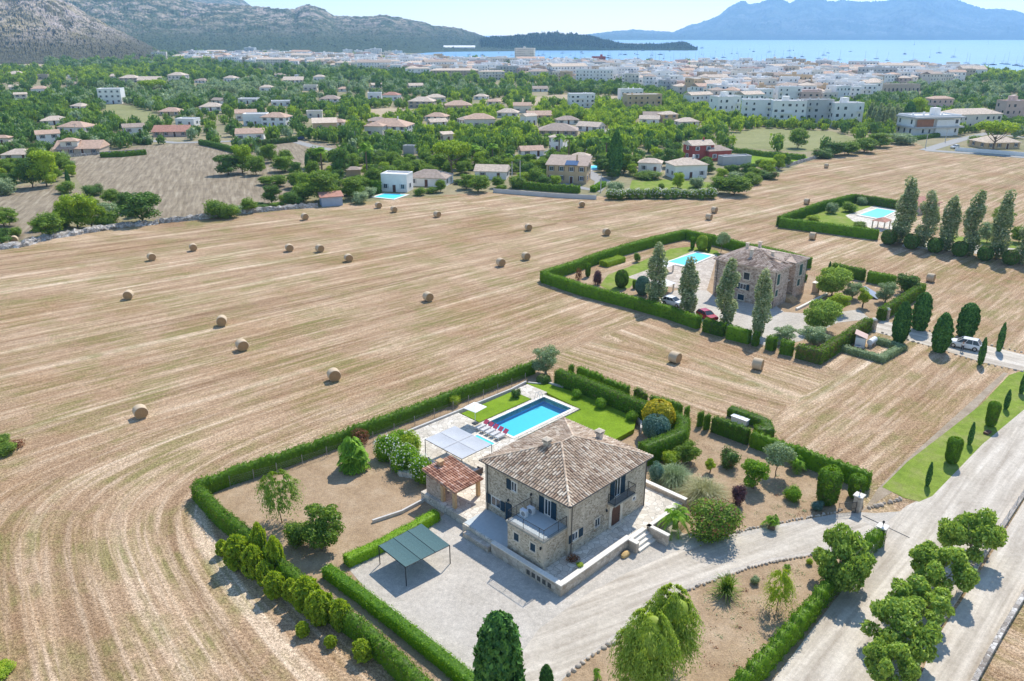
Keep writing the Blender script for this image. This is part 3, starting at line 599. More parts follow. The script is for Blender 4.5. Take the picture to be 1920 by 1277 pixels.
def hedge(name, pts, h, wd, label, mat="leaf_hedge", dens=70, size=.16, jag=.1, bul=.06, pitch=.8, top=True, pix=True, z0=0, cat="hedge", group=None, seed=1, cz=None):
    """clipped hedge along a line of points seen along its top centre"""
    rng = np.random.default_rng(seed+int(abs(pts[0][0])))
    Pw = np.array([at(x, y, z0+h)[:2] if pix else (x, y) for x, y in pts]); o = Pw[0].copy(); Pw = Pw-o
    seg = np.linalg.norm(np.diff(Pw, axis=0), axis=1); cum = np.concatenate([[0], np.cumsum(seg)]); Lt = cum[-1]
    T = np.zeros_like(Pw); dd = np.diff(Pw, axis=0)/seg[:, None]; T[0] = dd[0]; T[-1] = dd[-1]
    if len(dd) > 1: T[1:-1] = dd[:-1]+dd[1:]
    T /= np.linalg.norm(T, axis=1, keepdims=True); mit = np.ones(len(Pw))
    if len(dd) > 1: mit[1:-1] = 1/np.clip(np.abs((T[1:-1]*dd[:-1]).sum(1)), .5, 1)
    def frame(s):
        x = np.interp(s, cum, Pw[:, 0]); y = np.interp(s, cum, Pw[:, 1])
        tx = np.interp(s, cum, T[:, 0]*mit); ty = np.interp(s, cum, T[:, 1]*mit); return x, y, -ty, tx
    def surf(s, u):
        """u 0..1 around: left side up, top, right side down; returns pos + normal"""
        hh = h*(1+jag*(np.abs(np.sin(s*math.pi/pitch+.6*np.sin(s*.9)))-.5)*2*.6+jag*.7*wob(s, s*.3, s*.7, 1.1, seed)); per = 2*h+wd; q = u*per
        a = np.clip(q/h, 0, 1); b = np.clip((q-h)/wd, 0, 1); c = np.clip((q-h-wd)/h, 0, 1)
        off = -wd/2+b*wd; z = hh*(a-c); bulge = 1+bul*np.sin(s*2*math.pi/pitch)+bul*wob(s, z, s*.4, 2.0, seed)
        rnd = 1-.18*np.clip((z/hh-.8)/.2, 0, 1)**2
        off = off*bulge*rnd; x, y, nx, ny = frame(s)
        pos = np.stack([x+nx*off, y+ny*off, z], -1)
        sd_ = np.where(q < h, -1.0, np.where(q > h+wd, 1.0, 0.0)); nz = np.where(sd_ == 0, 1.0, .25)
        return pos, np.stack([nx*sd_, ny*sd_, nz], -1)
    n = int(dens*Lt*(2*h+wd)); n = min(n, 90000)
    s = rng.uniform(0, Lt, n); u = rng.random(n); Pt, Nn = surf(s, u)
    # ends
    ne = int(dens*h*wd*2)
    for e_, sg in ((0, -1), (Lt, 1)):
        x, y, nx, ny = frame(np.full(ne, e_)); of = rng.uniform(-wd/2, wd/2, ne); Pt = np.concatenate([Pt, np.stack([x+nx*of, y+ny*of, rng.uniform(0, h, ne)], -1)])
        tx, ty = ny*sg, -nx*sg; Nn = np.concatenate([Nn, np.stack([tx, ty, np.full(ne, .3)], -1)])
    Pt = Pt+rng.normal(0, .055, Pt.shape)
    V, Fq = cards(Pt, Nn, size, .45, rng, .6, .5, .5)
    ns = max(3, int(Lt/.35)); S = np.linspace(.02, Lt-.02, ns); U = np.linspace(0, 1, 13); SS, UU = np.meshgrid(S, U, indexing='ij')
    cp, _ = surf(SS.ravel(), UU.ravel()); x, y, nx, ny = frame(SS.ravel()); ctr = np.stack([x, y, cp[:, 2]], -1); cp = ctr+(cp-ctr)*.9; cp[:, 2] *= .965
    k = len(U); cf = np.array([[i*k+j, i*k+j+1, (i+1)*k+j+1, (i+1)*k+j] for i in range(ns-1) for j in range(k-1)])
    caps = []
    for i in (0, ns-1): caps += [[i*k+j, i*k+j+1, i*k+k-2-j, i*k+k-1-j] for j in range(k//2)]
    V2, Fs = join([(V, Fq), (cp, np.concatenate([cf, np.array(caps)]))])
    ob = link(name, mesh_mixed(name, V2, Fs, [mat]), None, (o[0], o[1], z0)); tag(ob, label, cat, group); return ob
# ================================================================ THE SETTING
COAST = [(-900, 88), (-300, 88), (300, 100), (600, 108), (735, 110), (800, 113), (900, 117), (1000, 120), (1200, 124), (1400, 126), (1700, 133), (1800, 135), (1900, 141), (2050, 148), (2600, 160)]
def land():
    near = [at(x, y) for x, y in COAST]; b = MB()
    poly = [(p_[0], p_[1]) for p_ in near]+[(1500, 150), (900, -60), (-900, -60), (-4000, 900)]
    b.add([(x, y, 0) for x, y in poly]+[(x, y, -2) for x, y in poly], [tuple(range(len(poly)))]+[(i, i+1, i+1+len(poly), i+len(poly)) for i in range(len(COAST)-1)])
    me = b.mesh("ground", ["scrub"])
    if me.polygons[0].normal.z < 0: me.flip_normals()
    g_ = link("ground", me); g_["kind"] = "structure"; pool_hole(g_)
    far = [(-900, 88), (-300, 88), (300, 100), (600, 108), (735, 110), (742, 106), (765, 102), (800, 98), (860, 95.5), (930, 93), (980, 91.5), (1060, 90), (1180, 89.5), (1270, 88.7), (1284, 87.2), (1270, 84), (1150, 80), (900, 76), (-2500, 76)]
    fp = [at(x, y, -.6)[:2] for x, y in far]; me = bpy.data.meshes.new("terrain"); me.from_pydata([(x, y, -.6) for x, y in fp], [], [tuple(range(len(fp)))]); me.materials.append(M["scrub"])
    if me.polygons[0].normal.z < 0: me.flip_normals()
    link("terrain", me)["kind"] = "structure"
land()
me = bpy.data.meshes.new("sea"); me.from_pydata([(-9000, 300, -1.5), (14000, 300, -1.5), (24000, 24000, -1.5), (-16000, 24000, -1.5)], [], [(0, 1, 2, 3)]); me.materials.append(M["sea_water"])
link("sea", me)["kind"] = "structure"

def hill(name, prof, D, base, back, mat, na=240, nd=70, rough=.1, seed=0, steep=1.0, shore=None, foot=-1, spk=1, rag=0):
    """a ridge: crest outline (bearing, elevation) at distance D, its foot at distance base, back slope to back"""
    xs = np.array([p_[0] for p_ in prof], float); ys = np.array([p_[1] for p_ in prof], float)
    X = np.linspace(xs[0], xs[-1], na); Yc = np.interp(X, xs, ys)
    Dn = np.array([np.interp(x, xs, D if np.ndim(D) else np.full(len(xs), D)) for x in X]); Z = H+(HY-Yc)/F*Dn*1.0
    V = []
    tt = np.concatenate([np.linspace(0, 1, int(nd*.7)), np.linspace(1, 2, int(nd*.3))[1:]])
    base = np.interp(X, *base) if isinstance(base, tuple) else base; hr_ = np.random.default_rng(seed)
    for t in tt:
        d = base+(Dn-base)*t if t <= 1 else Dn+(back-Dn)*(t-1)
        f = (t**steep) if t <= 1 else max(0, 1-(t-1))**1.2
        ang = (X-CX)/F; x = ang*d; y = d
        s = 1/(.12*Dn.mean()); env = math.sin(math.pi*min(t, 1)*.98)**.8 if t <= 1 else .4
        nz = wob(x*s*3, y*s*3, 0*x, 1, seed)*.5+wob(x*s*7, y*s*7, x*s, 1, seed+1)*.3+wob(x*s*17, y*s*15, x*s, 1, seed+2)*.16+wob(x*s*37, y*s*35, x*s, 1, seed+4)*.08
        fin = (wob(x*s*30, y*s*3, 0*x, 1, seed+3))*.012*spk+(wob(x*s*83, y*s*3, 0*x, 1, seed+5))*.005*spk
        z = np.maximum(Z, 2)*(f*(1+rough*env*nz*2.2)+fin*min(t*3, 1)*(1 if t <= 1 else .5)); z = z-(2 if t < .001 else 0)+foot*(1-min(1, t*8))
        z = z+hr_.normal(0, rag, na)*(min(1, t*6) if t < 1.2 else .3); V.append(np.stack([x, y, z], 1))
    k = len(tt); V = np.concatenate(V); Fc = np.array([[j*na+i, j*na+i+1, (j+1)*na+i+1, (j+1)*na+i] for j in range(k-1) for i in range(na-1)])
    o = link(name, mesh_np(name, V, Fc, [M[mat]], smooth=False)); o["kind"] = "structure"; return o
# blue mountains across the bay
hill("mountains", [(1085, 66.5), (1097, 65), (1135, 60), (1172, 57), (1205, 59), (1242, 61), (1255, 55), (1270, 49), (1283, 47.5), (1300, 42), (1317, 36), (1327, 27), (1335, 20), (1345, 16), (1357, 11), (1363, 13), (1370, 17.5), (1383, 15), (1395, 11), (1407, 5.5), (1413, 5.3), (1420, 6), (1430, 12), (1440, 16), (1450, 9), (1462, 5), (1475, 3.6), (1485, 4), (1495, 8.5), (1505, 12), (1516, 12.5), (1527, 10), (1545, 12.4), (1560, 13), (1583, 11.5), (1605, 11), (1611, 7), (1617, 3), (1625, -2), (1640, -8), (1660, -14), (1690, -5), (1702, 0), (1725, 9), (1747, 17), (1765, 21.5), (1780, 25), (1805, 24.5), (1832, 27), (1845, 31.5), (1855, 35), (1870, 36), (1890, 34), (1920, 29), (1970, 20), (2060, 30), (2200, 50)], 9000, 6900, 10200, "hill_far", 500, 60, .13, 3, .85, rag=5)
hill("headland", [(905, 70), (930, 67.5), (945, 66), (965, 65), (990, 62.5), (1000, 61.5), (1015, 60.5), (1040, 60), (1060, 62), (1078, 63), (1090, 65.5), (1103, 68), (1120, 72), (1135, 75), (1150, 78.5), (1165, 80.5), (1190, 80.5), (1215, 80), (1240, 78), (1252, 76), (1262, 76.5), (1270, 80), (1278, 84.5), (1286, 87.2)], 2720, 2480, 3000, "hill_wood", 420, 50, .2, 5, .7, spk=9, rag=2.6)
hill("far_peak", [(300, 10), (350, 5), (365, 1), (378, -4), (400, -7), (430, -7), (455, -5), (480, 1.5), (488, 6), (495, 7.5), (503, 13), (510, 19), (530, 30), (560, 45)], 5200, 3800, 7000, "hill_scrub", 160, 40, .12, 9, 1.)
hill("hills", [(-500, -80), (-200, -60), (0, -42), (150, -24), (260, -12), (340, -2), (352, 1), (368, 5), (400, 9), (430, 13), (460, 14), (480, 15.5), (505, 17), (545, 20.5), (582, 24), (595, 19), (610, 16.5), (622, 18), (636, 25), (652, 34), (690, 34.5), (715, 34), (740, 32.5), (765, 36), (790, 40), (812, 45), (825, 50), (857, 52), (875, 56), (890, 60), (910, 67), (925, 72), (945, 78), (965, 84), (990, 90)], 3000, ([0, 735, 790, 835, 905, 1000], [2050, 2050, 2080, 2290, 2330, 2400]), 4200, "hill_scrub", 520, 110, .15, 12, 1.15, rag=1.6)
hill("hillside", [(-600, -90), (-300, -70), (-100, -50), (0, -38), (90, -22), (150, -8), (175, 0), (200, 14), (225, 32), (250, 45), (275, 57), (300, 70), (320, 80), (335, 88), (345, 96)], 1900, 1300, 2600, "hill_rock", 420, 130, .16, 15, .95, rag=1.3)

# the stubble field with its rows bent round the fenced plots
WALLPX = [(-260, 520), (0, 466), (40, 462), (87, 450), (215, 428), (297, 420), (375, 412), (450, 402), (540, 392), (600, 388), (700, 376), (860, 364), (925, 360), (1125, 368), (1200, 374), (1320, 374), (1400, 352), (1440, 336), (1500, 308), (1560, 290), (1640, 272), (1715, 262), (1740, 285), (1920, 297), (2150, 306)]
FIELDPOLY = [at(*p_)[:2] for p_ in WALLPX]+[(200, 60), (80, 20), (-120, 20), (-260, 90)]
def inside(px_, py_, poly):
    r = np.zeros(np.shape(px_), bool); n = len(poly); j = n-1
    for i in range(n):
        xi, yi = poly[i]; xj, yj = poly[j]
        r ^= ((yi > py_) != (yj > py_)) & (px_ < (xj-xi)*(py_-yi)/(yj-yi+1e-12)+xi); j = i
    return r
def stubble():
    xs = np.arange(-260, 260, 1.25); ys = np.arange(18, 345, 1.25); X, Y = np.meshgrid(xs, ys, indexing='ij')
    dx, dy = X-F0[0], Y-F0[1]; a = dx*math.cos(TH)+dy*math.sin(TH); b = -dx*math.sin(TH)+dy*math.cos(TH)
    a = a+.5*np.sin(b*.05)+.3*np.sin(b*.13+1); b = b+.5*np.sin(a*.045)
    bt = 34.0
    D = 7*np.logaddexp((b-bt)/7, (-18-a)/7)
    D = np.where((a > 30) & (a < 58.5) & (b < bt), np.minimum(a-30, 64-a), D)
    D = np.where((a > 31) & (b < 1), b+17, D)
    D = np.where((a > 101) & (b > 1), b-3, D)
    w0 = np.array(at(0, 466)[:2]); w1 = np.array(at(860, 364)[:2]); n = np.array([-(w1-w0)[1], (w1-w0)[0]]); n /= np.linalg.norm(n)
    dw = np.maximum(-((X-w0[0])*n[0]+(Y-w0[1])*n[1]), 1)
    s = np.where(D > 0, D*120/(np.maximum(D, 0)+dw), D)
    t = a+b*.35
    cx, cy_ = (X[:-1, :-1]+.6), (Y[:-1, :-1]+.6); ca, cb = a[:-1, :-1], b[:-1, :-1]; keep = inside(cx, cy_, FIELDPOLY) & ~((ca > -14) & (ca < 27) & (cb > -15) & (cb < 30))
    ny = len(ys); I, J = np.nonzero(keep); f = np.stack([I*ny+J, (I+1)*ny+J, (I+1)*ny+J+1, I*ny+J+1], 1)
    und = .05*wob(X*.2, Y*.2, X*0, 1, 3)
    V = np.stack([X, Y, .004+0*und], 2).reshape(-1, 3); used = np.unique(f); rm = np.full(len(V), -1); rm[used] = np.arange(len(used)); V = V[used]; f = rm[f]
    me = mesh_np("field", V, f, [M["stubble"]]); uv = me.uv_layers.new(name="rows")
    UV = np.stack([s.ravel()[used], t.ravel()[used]], 1)[f.ravel()]; uv.data.foreach_set("uv", UV.astype(np.float32).ravel())
    link("field", me)["kind"] = "structure"
stubble()
# soil, gravel, roads, lawns
gs_ = sheet("garden_soil", [HL(a, b)[:2] for a, b in ((-17.6, 33.6), (29.5, 33.0), (30.3, 8), (30.6, -12), (27.5, -15.5), (27, -17), (18, -19.6), (-17.5, -21), (-20, -25), (-17.8, -10))], .012, "mulch", pix=False); pool_hole(gs_)
gl = [(1380, 999), (1445, 986), (1510, 974), (1563, 964), (1600, 959), (1640, 962), (1700, 958), (1760, 940), (1760, 1020), (1658, 1010), (1600, 1030), (1524, 1040), (1445, 1053), (1375, 1074), (1331, 1089), (1275, 1111), (1215, 1150), (1159, 1196), (1140, 1211), (1100, 1233), (1062, 1267), (1020, 1310), (900, 1330), (880, 1290), (740, 1170), (655, 1068), (700, 1035), (790, 1000), (850, 950), (900, 930), (1200, 900), (1280, 1000), (1340, 1006)]
sheet("gravel_drive", gl, .022, "gravel")
a_ = at(1060, 1150); b_ = at(1440, 1015); trackmat("drive_gravel", math.atan2(b_[1]-a_[1], b_[0]-a_[0]))
sheet("gravel_drive", [(930, 1290), (1010, 1180), (1090, 1120), (1180, 1072), (1280, 1028), (1380, 1008), (1480, 985), (1600, 967), (1640, 990), (1524, 1035), (1445, 1047), (1375, 1066), (1320, 1085), (1240, 1122), (1150, 1190), (1080, 1245), (1020, 1300)], .026, "drive_gravel")
sheet("road", [(1400, 1340), (1655, 1008), (1668, 975), (1700, 948), (1722, 938), (1748, 928), (1842, 831), (1920, 765), (2060, 640), (2150, 640), (2060, 790), (1920, 919), (1853, 1030), (1788, 1131), (1739, 1206), (1700, 1280), (1670, 1340)], .03, "road_gravel")
sheet("country_lane", [(1690, 1340), (1722, 1280), (1750, 1206), (1800, 1131), (1864, 1030), (1932, 919), (2070, 800), (2300, 700), (2200, 860), (1960, 1060), (1925, 1112), (1836, 1268), (1810, 1340)], .026, "road_gravel")
sheet("track", [(1630, 618), (1655, 600), (1701, 613), (1842, 646), (1920, 665), (2060, 700), (2060, 730), (1920, 696), (1842, 679), (1748, 650), (1638, 622)], .024, "track_gravel")
sheet("verge", [(1654, 913), (1701, 866), (1779, 806), (1839, 759), (1892, 703), (1920, 694), (1990, 676), (2060, 650), (1920, 768), (1842, 833), (1748, 930), (1723, 941), (1695, 933)], .036, "verge")
sheet("path", [(1612, 962), (1700, 905), (1890, 700), (1882, 698), (1695, 866), (1646, 916), (1625, 948)], .018, "dirt_edge")
sheet("courtyard", [(1225, 568), (1262, 545), (1320, 540), (1345, 560), (1420, 545), (1470, 585), (1540, 590), (1610, 580), (1632, 598), (1570, 605), (1500, 640), (1440, 650), (1380, 628)], .03, "gravel")
sheet("garden_soil", [HL(a, b)[:2] for a, b in ((59, 4), (101, 4.5), (100.6, 53), (59, 56))], .014, "mulch", pix=False)
sheet("lawn", [(1125, 535), (1140, 515), (1180, 500), (1225, 480), (1258, 466), (1300, 462), (1345, 470), (1352, 480), (1310, 478), (1250, 495), (1200, 520), (1180, 540), (1150, 548)], .024, "verge")
sheet("lawn", [(1472, 408), (1530, 392), (1600, 374), (1680, 384), (1720, 400), (1690, 430), (1646, 432), (1560, 420)], .02, "verge")
sheet("lawn", [(1760, 440), (1930, 455), (1930, 470), (1840, 458), (1770, 452)], .02, "verge")
sheet("driveway", [(1700, 450), (1930, 468), (1930, 486), (1690, 462)], .03, "gravel")
# farther fields and lanes between the villas
FIELDS = [("dry_field", "dry_grass", [(122, 299), (272, 272), (370, 268), (440, 276), (470, 288), (520, 310), (565, 372), (480, 388), (400, 406), (300, 416), (235, 398), (150, 345)]),
 ("dry_field", "dry_grass", [(470, 288), (500, 268), (560, 262), (660, 275), (640, 298), (560, 310), (520, 305)]),
 ("dry_field", "dry_grass", [(-60, 360), (70, 345), (130, 345), (180, 380), (120, 425), (60, 445), (-60, 468)]),
 ("dry_field", "olive_grass", [(1362, 252), (1420, 240), (1560, 246), (1612, 262), (1575, 280), (1500, 285), (1375, 276)]),
 ("lawn_field", "lawn", [(1385, 283), (1500, 290), (1526, 298), (1445, 318), (1390, 305)]),
 ("lawn_field", "verge", [(1185, 338), (1240, 336), (1300, 340), (1335, 342), (1320, 356), (1180, 354)]),
 ("meadow", "olive_grass", [(140, 193), (250, 197), (290, 212), (320, 238), (230, 236), (165, 215), (200, 205)]),
 ("meadow", "tan_soil", [(20, 160), (120, 165), (330, 170), (455, 178), (450, 192), (340, 178), (200, 176), (60, 176)]),
 ("meadow", "tan_soil", [(-60, 112), (50, 110), (95, 122), (85, 132), (-60, 130)]), ("meadow", "tan_soil", [(960, 186), (1050, 177), (1165, 180), (1170, 194), (1060, 198), (985, 196)]),
 ("meadow", "tan_soil", [(690, 205), (740, 200), (800, 214), (760, 226), (690, 222)]), ("meadow", "tan_soil", [(905, 186), (960, 182), (958, 192), (905, 196)]),
 ("parking", "asphalt_pale", [(1870, 178), (1960, 176), (1960, 192), (1865, 190)])]
for i, (n_, m_, p_) in enumerate(FIELDS): sheet(n_, p_, .02+.003*i, m_)
LANES = [[(1560, 283), (1640, 265), (1715, 262)], [(1735, 282), (1800, 262), (1850, 250), (1960, 262)], [(1735, 282), (1830, 288), (1930, 296)], [(925, 296), (1000, 300), (1080, 262), (1160, 240), (1360, 240)], [(260, 262), (330, 268), (540, 262), (600, 278), (690, 290)], [(1050, 345), (1120, 358), (1130, 340), (1085, 315)]]
for i, l in enumerate(LANES):
    c_ = [np.array(at(*q)[:2]) for q in l]; L_, R_ = [], []
    for k, q in enumerate(c_):
        d = c_[min(k+1, len(c_)-1)]-c_[max(k-1, 0)]; d /= np.linalg.norm(d); nn = np.array([-d[1], d[0]])*2.6; L_.append(tuple(q+nn)); R_.append(tuple(q-nn))
    sheet("road", L_+R_[::-1], .06+.003*i, "asphalt_pale", pix=False)

# ================================================================ THE STONE HOUSE
ZT = .9
def roof_tiles(b, p0, e, up, L, t0, t1, pitch=.3, tl=.5, r=.105, rng=RNG):
    """barrel tiles on a plane: p0 eave start, e unit along the eave, up unit up the slope; columns run from 0 to top(x)"""
    nrm = Vector(e).cross(Vector(up)).normalized(); e = Vector(e); up = Vector(up); p0 = Vector(p0); n = int(L/pitch)
    for i in range(n+1):
        x = (i+.5)*L/(n+1); y0, y1 = t0(x), t1(x)
        if y1-y0 < .15: continue
        k = max(1, int((y1-y0)/tl)); 
        for j in range(k):
            a = y0+(y1-y0)*j/k; c = y0+(y1-y0)*(j+1)/k+.06; jx = rng.normal(0, .008); rr = r*rng.uniform(.94, 1.06); vs = []
            for q, (s_, h_, w_) in enumerate(((a, .035, 1.12), (c, .0, .88))):
                for m_ in range(5):
                    an = math.pi*m_/4; vs.append(p0+e*(x+jx-rr*w_*math.cos(an))+up*s_+nrm*(h_+rr*w_*1.05*math.sin(an)))
            b.add(vs, [(m_, m_+1, m_+6, m_+5) for m_ in range(4)]+[(0, 4, 3, 2, 1)])
def ridge_caps(b, p0, p1, r=.12, tl=.42):
    p0, p1 = Vector(p0), Vector(p1); n = int((p1-p0).length/tl); d = (p1-p0)/n; sd_ = d.cross(Vector((0, 0, 1))).normalized(); up = sd_.cross(d).normalized()
    for i in range(n):
        vs = []
        for s_, w_ in ((0, 1.1), (1.12, .9)):
            for m_ in range(6):
                an = math.pi*m_/5; vs.append(p0+d*(i+s_)+sd_*(r*w_*math.cos(an))+up*(r*w_*.8*math.sin(an)+.02))
        b.add(vs, [(m_, m_+1, m_+7, m_+6) for m_ in range(5)])
def hip_roof(root, x0, y0, x1, y1, ze, zr, r0, r1, mat, name="roof", along='x', pitch=.3, tl=.5):
    """hip roof over a rectangle; ridge from r0 to r1 (plan points)"""
    A = [Vector((x0, y0, ze)), Vector((x1, y0, ze)), Vector((x1, y1, ze)), Vector((x0, y1, ze))]; R0 = Vector((*r0, zr)); R1 = Vector((*r1, zr))
    b = MB(); b.add([*A, R0, R1], [(0, 1, 5, 4), (1, 2, 5), (2, 3, 4, 5), (3, 0, 4)], 1); b.add([v-Vector((0, 0, .1)) for v in A]+A, [(3, 2, 1, 0), (0, 1, 5, 4), (1, 2, 6, 5), (2, 3, 7, 6), (3, 0, 4, 7)])
    f = [(A[0], A[1], R0, R1), (A[1], A[2], R1, R1), (A[2], A[3], R1, R0), (A[3], A[0], R0, R0)]
    for p_, q, ra, rb in f:
        e = (q-p_); L = e.length; e.normalize(); pl = (ra-p_); up = (pl-e*pl.dot(e)); hh = up.length; up.normalize()
        xa = (ra-p_).dot(e); xb = (rb-p_).dot(e)
        def top(x, xa=xa, xb=xb, hh=hh, L=L):
            if x < xa: return hh*x/xa
            if x > xb: return hh*(L-x)/(L-xb)
            return hh
        roof_tiles(b, p_, e, up, L, lambda x: -.05, top, pitch, tl)
    ro = b.obj(name, [mat, "tile_bed"], root)
    c = MB()
    for p_, q in ((A[0], R0), (A[1], R1), (A[2], R1), (A[3], R0), (R0, R1)):
        if (q-p_).length > .3: ridge_caps(c, p_+Vector((0, 0, .05)), q+Vector((0, 0, .05)))
    c.obj("ridge_cap", [mat], ro); return ro
HOUSE = empty("stone_house", (F0[0], F0[1], 0), TH, "large two-storey rubble stone house with hipped tile roof beside the turquoise pool", "house")
W_, D_ = 11.4, 10.55; ZE = 6.18
b = MB(); b.box(0, 0, ZT-.3, W_, D_, ZE, 0); b.obj("wall", ["rubble"], HOUSE)
b = MB(); b.box(-3.0, .2, ZT-.6, -.003, 4.55, 3.72, 0); b.obj("annex", ["rubble"], HOUSE)
b = MB(); b.box(-3.12, .08, 3.723, -.004, 4.67, 3.9, 0); bal = b.obj("balcony", ["balcony_stone"], HOUSE)
b = MB(); b.box(-2.95, .25, 3.903, -.006, 4.5, 3.93); b.obj("floor", ["tile_floor"], bal)
def railing(parent, pts, z, h=1.0, step=.13):
    b = MB()
    for p_, q in zip(pts[:-1], pts[1:]):
        n = max(1, int(math.dist(p_, q)/step))
        b.tube((*p_, z+h), (*q, z+h), .028, n=6); b.tube((*p_, z+.1), (*q, z+.1), .015, n=6)
        for i in range(n+1):
            t = i/n; x = p_[0]+(q[0]-p_[0])*t; y = p_[1]+(q[1]-p_[1])*t; r = .03 if i in (0, n) or i % 14 == 0 else .011; b.tube((x, y, z), (x, y, z+h), r, n=5)
    return b.obj("railing", ["iron"], parent)
railing(bal, [(-.05, 4.5), (-2.98, 4.5), (-2.98, .22), (-.05, .22)], 3.93, 1.0)
# quoins up the corners
for cx_, cy_, sx, sy, z1 in ((0, 0, 1, 1, ZE-.02), (W_, 0, -1, 1, ZE-.02), (0, D_, 1, -1, ZE-.02), (-3.0, .2, 1, 1, 3.7)):
    z = ZT; k = 0; b = MB()
    while z < z1-.1:
        hgt_ = min(.36, z1-z); la, lb = (.5, .3) if k % 2 else (.3, .5)
        xa, xb = sorted((cx_-.02*sx, cx_+la*sx)); ya, yb = sorted((cy_-.02*sy, cy_+.28*sy)); b.box(xa, ya, z+.006, xb, ya+.03 if sy > 0 else yb, z+hgt_-.006)
        ya, yb = sorted((cy_-.021*sy, cy_+lb*sy)); xa, xb = sorted((cx_-.022*sx, cx_+.03*sx)); b.box(xa, ya, z+.006, xb, yb, z+hgt_-.006); z += hgt_; k += 1
    b.obj("quoin", ["quoin"], HOUSE)
b = MB(); b.box(-.1, -.1, ZE-.02, W_+.1, D_+.1, ZE+.1); b.obj("cornice", ["cut_stone"], HOUSE)
roof = hip_roof(HOUSE, -.38, -.38, W_+.38, D_+.38, ZE+.1, 8.25, (4.95, 5.35), (6.65, 5.35), "roof_tile")
b = MB(); b.tube((-.42, -.42, ZE+.1), (W_+.42, -.42, ZE+.1), .07, n=6); b.tube((-.42, -.42, ZE+.1), (-.42, D_+.42, ZE+.1), .07, n=6); b.obj("gutter", ["zinc"], HOUSE)
for x, y in ((.32, -.09), (W_-.15, -.09), (-.09, D_-.32)):
    b = MB(); b.path([(x, y, ZT), (x, y, ZE-.3), (x-(.25 if y < 0 else .3), y-(.28 if y < 0 else -.0), ZE+.05)], [.045]*3, 7); b.obj("downpipe", ["zinc"], HOUSE)
for cx_, cy_, zb in ((4.15, 6.45, 7.4), (9.7, 4.55, 6.9)):
    c = MB().box(cx_-.24, cy_-.24, zb-.5, cx_+.24, cy_+.24, zb+.85).obj("chimney", ["cut_stone"], roof)
    b = MB(); b.box(cx_-.36, cy_-.36, zb+.853, cx_+.36, cy_+.36, zb+.95)
    for sx, sy in ((-.26, -.26), (.26, -.26), (.26, .26), (-.26, .26)): b.box(cx_+sx-.06, cy_+sy-.06, zb+.953, cx_+sx+.06, cy_+sy+.06, zb+1.08)
    b.box(cx_-.38, cy_-.38, zb+1.083, cx_+.38, cy_+.38, zb+1.15)
    b.add([(cx_-.4, cy_-.4, zb+1.153), (cx_+.4, cy_-.4, zb+1.153), (cx_+.4, cy_+.4, zb+1.153), (cx_-.4, cy_+.4, zb+1.153), (cx_, cy_, zb+1.32)], [(0, 1, 4), (1, 2, 4), (2, 3, 4), (3, 0, 4)]); b.obj("cap", ["quoin"], c)
def on_wall(side, s0, s1, z0, z1, out0, out1):
    """box on wall: side 'R' is the y=0 face (s along x), 'L' the x=0 face (s along y), 'A' the annex face"""
    if side == 'R': return (s0, -out1, z0, s1, -out0, z1)
    o = {'L': 0, 'A': -3.0}[side]; return (o-out1, s0, z0, o-out0, s1, z1)
def window(side, s0, s1, z0, z1, parent=None, shutters=None, frame=True, surround=.14, glassmat="dark_glass", mull=True, shut="navy_shutter"):
    """framed window with stone surround; shutters: list of (s0,s1)"""
    par = parent or HOUSE; b = MB()
    b.box(*on_wall(side, s0-surround, s0, z0-surround, z1+surround, -.05, .03)); b.box(*on_wall(side, s1, s1+surround, z0-surround, z1+surround, -.05, .03))
    b.box(*on_wall(side, s0, s1, z1, z1+surround, -.05, .027)); 
    wn_ = b.obj("window", ["cut_stone"], par)
    MB().box(*on_wall(side, s0-.05, s1+.05, z0-surround, z0, -.05, .08)).obj("sill", ["cut_stone"], wn_)
    MB().box(*on_wall(side, s0, s1, z0, z1, -.05, .004)).obj("pane", [glassmat], wn_)
    if frame:
        b = MB(); t = .06
        b.box(*on_wall(side, s0, s0+t, z0, z1, .005, .02)); b.box(*on_wall(side, s1-t, s1, z0, z1, .005, .02)); b.box(*on_wall(side, s0+t, s1-t, z1-t, z1, .005, .02)); b.box(*on_wall(side, s0+t, s1-t, z0, z0+t, .005, .02))
        if mull: m_ = (s0+s1)/2; b.box(*on_wall(side, m_-.035, m_+.035, z0+t, z1-t, .005, .019))
        b.obj("frame", ["white_paint"], wn_)
    for a, c in shutters or []:
        b = MB(); b.box(*on_wall(side, a, c, z0-.02, z1+.02, .035, .075)); n = int((z1-z0)/.12)
        for i in range(n): b.box(*on_wall(side, a+.05, c-.05, z0+.04+i*(z1-z0-.06)/n, z0+.04+(i+.55)*(z1-z0-.06)/n, .075, .087))
        b.obj("shutter", [shut], wn_)
    return wn_
window('L', 6.35, 7.05, 4.55, 5.55, shutters=[(7.06, 7.65)])
window('L', 8.5, 9.75, 1.75, 2.75, shutters=[(9.8, 10.42), (7.9, 8.48)])
window('L', 2.1, 2.85, 3.95, 5.6, shutters=[(2.9, 3.5), (1.45, 2.05)])
window('A', 3.15, 3.75, 2.3, 3.05, frame=False, glassmat="navy_shutter"); window('A', 1.15, 1.75, 2.25, 3.0, frame=False, glassmat="navy_shutter")
window('R', .55, 1.25, 2.15, 2.95, shutters=[(.02, .52), (1.4, 1.95)])
gw = window('R', 3.7, 4.4, 2.0, 2.85)
b = MB()
for i in range(7): b.tube((3.5+i*.185, -.22, 1.75), (3.5+i*.185, -.22, 3.05), .012, n=5)
for z in (1.76, 2.4, 3.04):
    b.tube((3.5, -.22, z), (4.61, -.22, z), .012, n=5); b.tube((3.5, -.22, z), (3.5, 0, z), .012, n=5); b.tube((4.61, -.22, z), (4.61, 0, z), .012, n=5)
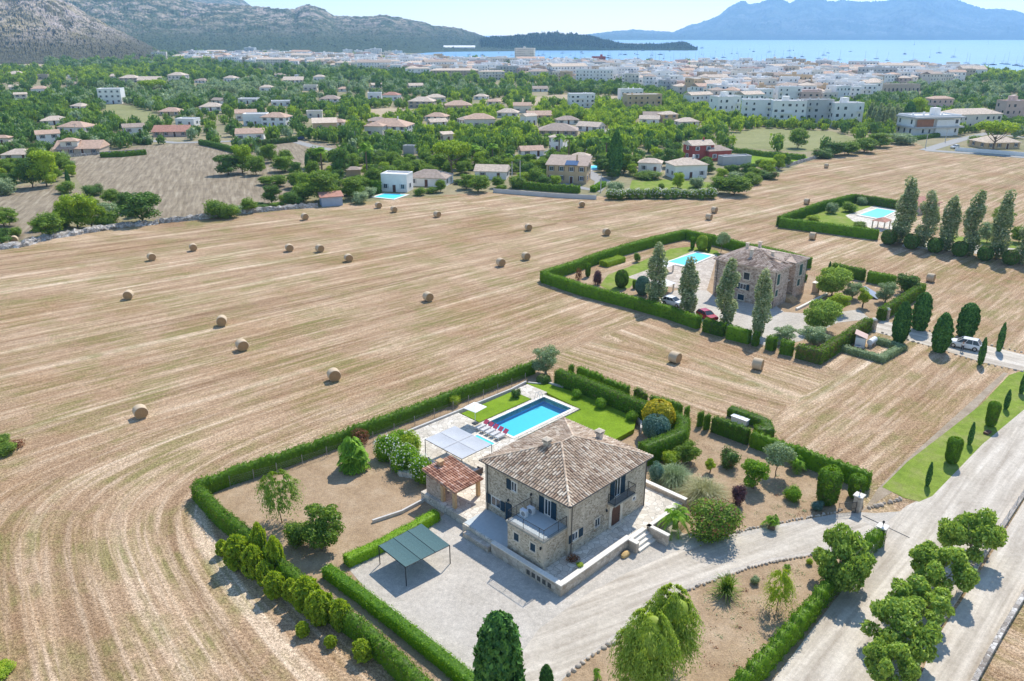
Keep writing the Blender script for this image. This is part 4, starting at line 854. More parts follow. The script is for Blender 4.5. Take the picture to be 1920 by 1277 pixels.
b.obj("grille", ["iron"], gw)
window('R', 9.4, 9.85, 2.25, 2.65, surround=.16, mull=False)
window('R', 6.4, 7.25, 4.0, 6.0, surround=.12, shutters=[(5.72, 6.36), (7.3, 7.95)])
b = MB().box(*on_wall('L', 7.0, 7.8, ZT, 2.95, -.02, .06)); d = b.obj("door", ["navy_shutter"], HOUSE); MB().tube((-.09, 7.12, 1.9), (-.13, 7.12, 1.9), .03).obj("handle", ["iron"], d)
# arched front door
b = MB(); arc = [(6.1, ZT), (7.4, ZT), (7.4, 2.6)]+[(6.75+.65*math.cos(t), 2.6+.5*math.sin(t)) for t in [math.pi*k/10 for k in range(1, 10)]]+[(6.1, 2.6)]
vs = [(x, -.05, z) for x, z in arc]+[(x, .1, z) for x, z in arc]; n = len(arc); b.add(vs, [tuple(range(n))]+[(i, n+i, n+(i+1) % n, (i+1) % n) for i in range(n)])
for k in range(1, 6): b.box(6.1+k*.217-.008, -.06, ZT+.05, 6.1+k*.217+.008, -.052, 2.75)
d = b.obj("front_door", ["brown_wood"], HOUSE); MB().tube((7.2, -.06, 1.9), (7.2, -.12, 1.9), .04).obj("handle", ["iron"], d)
b = MB()
for x0, x1 in ((5.72, 6.097), (7.403, 7.78)):
    b.box(x0, -.08, ZT, x1, .02, 3.1)
b.box(5.72, -.08, 3.103, 7.78, .02, 3.42)
for sgn in (-1, 1):
    cx_ = 6.75; b.add([(cx_+sgn*.653, -.08, 2.62), (cx_+sgn*.653, -.08, 3.1), (cx_+sgn*.05, -.08, 3.1), (cx_+sgn*.35, -.08, 3.05), (cx_+sgn*.55, -.08, 2.88)], [(0, 1, 2, 3, 4) if sgn > 0 else (4, 3, 2, 1, 0)])
b.box(5.7, -.35, ZT, 7.8, -.083, ZT+.12); b.obj("doorcase", ["cut_stone"], HOUSE)
b = MB().box(5.45, -.85, 3.72, 8.6, -.003, 3.86); fb = b.obj("balcony", ["balcony_stone"], HOUSE); MB().box(5.5, -.5, 3.5, 8.5, -.003, 3.717).obj("bracket", ["cut_stone"], fb)
railing(fb, [(5.5, -.04), (5.5, -.8), (8.55, -.8), (8.55, -.04)], 3.86, .95)
for p_, nrm in (((-.12, 4.45, 5.2), 0), ((-3.12, .45, 3.0), 0), ((5.25, -.12, 3.1), 0), ((-.12, 7.4, 3.25), 0)):
    x, y, z = p_; b = MB(); b.lathe([(.02, z+.2), (.1, z+.14), (.085, z-.05), (.04, z-.1)], 6, (x, y)); b.tube((x, y, z+.18), (x+(.14 if x < 0 else 0), y+(.14 if y < 0 else 0), z+.22), .015); b.obj("wall_lamp", ["iron"], HOUSE)
for x, y in ((-1.55, 4.0), (-.8, 3.85)):
    b = MB().box(x-.2, y-.42, 3.95, x+.2, y+.28, 4.6); u = b.obj("air_conditioner", ["white_paint"], HOUSE, bevel=.02)
    MB().lathe([(.24, 0), (.24, .01)], 16).obj("fan_grille", ["lounger_grey"], u).matrix_local = Matrix.Translation((x-.212, y-.15, 4.27)) @ Matrix.Rotation(math.pi/2, 4, 'Y')
# terrace
def hsheet(name, pts, z, mat, parent=None): 
    return sheet(name, [HL(a, b_)[:2] for a, b_ in pts], z, mat, pix=False)
b = MB(); b.prism([(-3.3, -2.05), (5.75, -2.05), (8.3, -2.05), (8.3, -2.6), (14.3, -2.6), (14.3, 12), (1.2, 12), (1.2, 17.4), (-2.6, 17.4), (-2.6, 10.3), (-3.3, 10.3)], -.02, ZT)
t = b.obj("terrace", ["flagstone"], None, (F0[0], F0[1], 0), TH); t["kind"] = "structure"
b = MB().box(-3.1, 4.75, ZT+.004, -.03, 10.3, ZT+.03); t = b.obj("porch_floor", ["tile_floor"], None, (F0[0], F0[1], 0), TH); t["kind"] = "structure"
def lwall(name, pts, z0, z1, wd, label, mat="block_wall", cap="coping", cat="wall"):
    e = empty(name, (F0[0], F0[1], 0), TH, label, cat); b = MB(); c = MB()
    for (xa, ya), (xb, yb) in zip(pts[:-1], pts[1:]):
        L = math.hypot(xb-xa, yb-ya); ux, uy = (xb-xa)/L*wd/2, (yb-ya)/L*wd/2
        x0, x1 = sorted((xa, xb)); y0, y1 = sorted((ya, yb)); b.box(x0-wd/2, y0-wd/2, z0, x1+wd/2, y1+wd/2, z1)
        c.box(x0-wd/2-.05, y0-wd/2-.05, z1+.003, x1+wd/2+.05, y1+wd/2+.05, z1+.1)
    b.obj("wall", [mat], e); c.obj("coping", [cap], e); return e
lwall("terrace_wall", [(-3.55, 5.7), (-3.55, -2.3)], -.02, 1.12, .4, "low stone retaining wall in shade under the balcony annex", "block_wall")
lwall("terrace_wall", [(-3.13, -2.31), (5.6, -2.31)], -.02, 1.1, .42, "long low stone wall along the front of the paved terrace")
lwall("terrace_wall", [(5.65, -2.76), (5.65, -3.3)], -.02, 1.05, .36, "short stone wall end on the near side of the entrance steps")
lwall("terrace_wall", [(14.5, 2.2), (14.5, -2.6)], -.02, 1.3, .36, "stone garden wall beside the pampas grass at the far end of terrace")
lwall("planter_wall", [(8.5, -4.7), (8.5, -2.7), (12.6, -2.7)], -.02, 1.15, .3, "raised stone planter wall holding the date palm beside the steps")
b = MB()
for i in range(4): b.box(5.86, -3.62+i*.36, -.02, 8.33, -2.06, .22*(i+1)+.004*i)
o = b.obj("entrance_steps", ["coping"], None, (F0[0], F0[1], 0), TH); tag(o, "broad pale stone steps up from the gravel drive to the terrace", "steps")
b = MB().box(-3.9, 6.2, -.02, -2.0, 9.6, .55); o = b.obj("stone_platform", ["block_wall"], None, (F0[0], F0[1], 0), TH); tag(o, "low shaded stone platform beside the blue tiled porch", "platform")
b = MB(); 
for i in range(5): b.box(-3.752, -1.4+i*.62, .25, -3.74, -1.0+i*.62, .75)
o = b.obj("meter_hatches", ["zinc"], None, (F0[0], F0[1], 0), TH); tag(o, "grey meter hatches set in the shaded terrace wall", "hatch")
def rock(name, loc, s, mat, label, cat="rock", group=None, rot=0, me=None):
    if me is None:
        Vi, Fi = ICO2; V = Vi*(1+.18*wob(Vi[:, 0]*2.2+loc[0], Vi[:, 1]*2.2, Vi[:, 2]*2.2, 1, int(loc[0]*7) % 9))[:, None]; me = mesh_np(name, V, Fi, [M[mat]])
    o = link(name, me, None, loc, rot, s); tag(o, label, cat, group); return o
rock("boulder", HL(4.55, -2.95, .15), (.62, .32, .3), "ochre_rock", "long ochre boulder lying at the foot of the terrace wall", rot=TH)
plant("bush_rust", HL(-.2, -.75, ZT), .55, 1.3, "dried_plant", "dry brown plant at the foot of the front downpipe", "plant"); plant("bush_lime", HL(-.6, -1.9, 1.18), .3, .7, "yellow_plant", "small yellow plant on the terrace wall coping", "plant")

# hut
HUT = empty("barbecue_hut", (F0[0], F0[1], 0), TH, "small open barbecue hut with bright terracotta tile roof and stone pillars", "hut")
b = MB(); b.box(-2.25, 14.7, -.1, -1.95, 16.9, 2.9); b.box(-1.95, 16.6, -.1, 1.1, 16.9, 3.25); b.obj("wall", ["rubble_warm"], HUT)
for x, y in ((-2.1, 14.5), (-2.1, 12.75), (1.0, 12.75)): MB().box(x-.17, y-.17, ZT, x+.17, y+.17, 2.72).obj("pillar", ["orange_stone"], HUT)
MB().box(-2.1, 12.6, 2.723, 1.1, 12.9, 2.9).obj("beam", ["orange_stone"], HUT)
b = MB(); p0 = Vector((-2.5, 12.3, 2.95)); up = Vector((0, 4.9, .62)); Lr = up.length; up.normalize(); e = Vector((1, 0, 0))
b.add([(-2.5, 12.3, 2.9), (1.35, 12.3, 2.9), (1.35, 17.2, 3.52), (-2.5, 17.2, 3.52), (-2.5, 12.3, 2.8), (1.35, 12.3, 2.8), (1.35, 17.2, 3.42), (-2.5, 17.2, 3.42)], [(0, 1, 2, 3), (7, 6, 5, 4), (0, 4, 5, 1), (1, 5, 6, 2), (2, 6, 7, 3), (3, 7, 4, 0)])
roof_tiles(b, p0-Vector((0, 0, .04)), e, up, 3.85, lambda x: -.05, lambda x: Lr, .29, .45)
hr = b.obj("roof", ["roof_tile_red"], HUT)
c = MB().box(-.85, 16.35, 3.2, -.35, 16.85, 3.95).obj("chimney", ["orange_stone"], hr); MB().box(-.95, 16.25, 3.953, -.25, 16.95, 4.05).obj("cap", ["orange_stone"], c)
b = MB(); b.box(-.9, 16.0, ZT, .9, 16.57, 1.9); b.box(-.7, 15.97, 1.1, .2, 16.0, 1.7, 1); b.obj("grill_counter", ["orange_stone", "iron"], HUT)

# pool garden
ZD = .6
b = MB(); pool = (12.6, 19.25, 22.9, 23.95)
deck = [(1.2, 12.003), (1.2, 17.5), (-1.5, 22.5), (.6, 28.5), (5.5, 28.6), (24.4, 28.3), (24.4, 18.6), (23.6, 18.4), (12, 18.4), (12, 12.003)]
b.prism([(1.2, 12.003), (12.2, 12.003), (12.2, 28.4), (5.5, 28.6), (.6, 28.5), (-1.5, 22.5), (1.2, 17.5)], -.02, ZD)
b.prism([(12.203, 18.5), (12.6, 18.5), (12.6, 24.6), (12.203, 24.6)], -.02, ZD); b.prism([(22.9, 18.5), (23.55, 18.5), (23.55, 24.6), (22.9, 24.6)], -.02, ZD)
b.prism([(12.603, 18.5), (22.897, 18.5), (22.897, 19.25), (12.603, 19.25)], -.02, ZD-.001); b.prism([(12.603, 23.95), (22.897, 23.95), (22.897, 24.6), (12.603, 24.6)], -.02, ZD-.001)
b.prism([(21.4, 24.603), (24.3, 24.603), (24.3, 28.2), (21.4, 28.2)], -.02, ZD-.003)
o = b.obj("pool_deck", ["flagstone"], None, (F0[0], F0[1], 0), TH); o["kind"] = "structure"
PO = empty("swimming_pool", (F0[0], F0[1], 0), TH, "long turquoise rectangular swimming pool behind the stone house", "pool")
x0, y0, x1, y1 = pool
b = MB(); zb = -.3; b.add([(x0, y0, ZD-.02), (x1, y0, ZD-.02), (x1, y1, ZD-.02), (x0, y1, ZD-.02), (x0, y0, zb), (x1, y0, zb), (x1, y1, zb), (x0, y1, zb)], [(0, 1, 5, 4), (1, 2, 6, 5), (2, 3, 7, 6), (3, 0, 4, 7)], 1); b.add([(x0, y0, zb), (x1, y0, zb), (x1, y1, zb), (x0, y1, zb)], [(0, 1, 2, 3)], 0)
b.obj("basin", ["pool_floor", "pool_wall"], PO)
MB().add([(x0, y0, ZD-.14), (x1, y0, ZD-.14), (x1, y1, ZD-.14), (x0, y1, ZD-.14)], [(0, 1, 2, 3)]).obj("water", ["pool_water"], PO)
b = MB(); cw = .38
for q in ((x0-cw, y0-cw, x1+cw, y0), (x0-cw, y1, x1+cw, y1+cw), (x0-cw, y0, x0, y1), (x1, y0, x1+cw, y1)): b.box(q[0], q[1], ZD-.1, q[2], q[3], ZD+.05)
b.obj("coping", ["coping"], PO)
b = MB()
for dx in (0, .5): b.path([(22.0+dx, 24.7, ZD), (22.0+dx, 24.55, ZD+.75), (22.0+dx, 24.2, ZD+.85), (22.0+dx, 23.85, ZD+.6), (22.0+dx, 23.8, ZD-.5)], [.025]*5, 6)
b.obj("ladder", ["rim"], PO)
WP = empty("splash_pool", (F0[0], F0[1], 0), TH, "small pale blue splash pool between the shade canopy and the loungers", "pool")
MB().box(8.7, 19.6, ZD-.02, 9.9, 22.5, ZD+.012).obj("water", ["pool_floor"], WP); 
b = MB()
for q in ((8.5, 19.4, 10.1, 19.597), (8.5, 22.503, 10.1, 22.7), (8.5, 19.6, 8.697, 22.5), (9.903, 19.6, 10.1, 22.5)): b.box(q[0], q[1], ZD-.02, q[2], q[3], ZD+.05)
b.obj("coping", ["coping"], WP)
def hpoly(name, pts, z, mat): 
    o = sheet(name, [HL(a, c)[:2] for a, c in pts], z, mat, pix=False); return o
b = MB(); b.prism([(12.35, 24.75), (21.35, 24.75), (21.35, 28.0), (12.35, 28.0)], -.02, ZD+.01); b.prism([(23.6, 18), (24.5, 28.6), (26.2, 27.5), (27.2, 20), (26.5, 12), (24, 10.5), (14, 10.6), (12.3, 12), (12.3, 18.3), (23.6, 18.3)], -.02, ZD-.02)
o = b.obj("lawn", ["lawn"], None, (F0[0], F0[1], 0), TH); o["kind"] = "structure"
kp = [(.4, 28.75), (5.5, 28.85), (12.2, 28.65), (21.4, 28.45), (24.6, 28.75)]
def kerb(name, pts, w2, h, label, z0=0, mat="concrete"):
    b = MB()
    for p_, q in zip(pts[:-1], pts[1:]):
        d = Vector((q[0]-p_[0], q[1]-p_[1])); L = d.length; a = math.atan2(d.y, d.x); c_, s_ = math.cos(a), math.sin(a); nx, ny = -s_*w2/2, c_*w2/2
        ex, ey = c_*.02, s_*.02
        b.prism([(p_[0]-nx-ex, p_[1]-ny-ey), (q[0]-nx, q[1]-ny), (q[0]+nx, q[1]+ny), (p_[0]+nx-ex, p_[1]+ny-ey)], z0, z0+h)
    o = b.obj(name, [mat], None, (F0[0], F0[1], 0), TH); return tag(o, label, "kerb")
kerb("garden_kerb", kp, .22, ZD+.2, "low concrete kerb wall between pool terrace and bare soil strip")
kerb("garden_kerb", [(24.7, 28.4), (25.4, 27.2), (26.6, 26.5), (27.5, 22), (27.3, 16), (26.9, 12.5), (26, 10.9), (24.6, 9.9)], .2, ZD+.12, "curved stone kerb between pool lawn and tall clipped hedge")
kerb("garden_kerb", [(-8.5, 17.5), (-5.5, 16.8), (-2.4, 16.9)], .2, .35, "short kerb on the soil beside the barbecue hut")
# loungers, parasol, canopy, sofas
LG = "sun loungers in a row by the pool"
def lounger(i):
    e = empty("sun_lounger", HL(11.95, 20.1+i*.82, ZD), TH+math.pi, None, "sun lounger", LG)
    b = MB(); b.box(0, -.3, .28, 1.35, .3, .34); [b.box(x, y, 0, x+.05, y+.05, .279) for x in (.1, 1.2) for y in (-.28, .23)]; b.obj("frame", ["white_paint"], e)
    b = MB().box(.02, -.27, .343, 1.33, .27, .42); b.obj("mattress", ["cushion_pale"], e, bevel=.02)
    b = MB(); b.add([(-.02, -.29, .36), (-.02, .29, .36), (-.5, .29, .72), (-.5, -.29, .72), (0, -.29, .44), (0, .29, .44), (-.46, .29, .8), (-.46, -.29, .8)], [(0, 1, 2, 3), (7, 6, 5, 4), (0, 4, 5, 1), (1, 5, 6, 2), (2, 6, 7, 3), (3, 7, 4, 0)]); b.obj("backrest", ["cushion_pink"], e); return e
LNG = [lounger(i) for i in range(5)]
for l, tx in zip(LNG, ("nearest the stone house roof", "second from the house roof", "third from the house roof, middle of the row", "fourth from the house roof", "next to the white parasol")): l["label"] = "pink-headed sun lounger "+tx
e = empty("parasol", HL(11.75, 24.85, ZD), TH+.1, "square white parasol standing open at the corner of the pool", "parasol")
b = MB(); b.tube((0, 0, 0), (0, 0, 2.5), .03); b.obj("pole", ["white_paint"], e); MB().box(-.3, -.3, 0, .3, .3, .1).obj("base", ["iron"], e)
b = MB(); k = 1.02; b.add([(-k, -k, 2.15), (k, -k, 2.15), (k, k, 2.15), (-k, k, 2.15), (0, 0, 2.42), (-k, -k, 2.12), (k, -k, 2.12), (k, k, 2.12), (-k, k, 2.12), (0, 0, 2.38)], [(0, 1, 4), (1, 2, 4), (2, 3, 4), (3, 0, 4), (6, 5, 9), (7, 6, 9), (8, 7, 9), (5, 8, 9), (0, 5, 6, 1), (1, 6, 7, 2), (2, 7, 8, 3), (3, 8, 5, 0)]); b.obj("canopy", ["white_cloth"], e)
e = empty("shade_canopy", (F0[0], F0[1], 0), TH, "large pale fabric shade canopy on thin posts over the wicker sofas", "canopy")
x0, x1, y0, y1 = 2.3, 6.6, 16.6, 22.6
for x, y in ((x0, y0), (x1, y0), (x0, y1), (x1, y1)): MB().tube((x, y, ZD), (x, y, 2.95), .04).obj("post", ["iron"], e)
b = MB()
for p_, q in (((x0, y0), (x1, y0)), ((x1, y0), (x1, y1)), ((x1, y1), (x0, y1)), ((x0, y1), (x0, y0)), ((x0, (y0+y1)/2), (x1, (y0+y1)/2))): b.tube((*p_, 2.95), (*q, 2.95), .03)
b.obj("frame", ["iron"], e)
n = 16; b = MB(); fx = [(x0+(x1-x0)*i/n, y0+(y1-y0)*j/n, 3.02-.12*math.sin(math.pi*((i/n*2) % 1))*math.sin(math.pi*((j/n*2) % 1))) for i in range(n+1) for j in range(n+1)]
b.add(fx+[(x, y, z-.012) for x, y, z in fx], [(i*(n+1)+j, (i+1)*(n+1)+j, (i+1)*(n+1)+j+1, i*(n+1)+j+1) for i in range(n) for j in range(n)]+[(i*(n+1)+j+(n+1)**2, i*(n+1)+j+1+(n+1)**2, (i+1)*(n+1)+j+1+(n+1)**2, (i+1)*(n+1)+j+(n+1)**2) for i in range(n) for j in range(n)])
fb = b.obj("fabric", ["shade_white"], e, smooth=True)
b = MB(); b.box((x0+x1)/2-.03, y0, 3.03, (x0+x1)/2+.03, y1, 3.045); b.box(x0, (y0+y1)/2-.03, 3.046, x1, (y0+y1)/2+.03, 3.06); b.obj("seam", ["cushion_pale"], fb)
def sofa(a, c, L, rot, label):
    e = empty("wicker_sofa", HL(a, c, ZD), TH+rot, label, "sofa"); b = MB(); b.box(-L/2, -.4, .08, L/2, .4, .38); b.box(-L/2, .28, .383, L/2, .42, .78); b.box(-L/2, -.4, .383, -L/2+.14, .277, .62); b.box(L/2-.14, -.4, .383, L/2, .277, .62); b.obj("frame", ["wicker"], e, bevel=.02)
    b = MB(); n = max(1, int(L/.75)); w2 = (L-.3)/n
    for i in range(n): b.box(-L/2+.15+i*w2+.01, -.36, .383, -L/2+.15+(i+1)*w2-.01, .27, .52)
    b.obj("seat_cushion", ["cushion_pale"], e, bevel=.03)
    b = MB().box(L/2-.5, .08, .523, L/2-.16, .25, .8); b.obj("pillow", ["cushion_yellow" if L > 1.5 else "cushion_pale"], e, bevel=.03)
sofa(1.7, 20.6, 2.4, -math.pi/2+math.pi, "dark wicker sofa with yellow pillow at left end of the shade canopy"); sofa(1.9, 18.4, 1.3, 1.57, "dark wicker armchair between the sofas and the hut roof"); sofa(3.6, 16.2, 1.9, math.pi, "dark wicker sofa beside the corner of the stone house")
e = empty("coffee_table", HL(3.3, 18.8, ZD), TH, "low table between the wicker sofas under the canopy", "table"); MB().box(-.4, -.4, .36, .4, .4, .4).obj("table_top", ["white_paint"], e); b = MB(); [b.box(x, y, 0, x+.05, y+.05, .357) for x in (-.38, .33) for y in (-.38, .33)]; b.obj("leg", ["wicker"], e)

# carport
e = empty("carport", (0, 0, 0), 0, "open carport with dark green shade-cloth roof on thin posts over the gravel", "carport")
cp_ = [at(710, 1023, 2.0), at(790, 982, 2.0), at(843, 1022, 2.0), at(760, 1063, 2.0)]
for x, y, z in cp_: MB().tube((x, y, 0), (x, y, 1.97), .045).obj("post", ["iron"], e)
b = MB()
for i in range(4): b.tube((*cp_[i][:2], 1.96), (*cp_[(i+1) % 4][:2], 1.96), .035)
b.obj("frame", ["iron"], e)
A_, B_, C_, D2 = (np.array(c[:2]) for c in cp_); b = MB(); n = 12; g = []
for i in range(n+1):
    for j in range(n+1):
        u, v = i/n, j/n; q = (1-u)*(1-v)*A_+u*(1-v)*B_+u*v*C_+(1-u)*v*D2; g.append((q[0], q[1], 2.02-.05*math.sin(math.pi*((u*3) % 1))))
b.add(g+[(x, y, z-.012) for x, y, z in g], [(i*(n+1)+j, i*(n+1)+j+1, (i+1)*(n+1)+j+1, (i+1)*(n+1)+j) for i in range(n) for j in range(n)]+[(i*(n+1)+j+(n+1)**2, (i+1)*(n+1)+j+(n+1)**2, (i+1)*(n+1)+j+1+(n+1)**2, i*(n+1)+j+1+(n+1)**2) for i in range(n) for j in range(n)])
fb = b.obj("shade_cloth", ["shade_green"], e); b = MB()
for u in (1/3, 2/3): q0 = (1-u)*A_+u*B_; q1 = (1-u)*D2+u*C_; b.tube((*q0, 2.03), (*q1, 2.03), .02, n=5)
b.obj("seam", ["iron"], fb)
# ================================================================ PLOT 1 PLANTING
hedge("hedge", [(365, 905), (440, 877), (520, 852), (610, 820), (700, 788), (850, 733), (1000, 678)], 1.7, .95, "long jagged cypress hedge between the stubble and back of the stone house garden", dens=80, jag=.2, bul=.1, pitch=.62, seed=2)
hedge("hedge", [(366, 906), (412, 955), (465, 995), (515, 1042), (556, 1077), (610, 1120), (684, 1171), (731, 1215), (790, 1271), (870, 1345)], 1.75, 1.1, "clipped cypress hedge along the near left edge of the garden", dens=80, jag=.1, bul=.06, seed=3)
hedge("hedge", [(612, 1060), (671, 1102), (746, 1159), (809, 1209), (871, 1259), (950, 1325)], 1.0, 1.15, "low bright green hedge along the left edge of the gravel court", "leaf_bright", 110, .13, .05, .05, seed=4)
hedge("hedge", [(648, 1043), (715, 1013), (777, 981), (818, 957)], 1.0, 1.1, "low bright green hedge behind the green carport", "leaf_bright", 110, .13, .05, .05, seed=5)
hedge("hedge", [(1046, 692), (1103, 713), (1160, 736), (1218, 759)], 2.5, 1.5, "tall thick clipped hedge behind the pool lawn", dens=80, jag=.03, bul=.02, seed=6)
hedge("hedge", [(1250, 768), (1283, 782), (1278, 805), (1240, 822), (1205, 833)], 2.5, 1.5, "tall thick clipped hedge bending round the golden bush behind the house roof", dens=80, jag=.03, bul=.02, seed=7)
ROW = "row of small cypress shrubs outside the pool hedge"
for i, (p0, p1, l) in enumerate((((1069, 684), (1074, 686), "single small cypress shrub at the left end of the row outside the pool hedge"), ((1084, 688), (1131, 705), "run of small cypress shrubs behind the left part of pool hedge"), ((1134, 708), (1179, 724), "run of small cypress shrubs behind the middle of pool hedge"), ((1193, 727), (1211, 739), "short pair of cypress shrubs behind the right part of pool hedge"), ((1221, 741), (1278, 761), "run of small cypress shrubs behind the golden bush"), ((1286, 763), (1292, 765), "single cypress shrub right of the golden bush behind the tall hedge corner"))):
    hedge("cypress_row", [p0, p1], 1.5, .7, l, dens=85, jag=.25, bul=.2, pitch=.7, seed=10+i, cat="cypress shrub", group=ROW)
for i, (p0, p1, l) in enumerate((((1313, 771), (1317, 773), "dark narrow cypress shrub starting the hedge left of the white box"), ((1325, 777), (1329, 779), "second narrow cypress shrub left of the white box"), ((1338, 781), (1406, 805), "cypress hedge run in front of the white box"), ((1411, 808), (1634, 888), "long cypress hedge run down to the right gate pillar"))):
    hedge("hedge" if i > 1 else "cypress_shrub", [p0, p1], 1.9, .85, l, dens=85, jag=.14, bul=.12, pitch=.8, seed=20+i)
hedge("hedge", [(1369, 762), (1396, 771), (1436, 786), (1441, 801), (1418, 801)], 1.1, 1.5, "low rounded light green hedge wrapped round the white box", "leaf_hedge", 90, .14, .08, .08, seed=30)
e = empty("service_box", (*at(1387, 793)[:2], 0), TH+math.pi/2, "white flat box behind the cypress hedge in the stubble", "box"); MB().box(-1.0, -.35, 0, 1.0, .35, .7).obj("cabinet", ["render_white"], e); MB().box(-1.1, -.42, .703, 1.1, .42, .76).obj("lid", ["white_paint"], e)
hedge("hedge", [(1651, 992), (1622, 1014), (1582, 1066), (1556, 1086), (1511, 1141), (1462, 1196), (1413, 1248), (1370, 1290), (1330, 1330)], 1.7, 1.0, "bumpy cypress hedge along wire fence from the near gate pillar", dens=95, jag=.3, bul=.22, pitch=1.15, seed=31)
# outgrown lime-green conifers against the left hedge
LC = "yellow-green conifer saplings outside the left hedge"
for i, (x, y, t, w_) in enumerate(((418, 1040, 1012, 20), (447, 1062, 1004, 44), (478, 1080, 1022, 34), (500, 1095, 1052, 30), (516, 1118, 1072, 34), (548, 1125, 1085, 26), (575, 1140, 1082, 46), (603, 1165, 1108, 44), (640, 1178, 1124, 34), (568, 1192, 1166, 22), (621, 1212, 1192, 20), (681, 1234, 1200, 34), (490, 1052, 980, 26), (520, 1078, 1006, 30))):
    plant("sapling", (*at(x, y)[:2], 0), hgt(x, y, t), w_*.95/ppm(*at(x, y)[:2]), "conifer_sapling", None, "conifer", LC)["lab"] = "@yellow-green conifer sapling outside the left garden hedge"
pp("young_willow", 529, 980, 888, 84, "willow_tree", "small feathery willow tree standing in the bare left garden")
pp("citrus", 607, 1027, 948, 84, "fruit_tree", "leafy fruit tree with full crown in the bare left garden")
pp("bush_green", 560, 1021, 975, 54, "shrub", "loose low shrub left of the leafy fruit tree", "shrub")
pp("fan_palm", 663, 878, 824, 62, "fan_palm", "bushy fan palm clump standing alone near the far left hedge", "palm")
pp("bush_rust", 678, 832, 800, 34, "dry_bush", "brown dried bush behind the fan palm clump", "bush")
for i, (x, y, t, w_, k, l) in enumerate(((728, 858, 814, 54, "oleander", "white-flowering oleander at the far end of the oleander bank"), (760, 880, 832, 56, "oleander", "white-flowering oleander in the middle of the oleander bank"), (793, 903, 852, 52, "oleander", "white-flowering oleander beside the barbecue hut"), (770, 848, 806, 44, "bush_lime", "yellowish round shrub between the oleanders and pool terrace"), (745, 838, 800, 40, "bush_bright", "bright green shrub behind the oleander bank"))):
    pp(k, x, y, t, w_, "oleander" if k == "oleander" else "shrub", l, "shrub")
pp("olive", 1024, 702, 650, 60, "olive_tree", "grey-green olive tree at the corner where the two garden hedges meet")
pp("egg_deep", 1019, 722, 703, 26, "round_shrub", "dark teal rounded shrub under the corner olive tree", "shrub")
for x, y, t, w_, k, l in ((968, 745, 727, 20, "bush_deep", "dark shrub at top corner of the small lawn"), (1082, 745, 728, 20, "bush_bright", "small bright shrub on pool lawn kerb, nearest the corner"), (1127, 763, 744, 24, "bush_bright", "small bright shrub in the middle of the pool lawn kerb"), (1186, 787, 769, 24, "bush_bright", "small bright shrub on the pool lawn kerb near the golden bush"), (851, 760, 738, 26, "bush_lime", "small green bush on the soil strip behind the parasol"), (806, 772, 748, 14, "bush_rust", "thin dry bush by the wire fence behind the parasol")): pp(k, x, y, t, w_, "shrub", l, "shrub", z=ZD if x > 900 else 0)
pp("egg_gold", 1233, 806, 752, 58, "golden_bush", "large clipped golden-topped bush in front of tall hedge", "bush", z=ZD); pp("egg_blue", 1229, 822, 779, 50, "blue_bush", "round clipped blue-green bush in front of the golden bush", "bush", z=ZD)
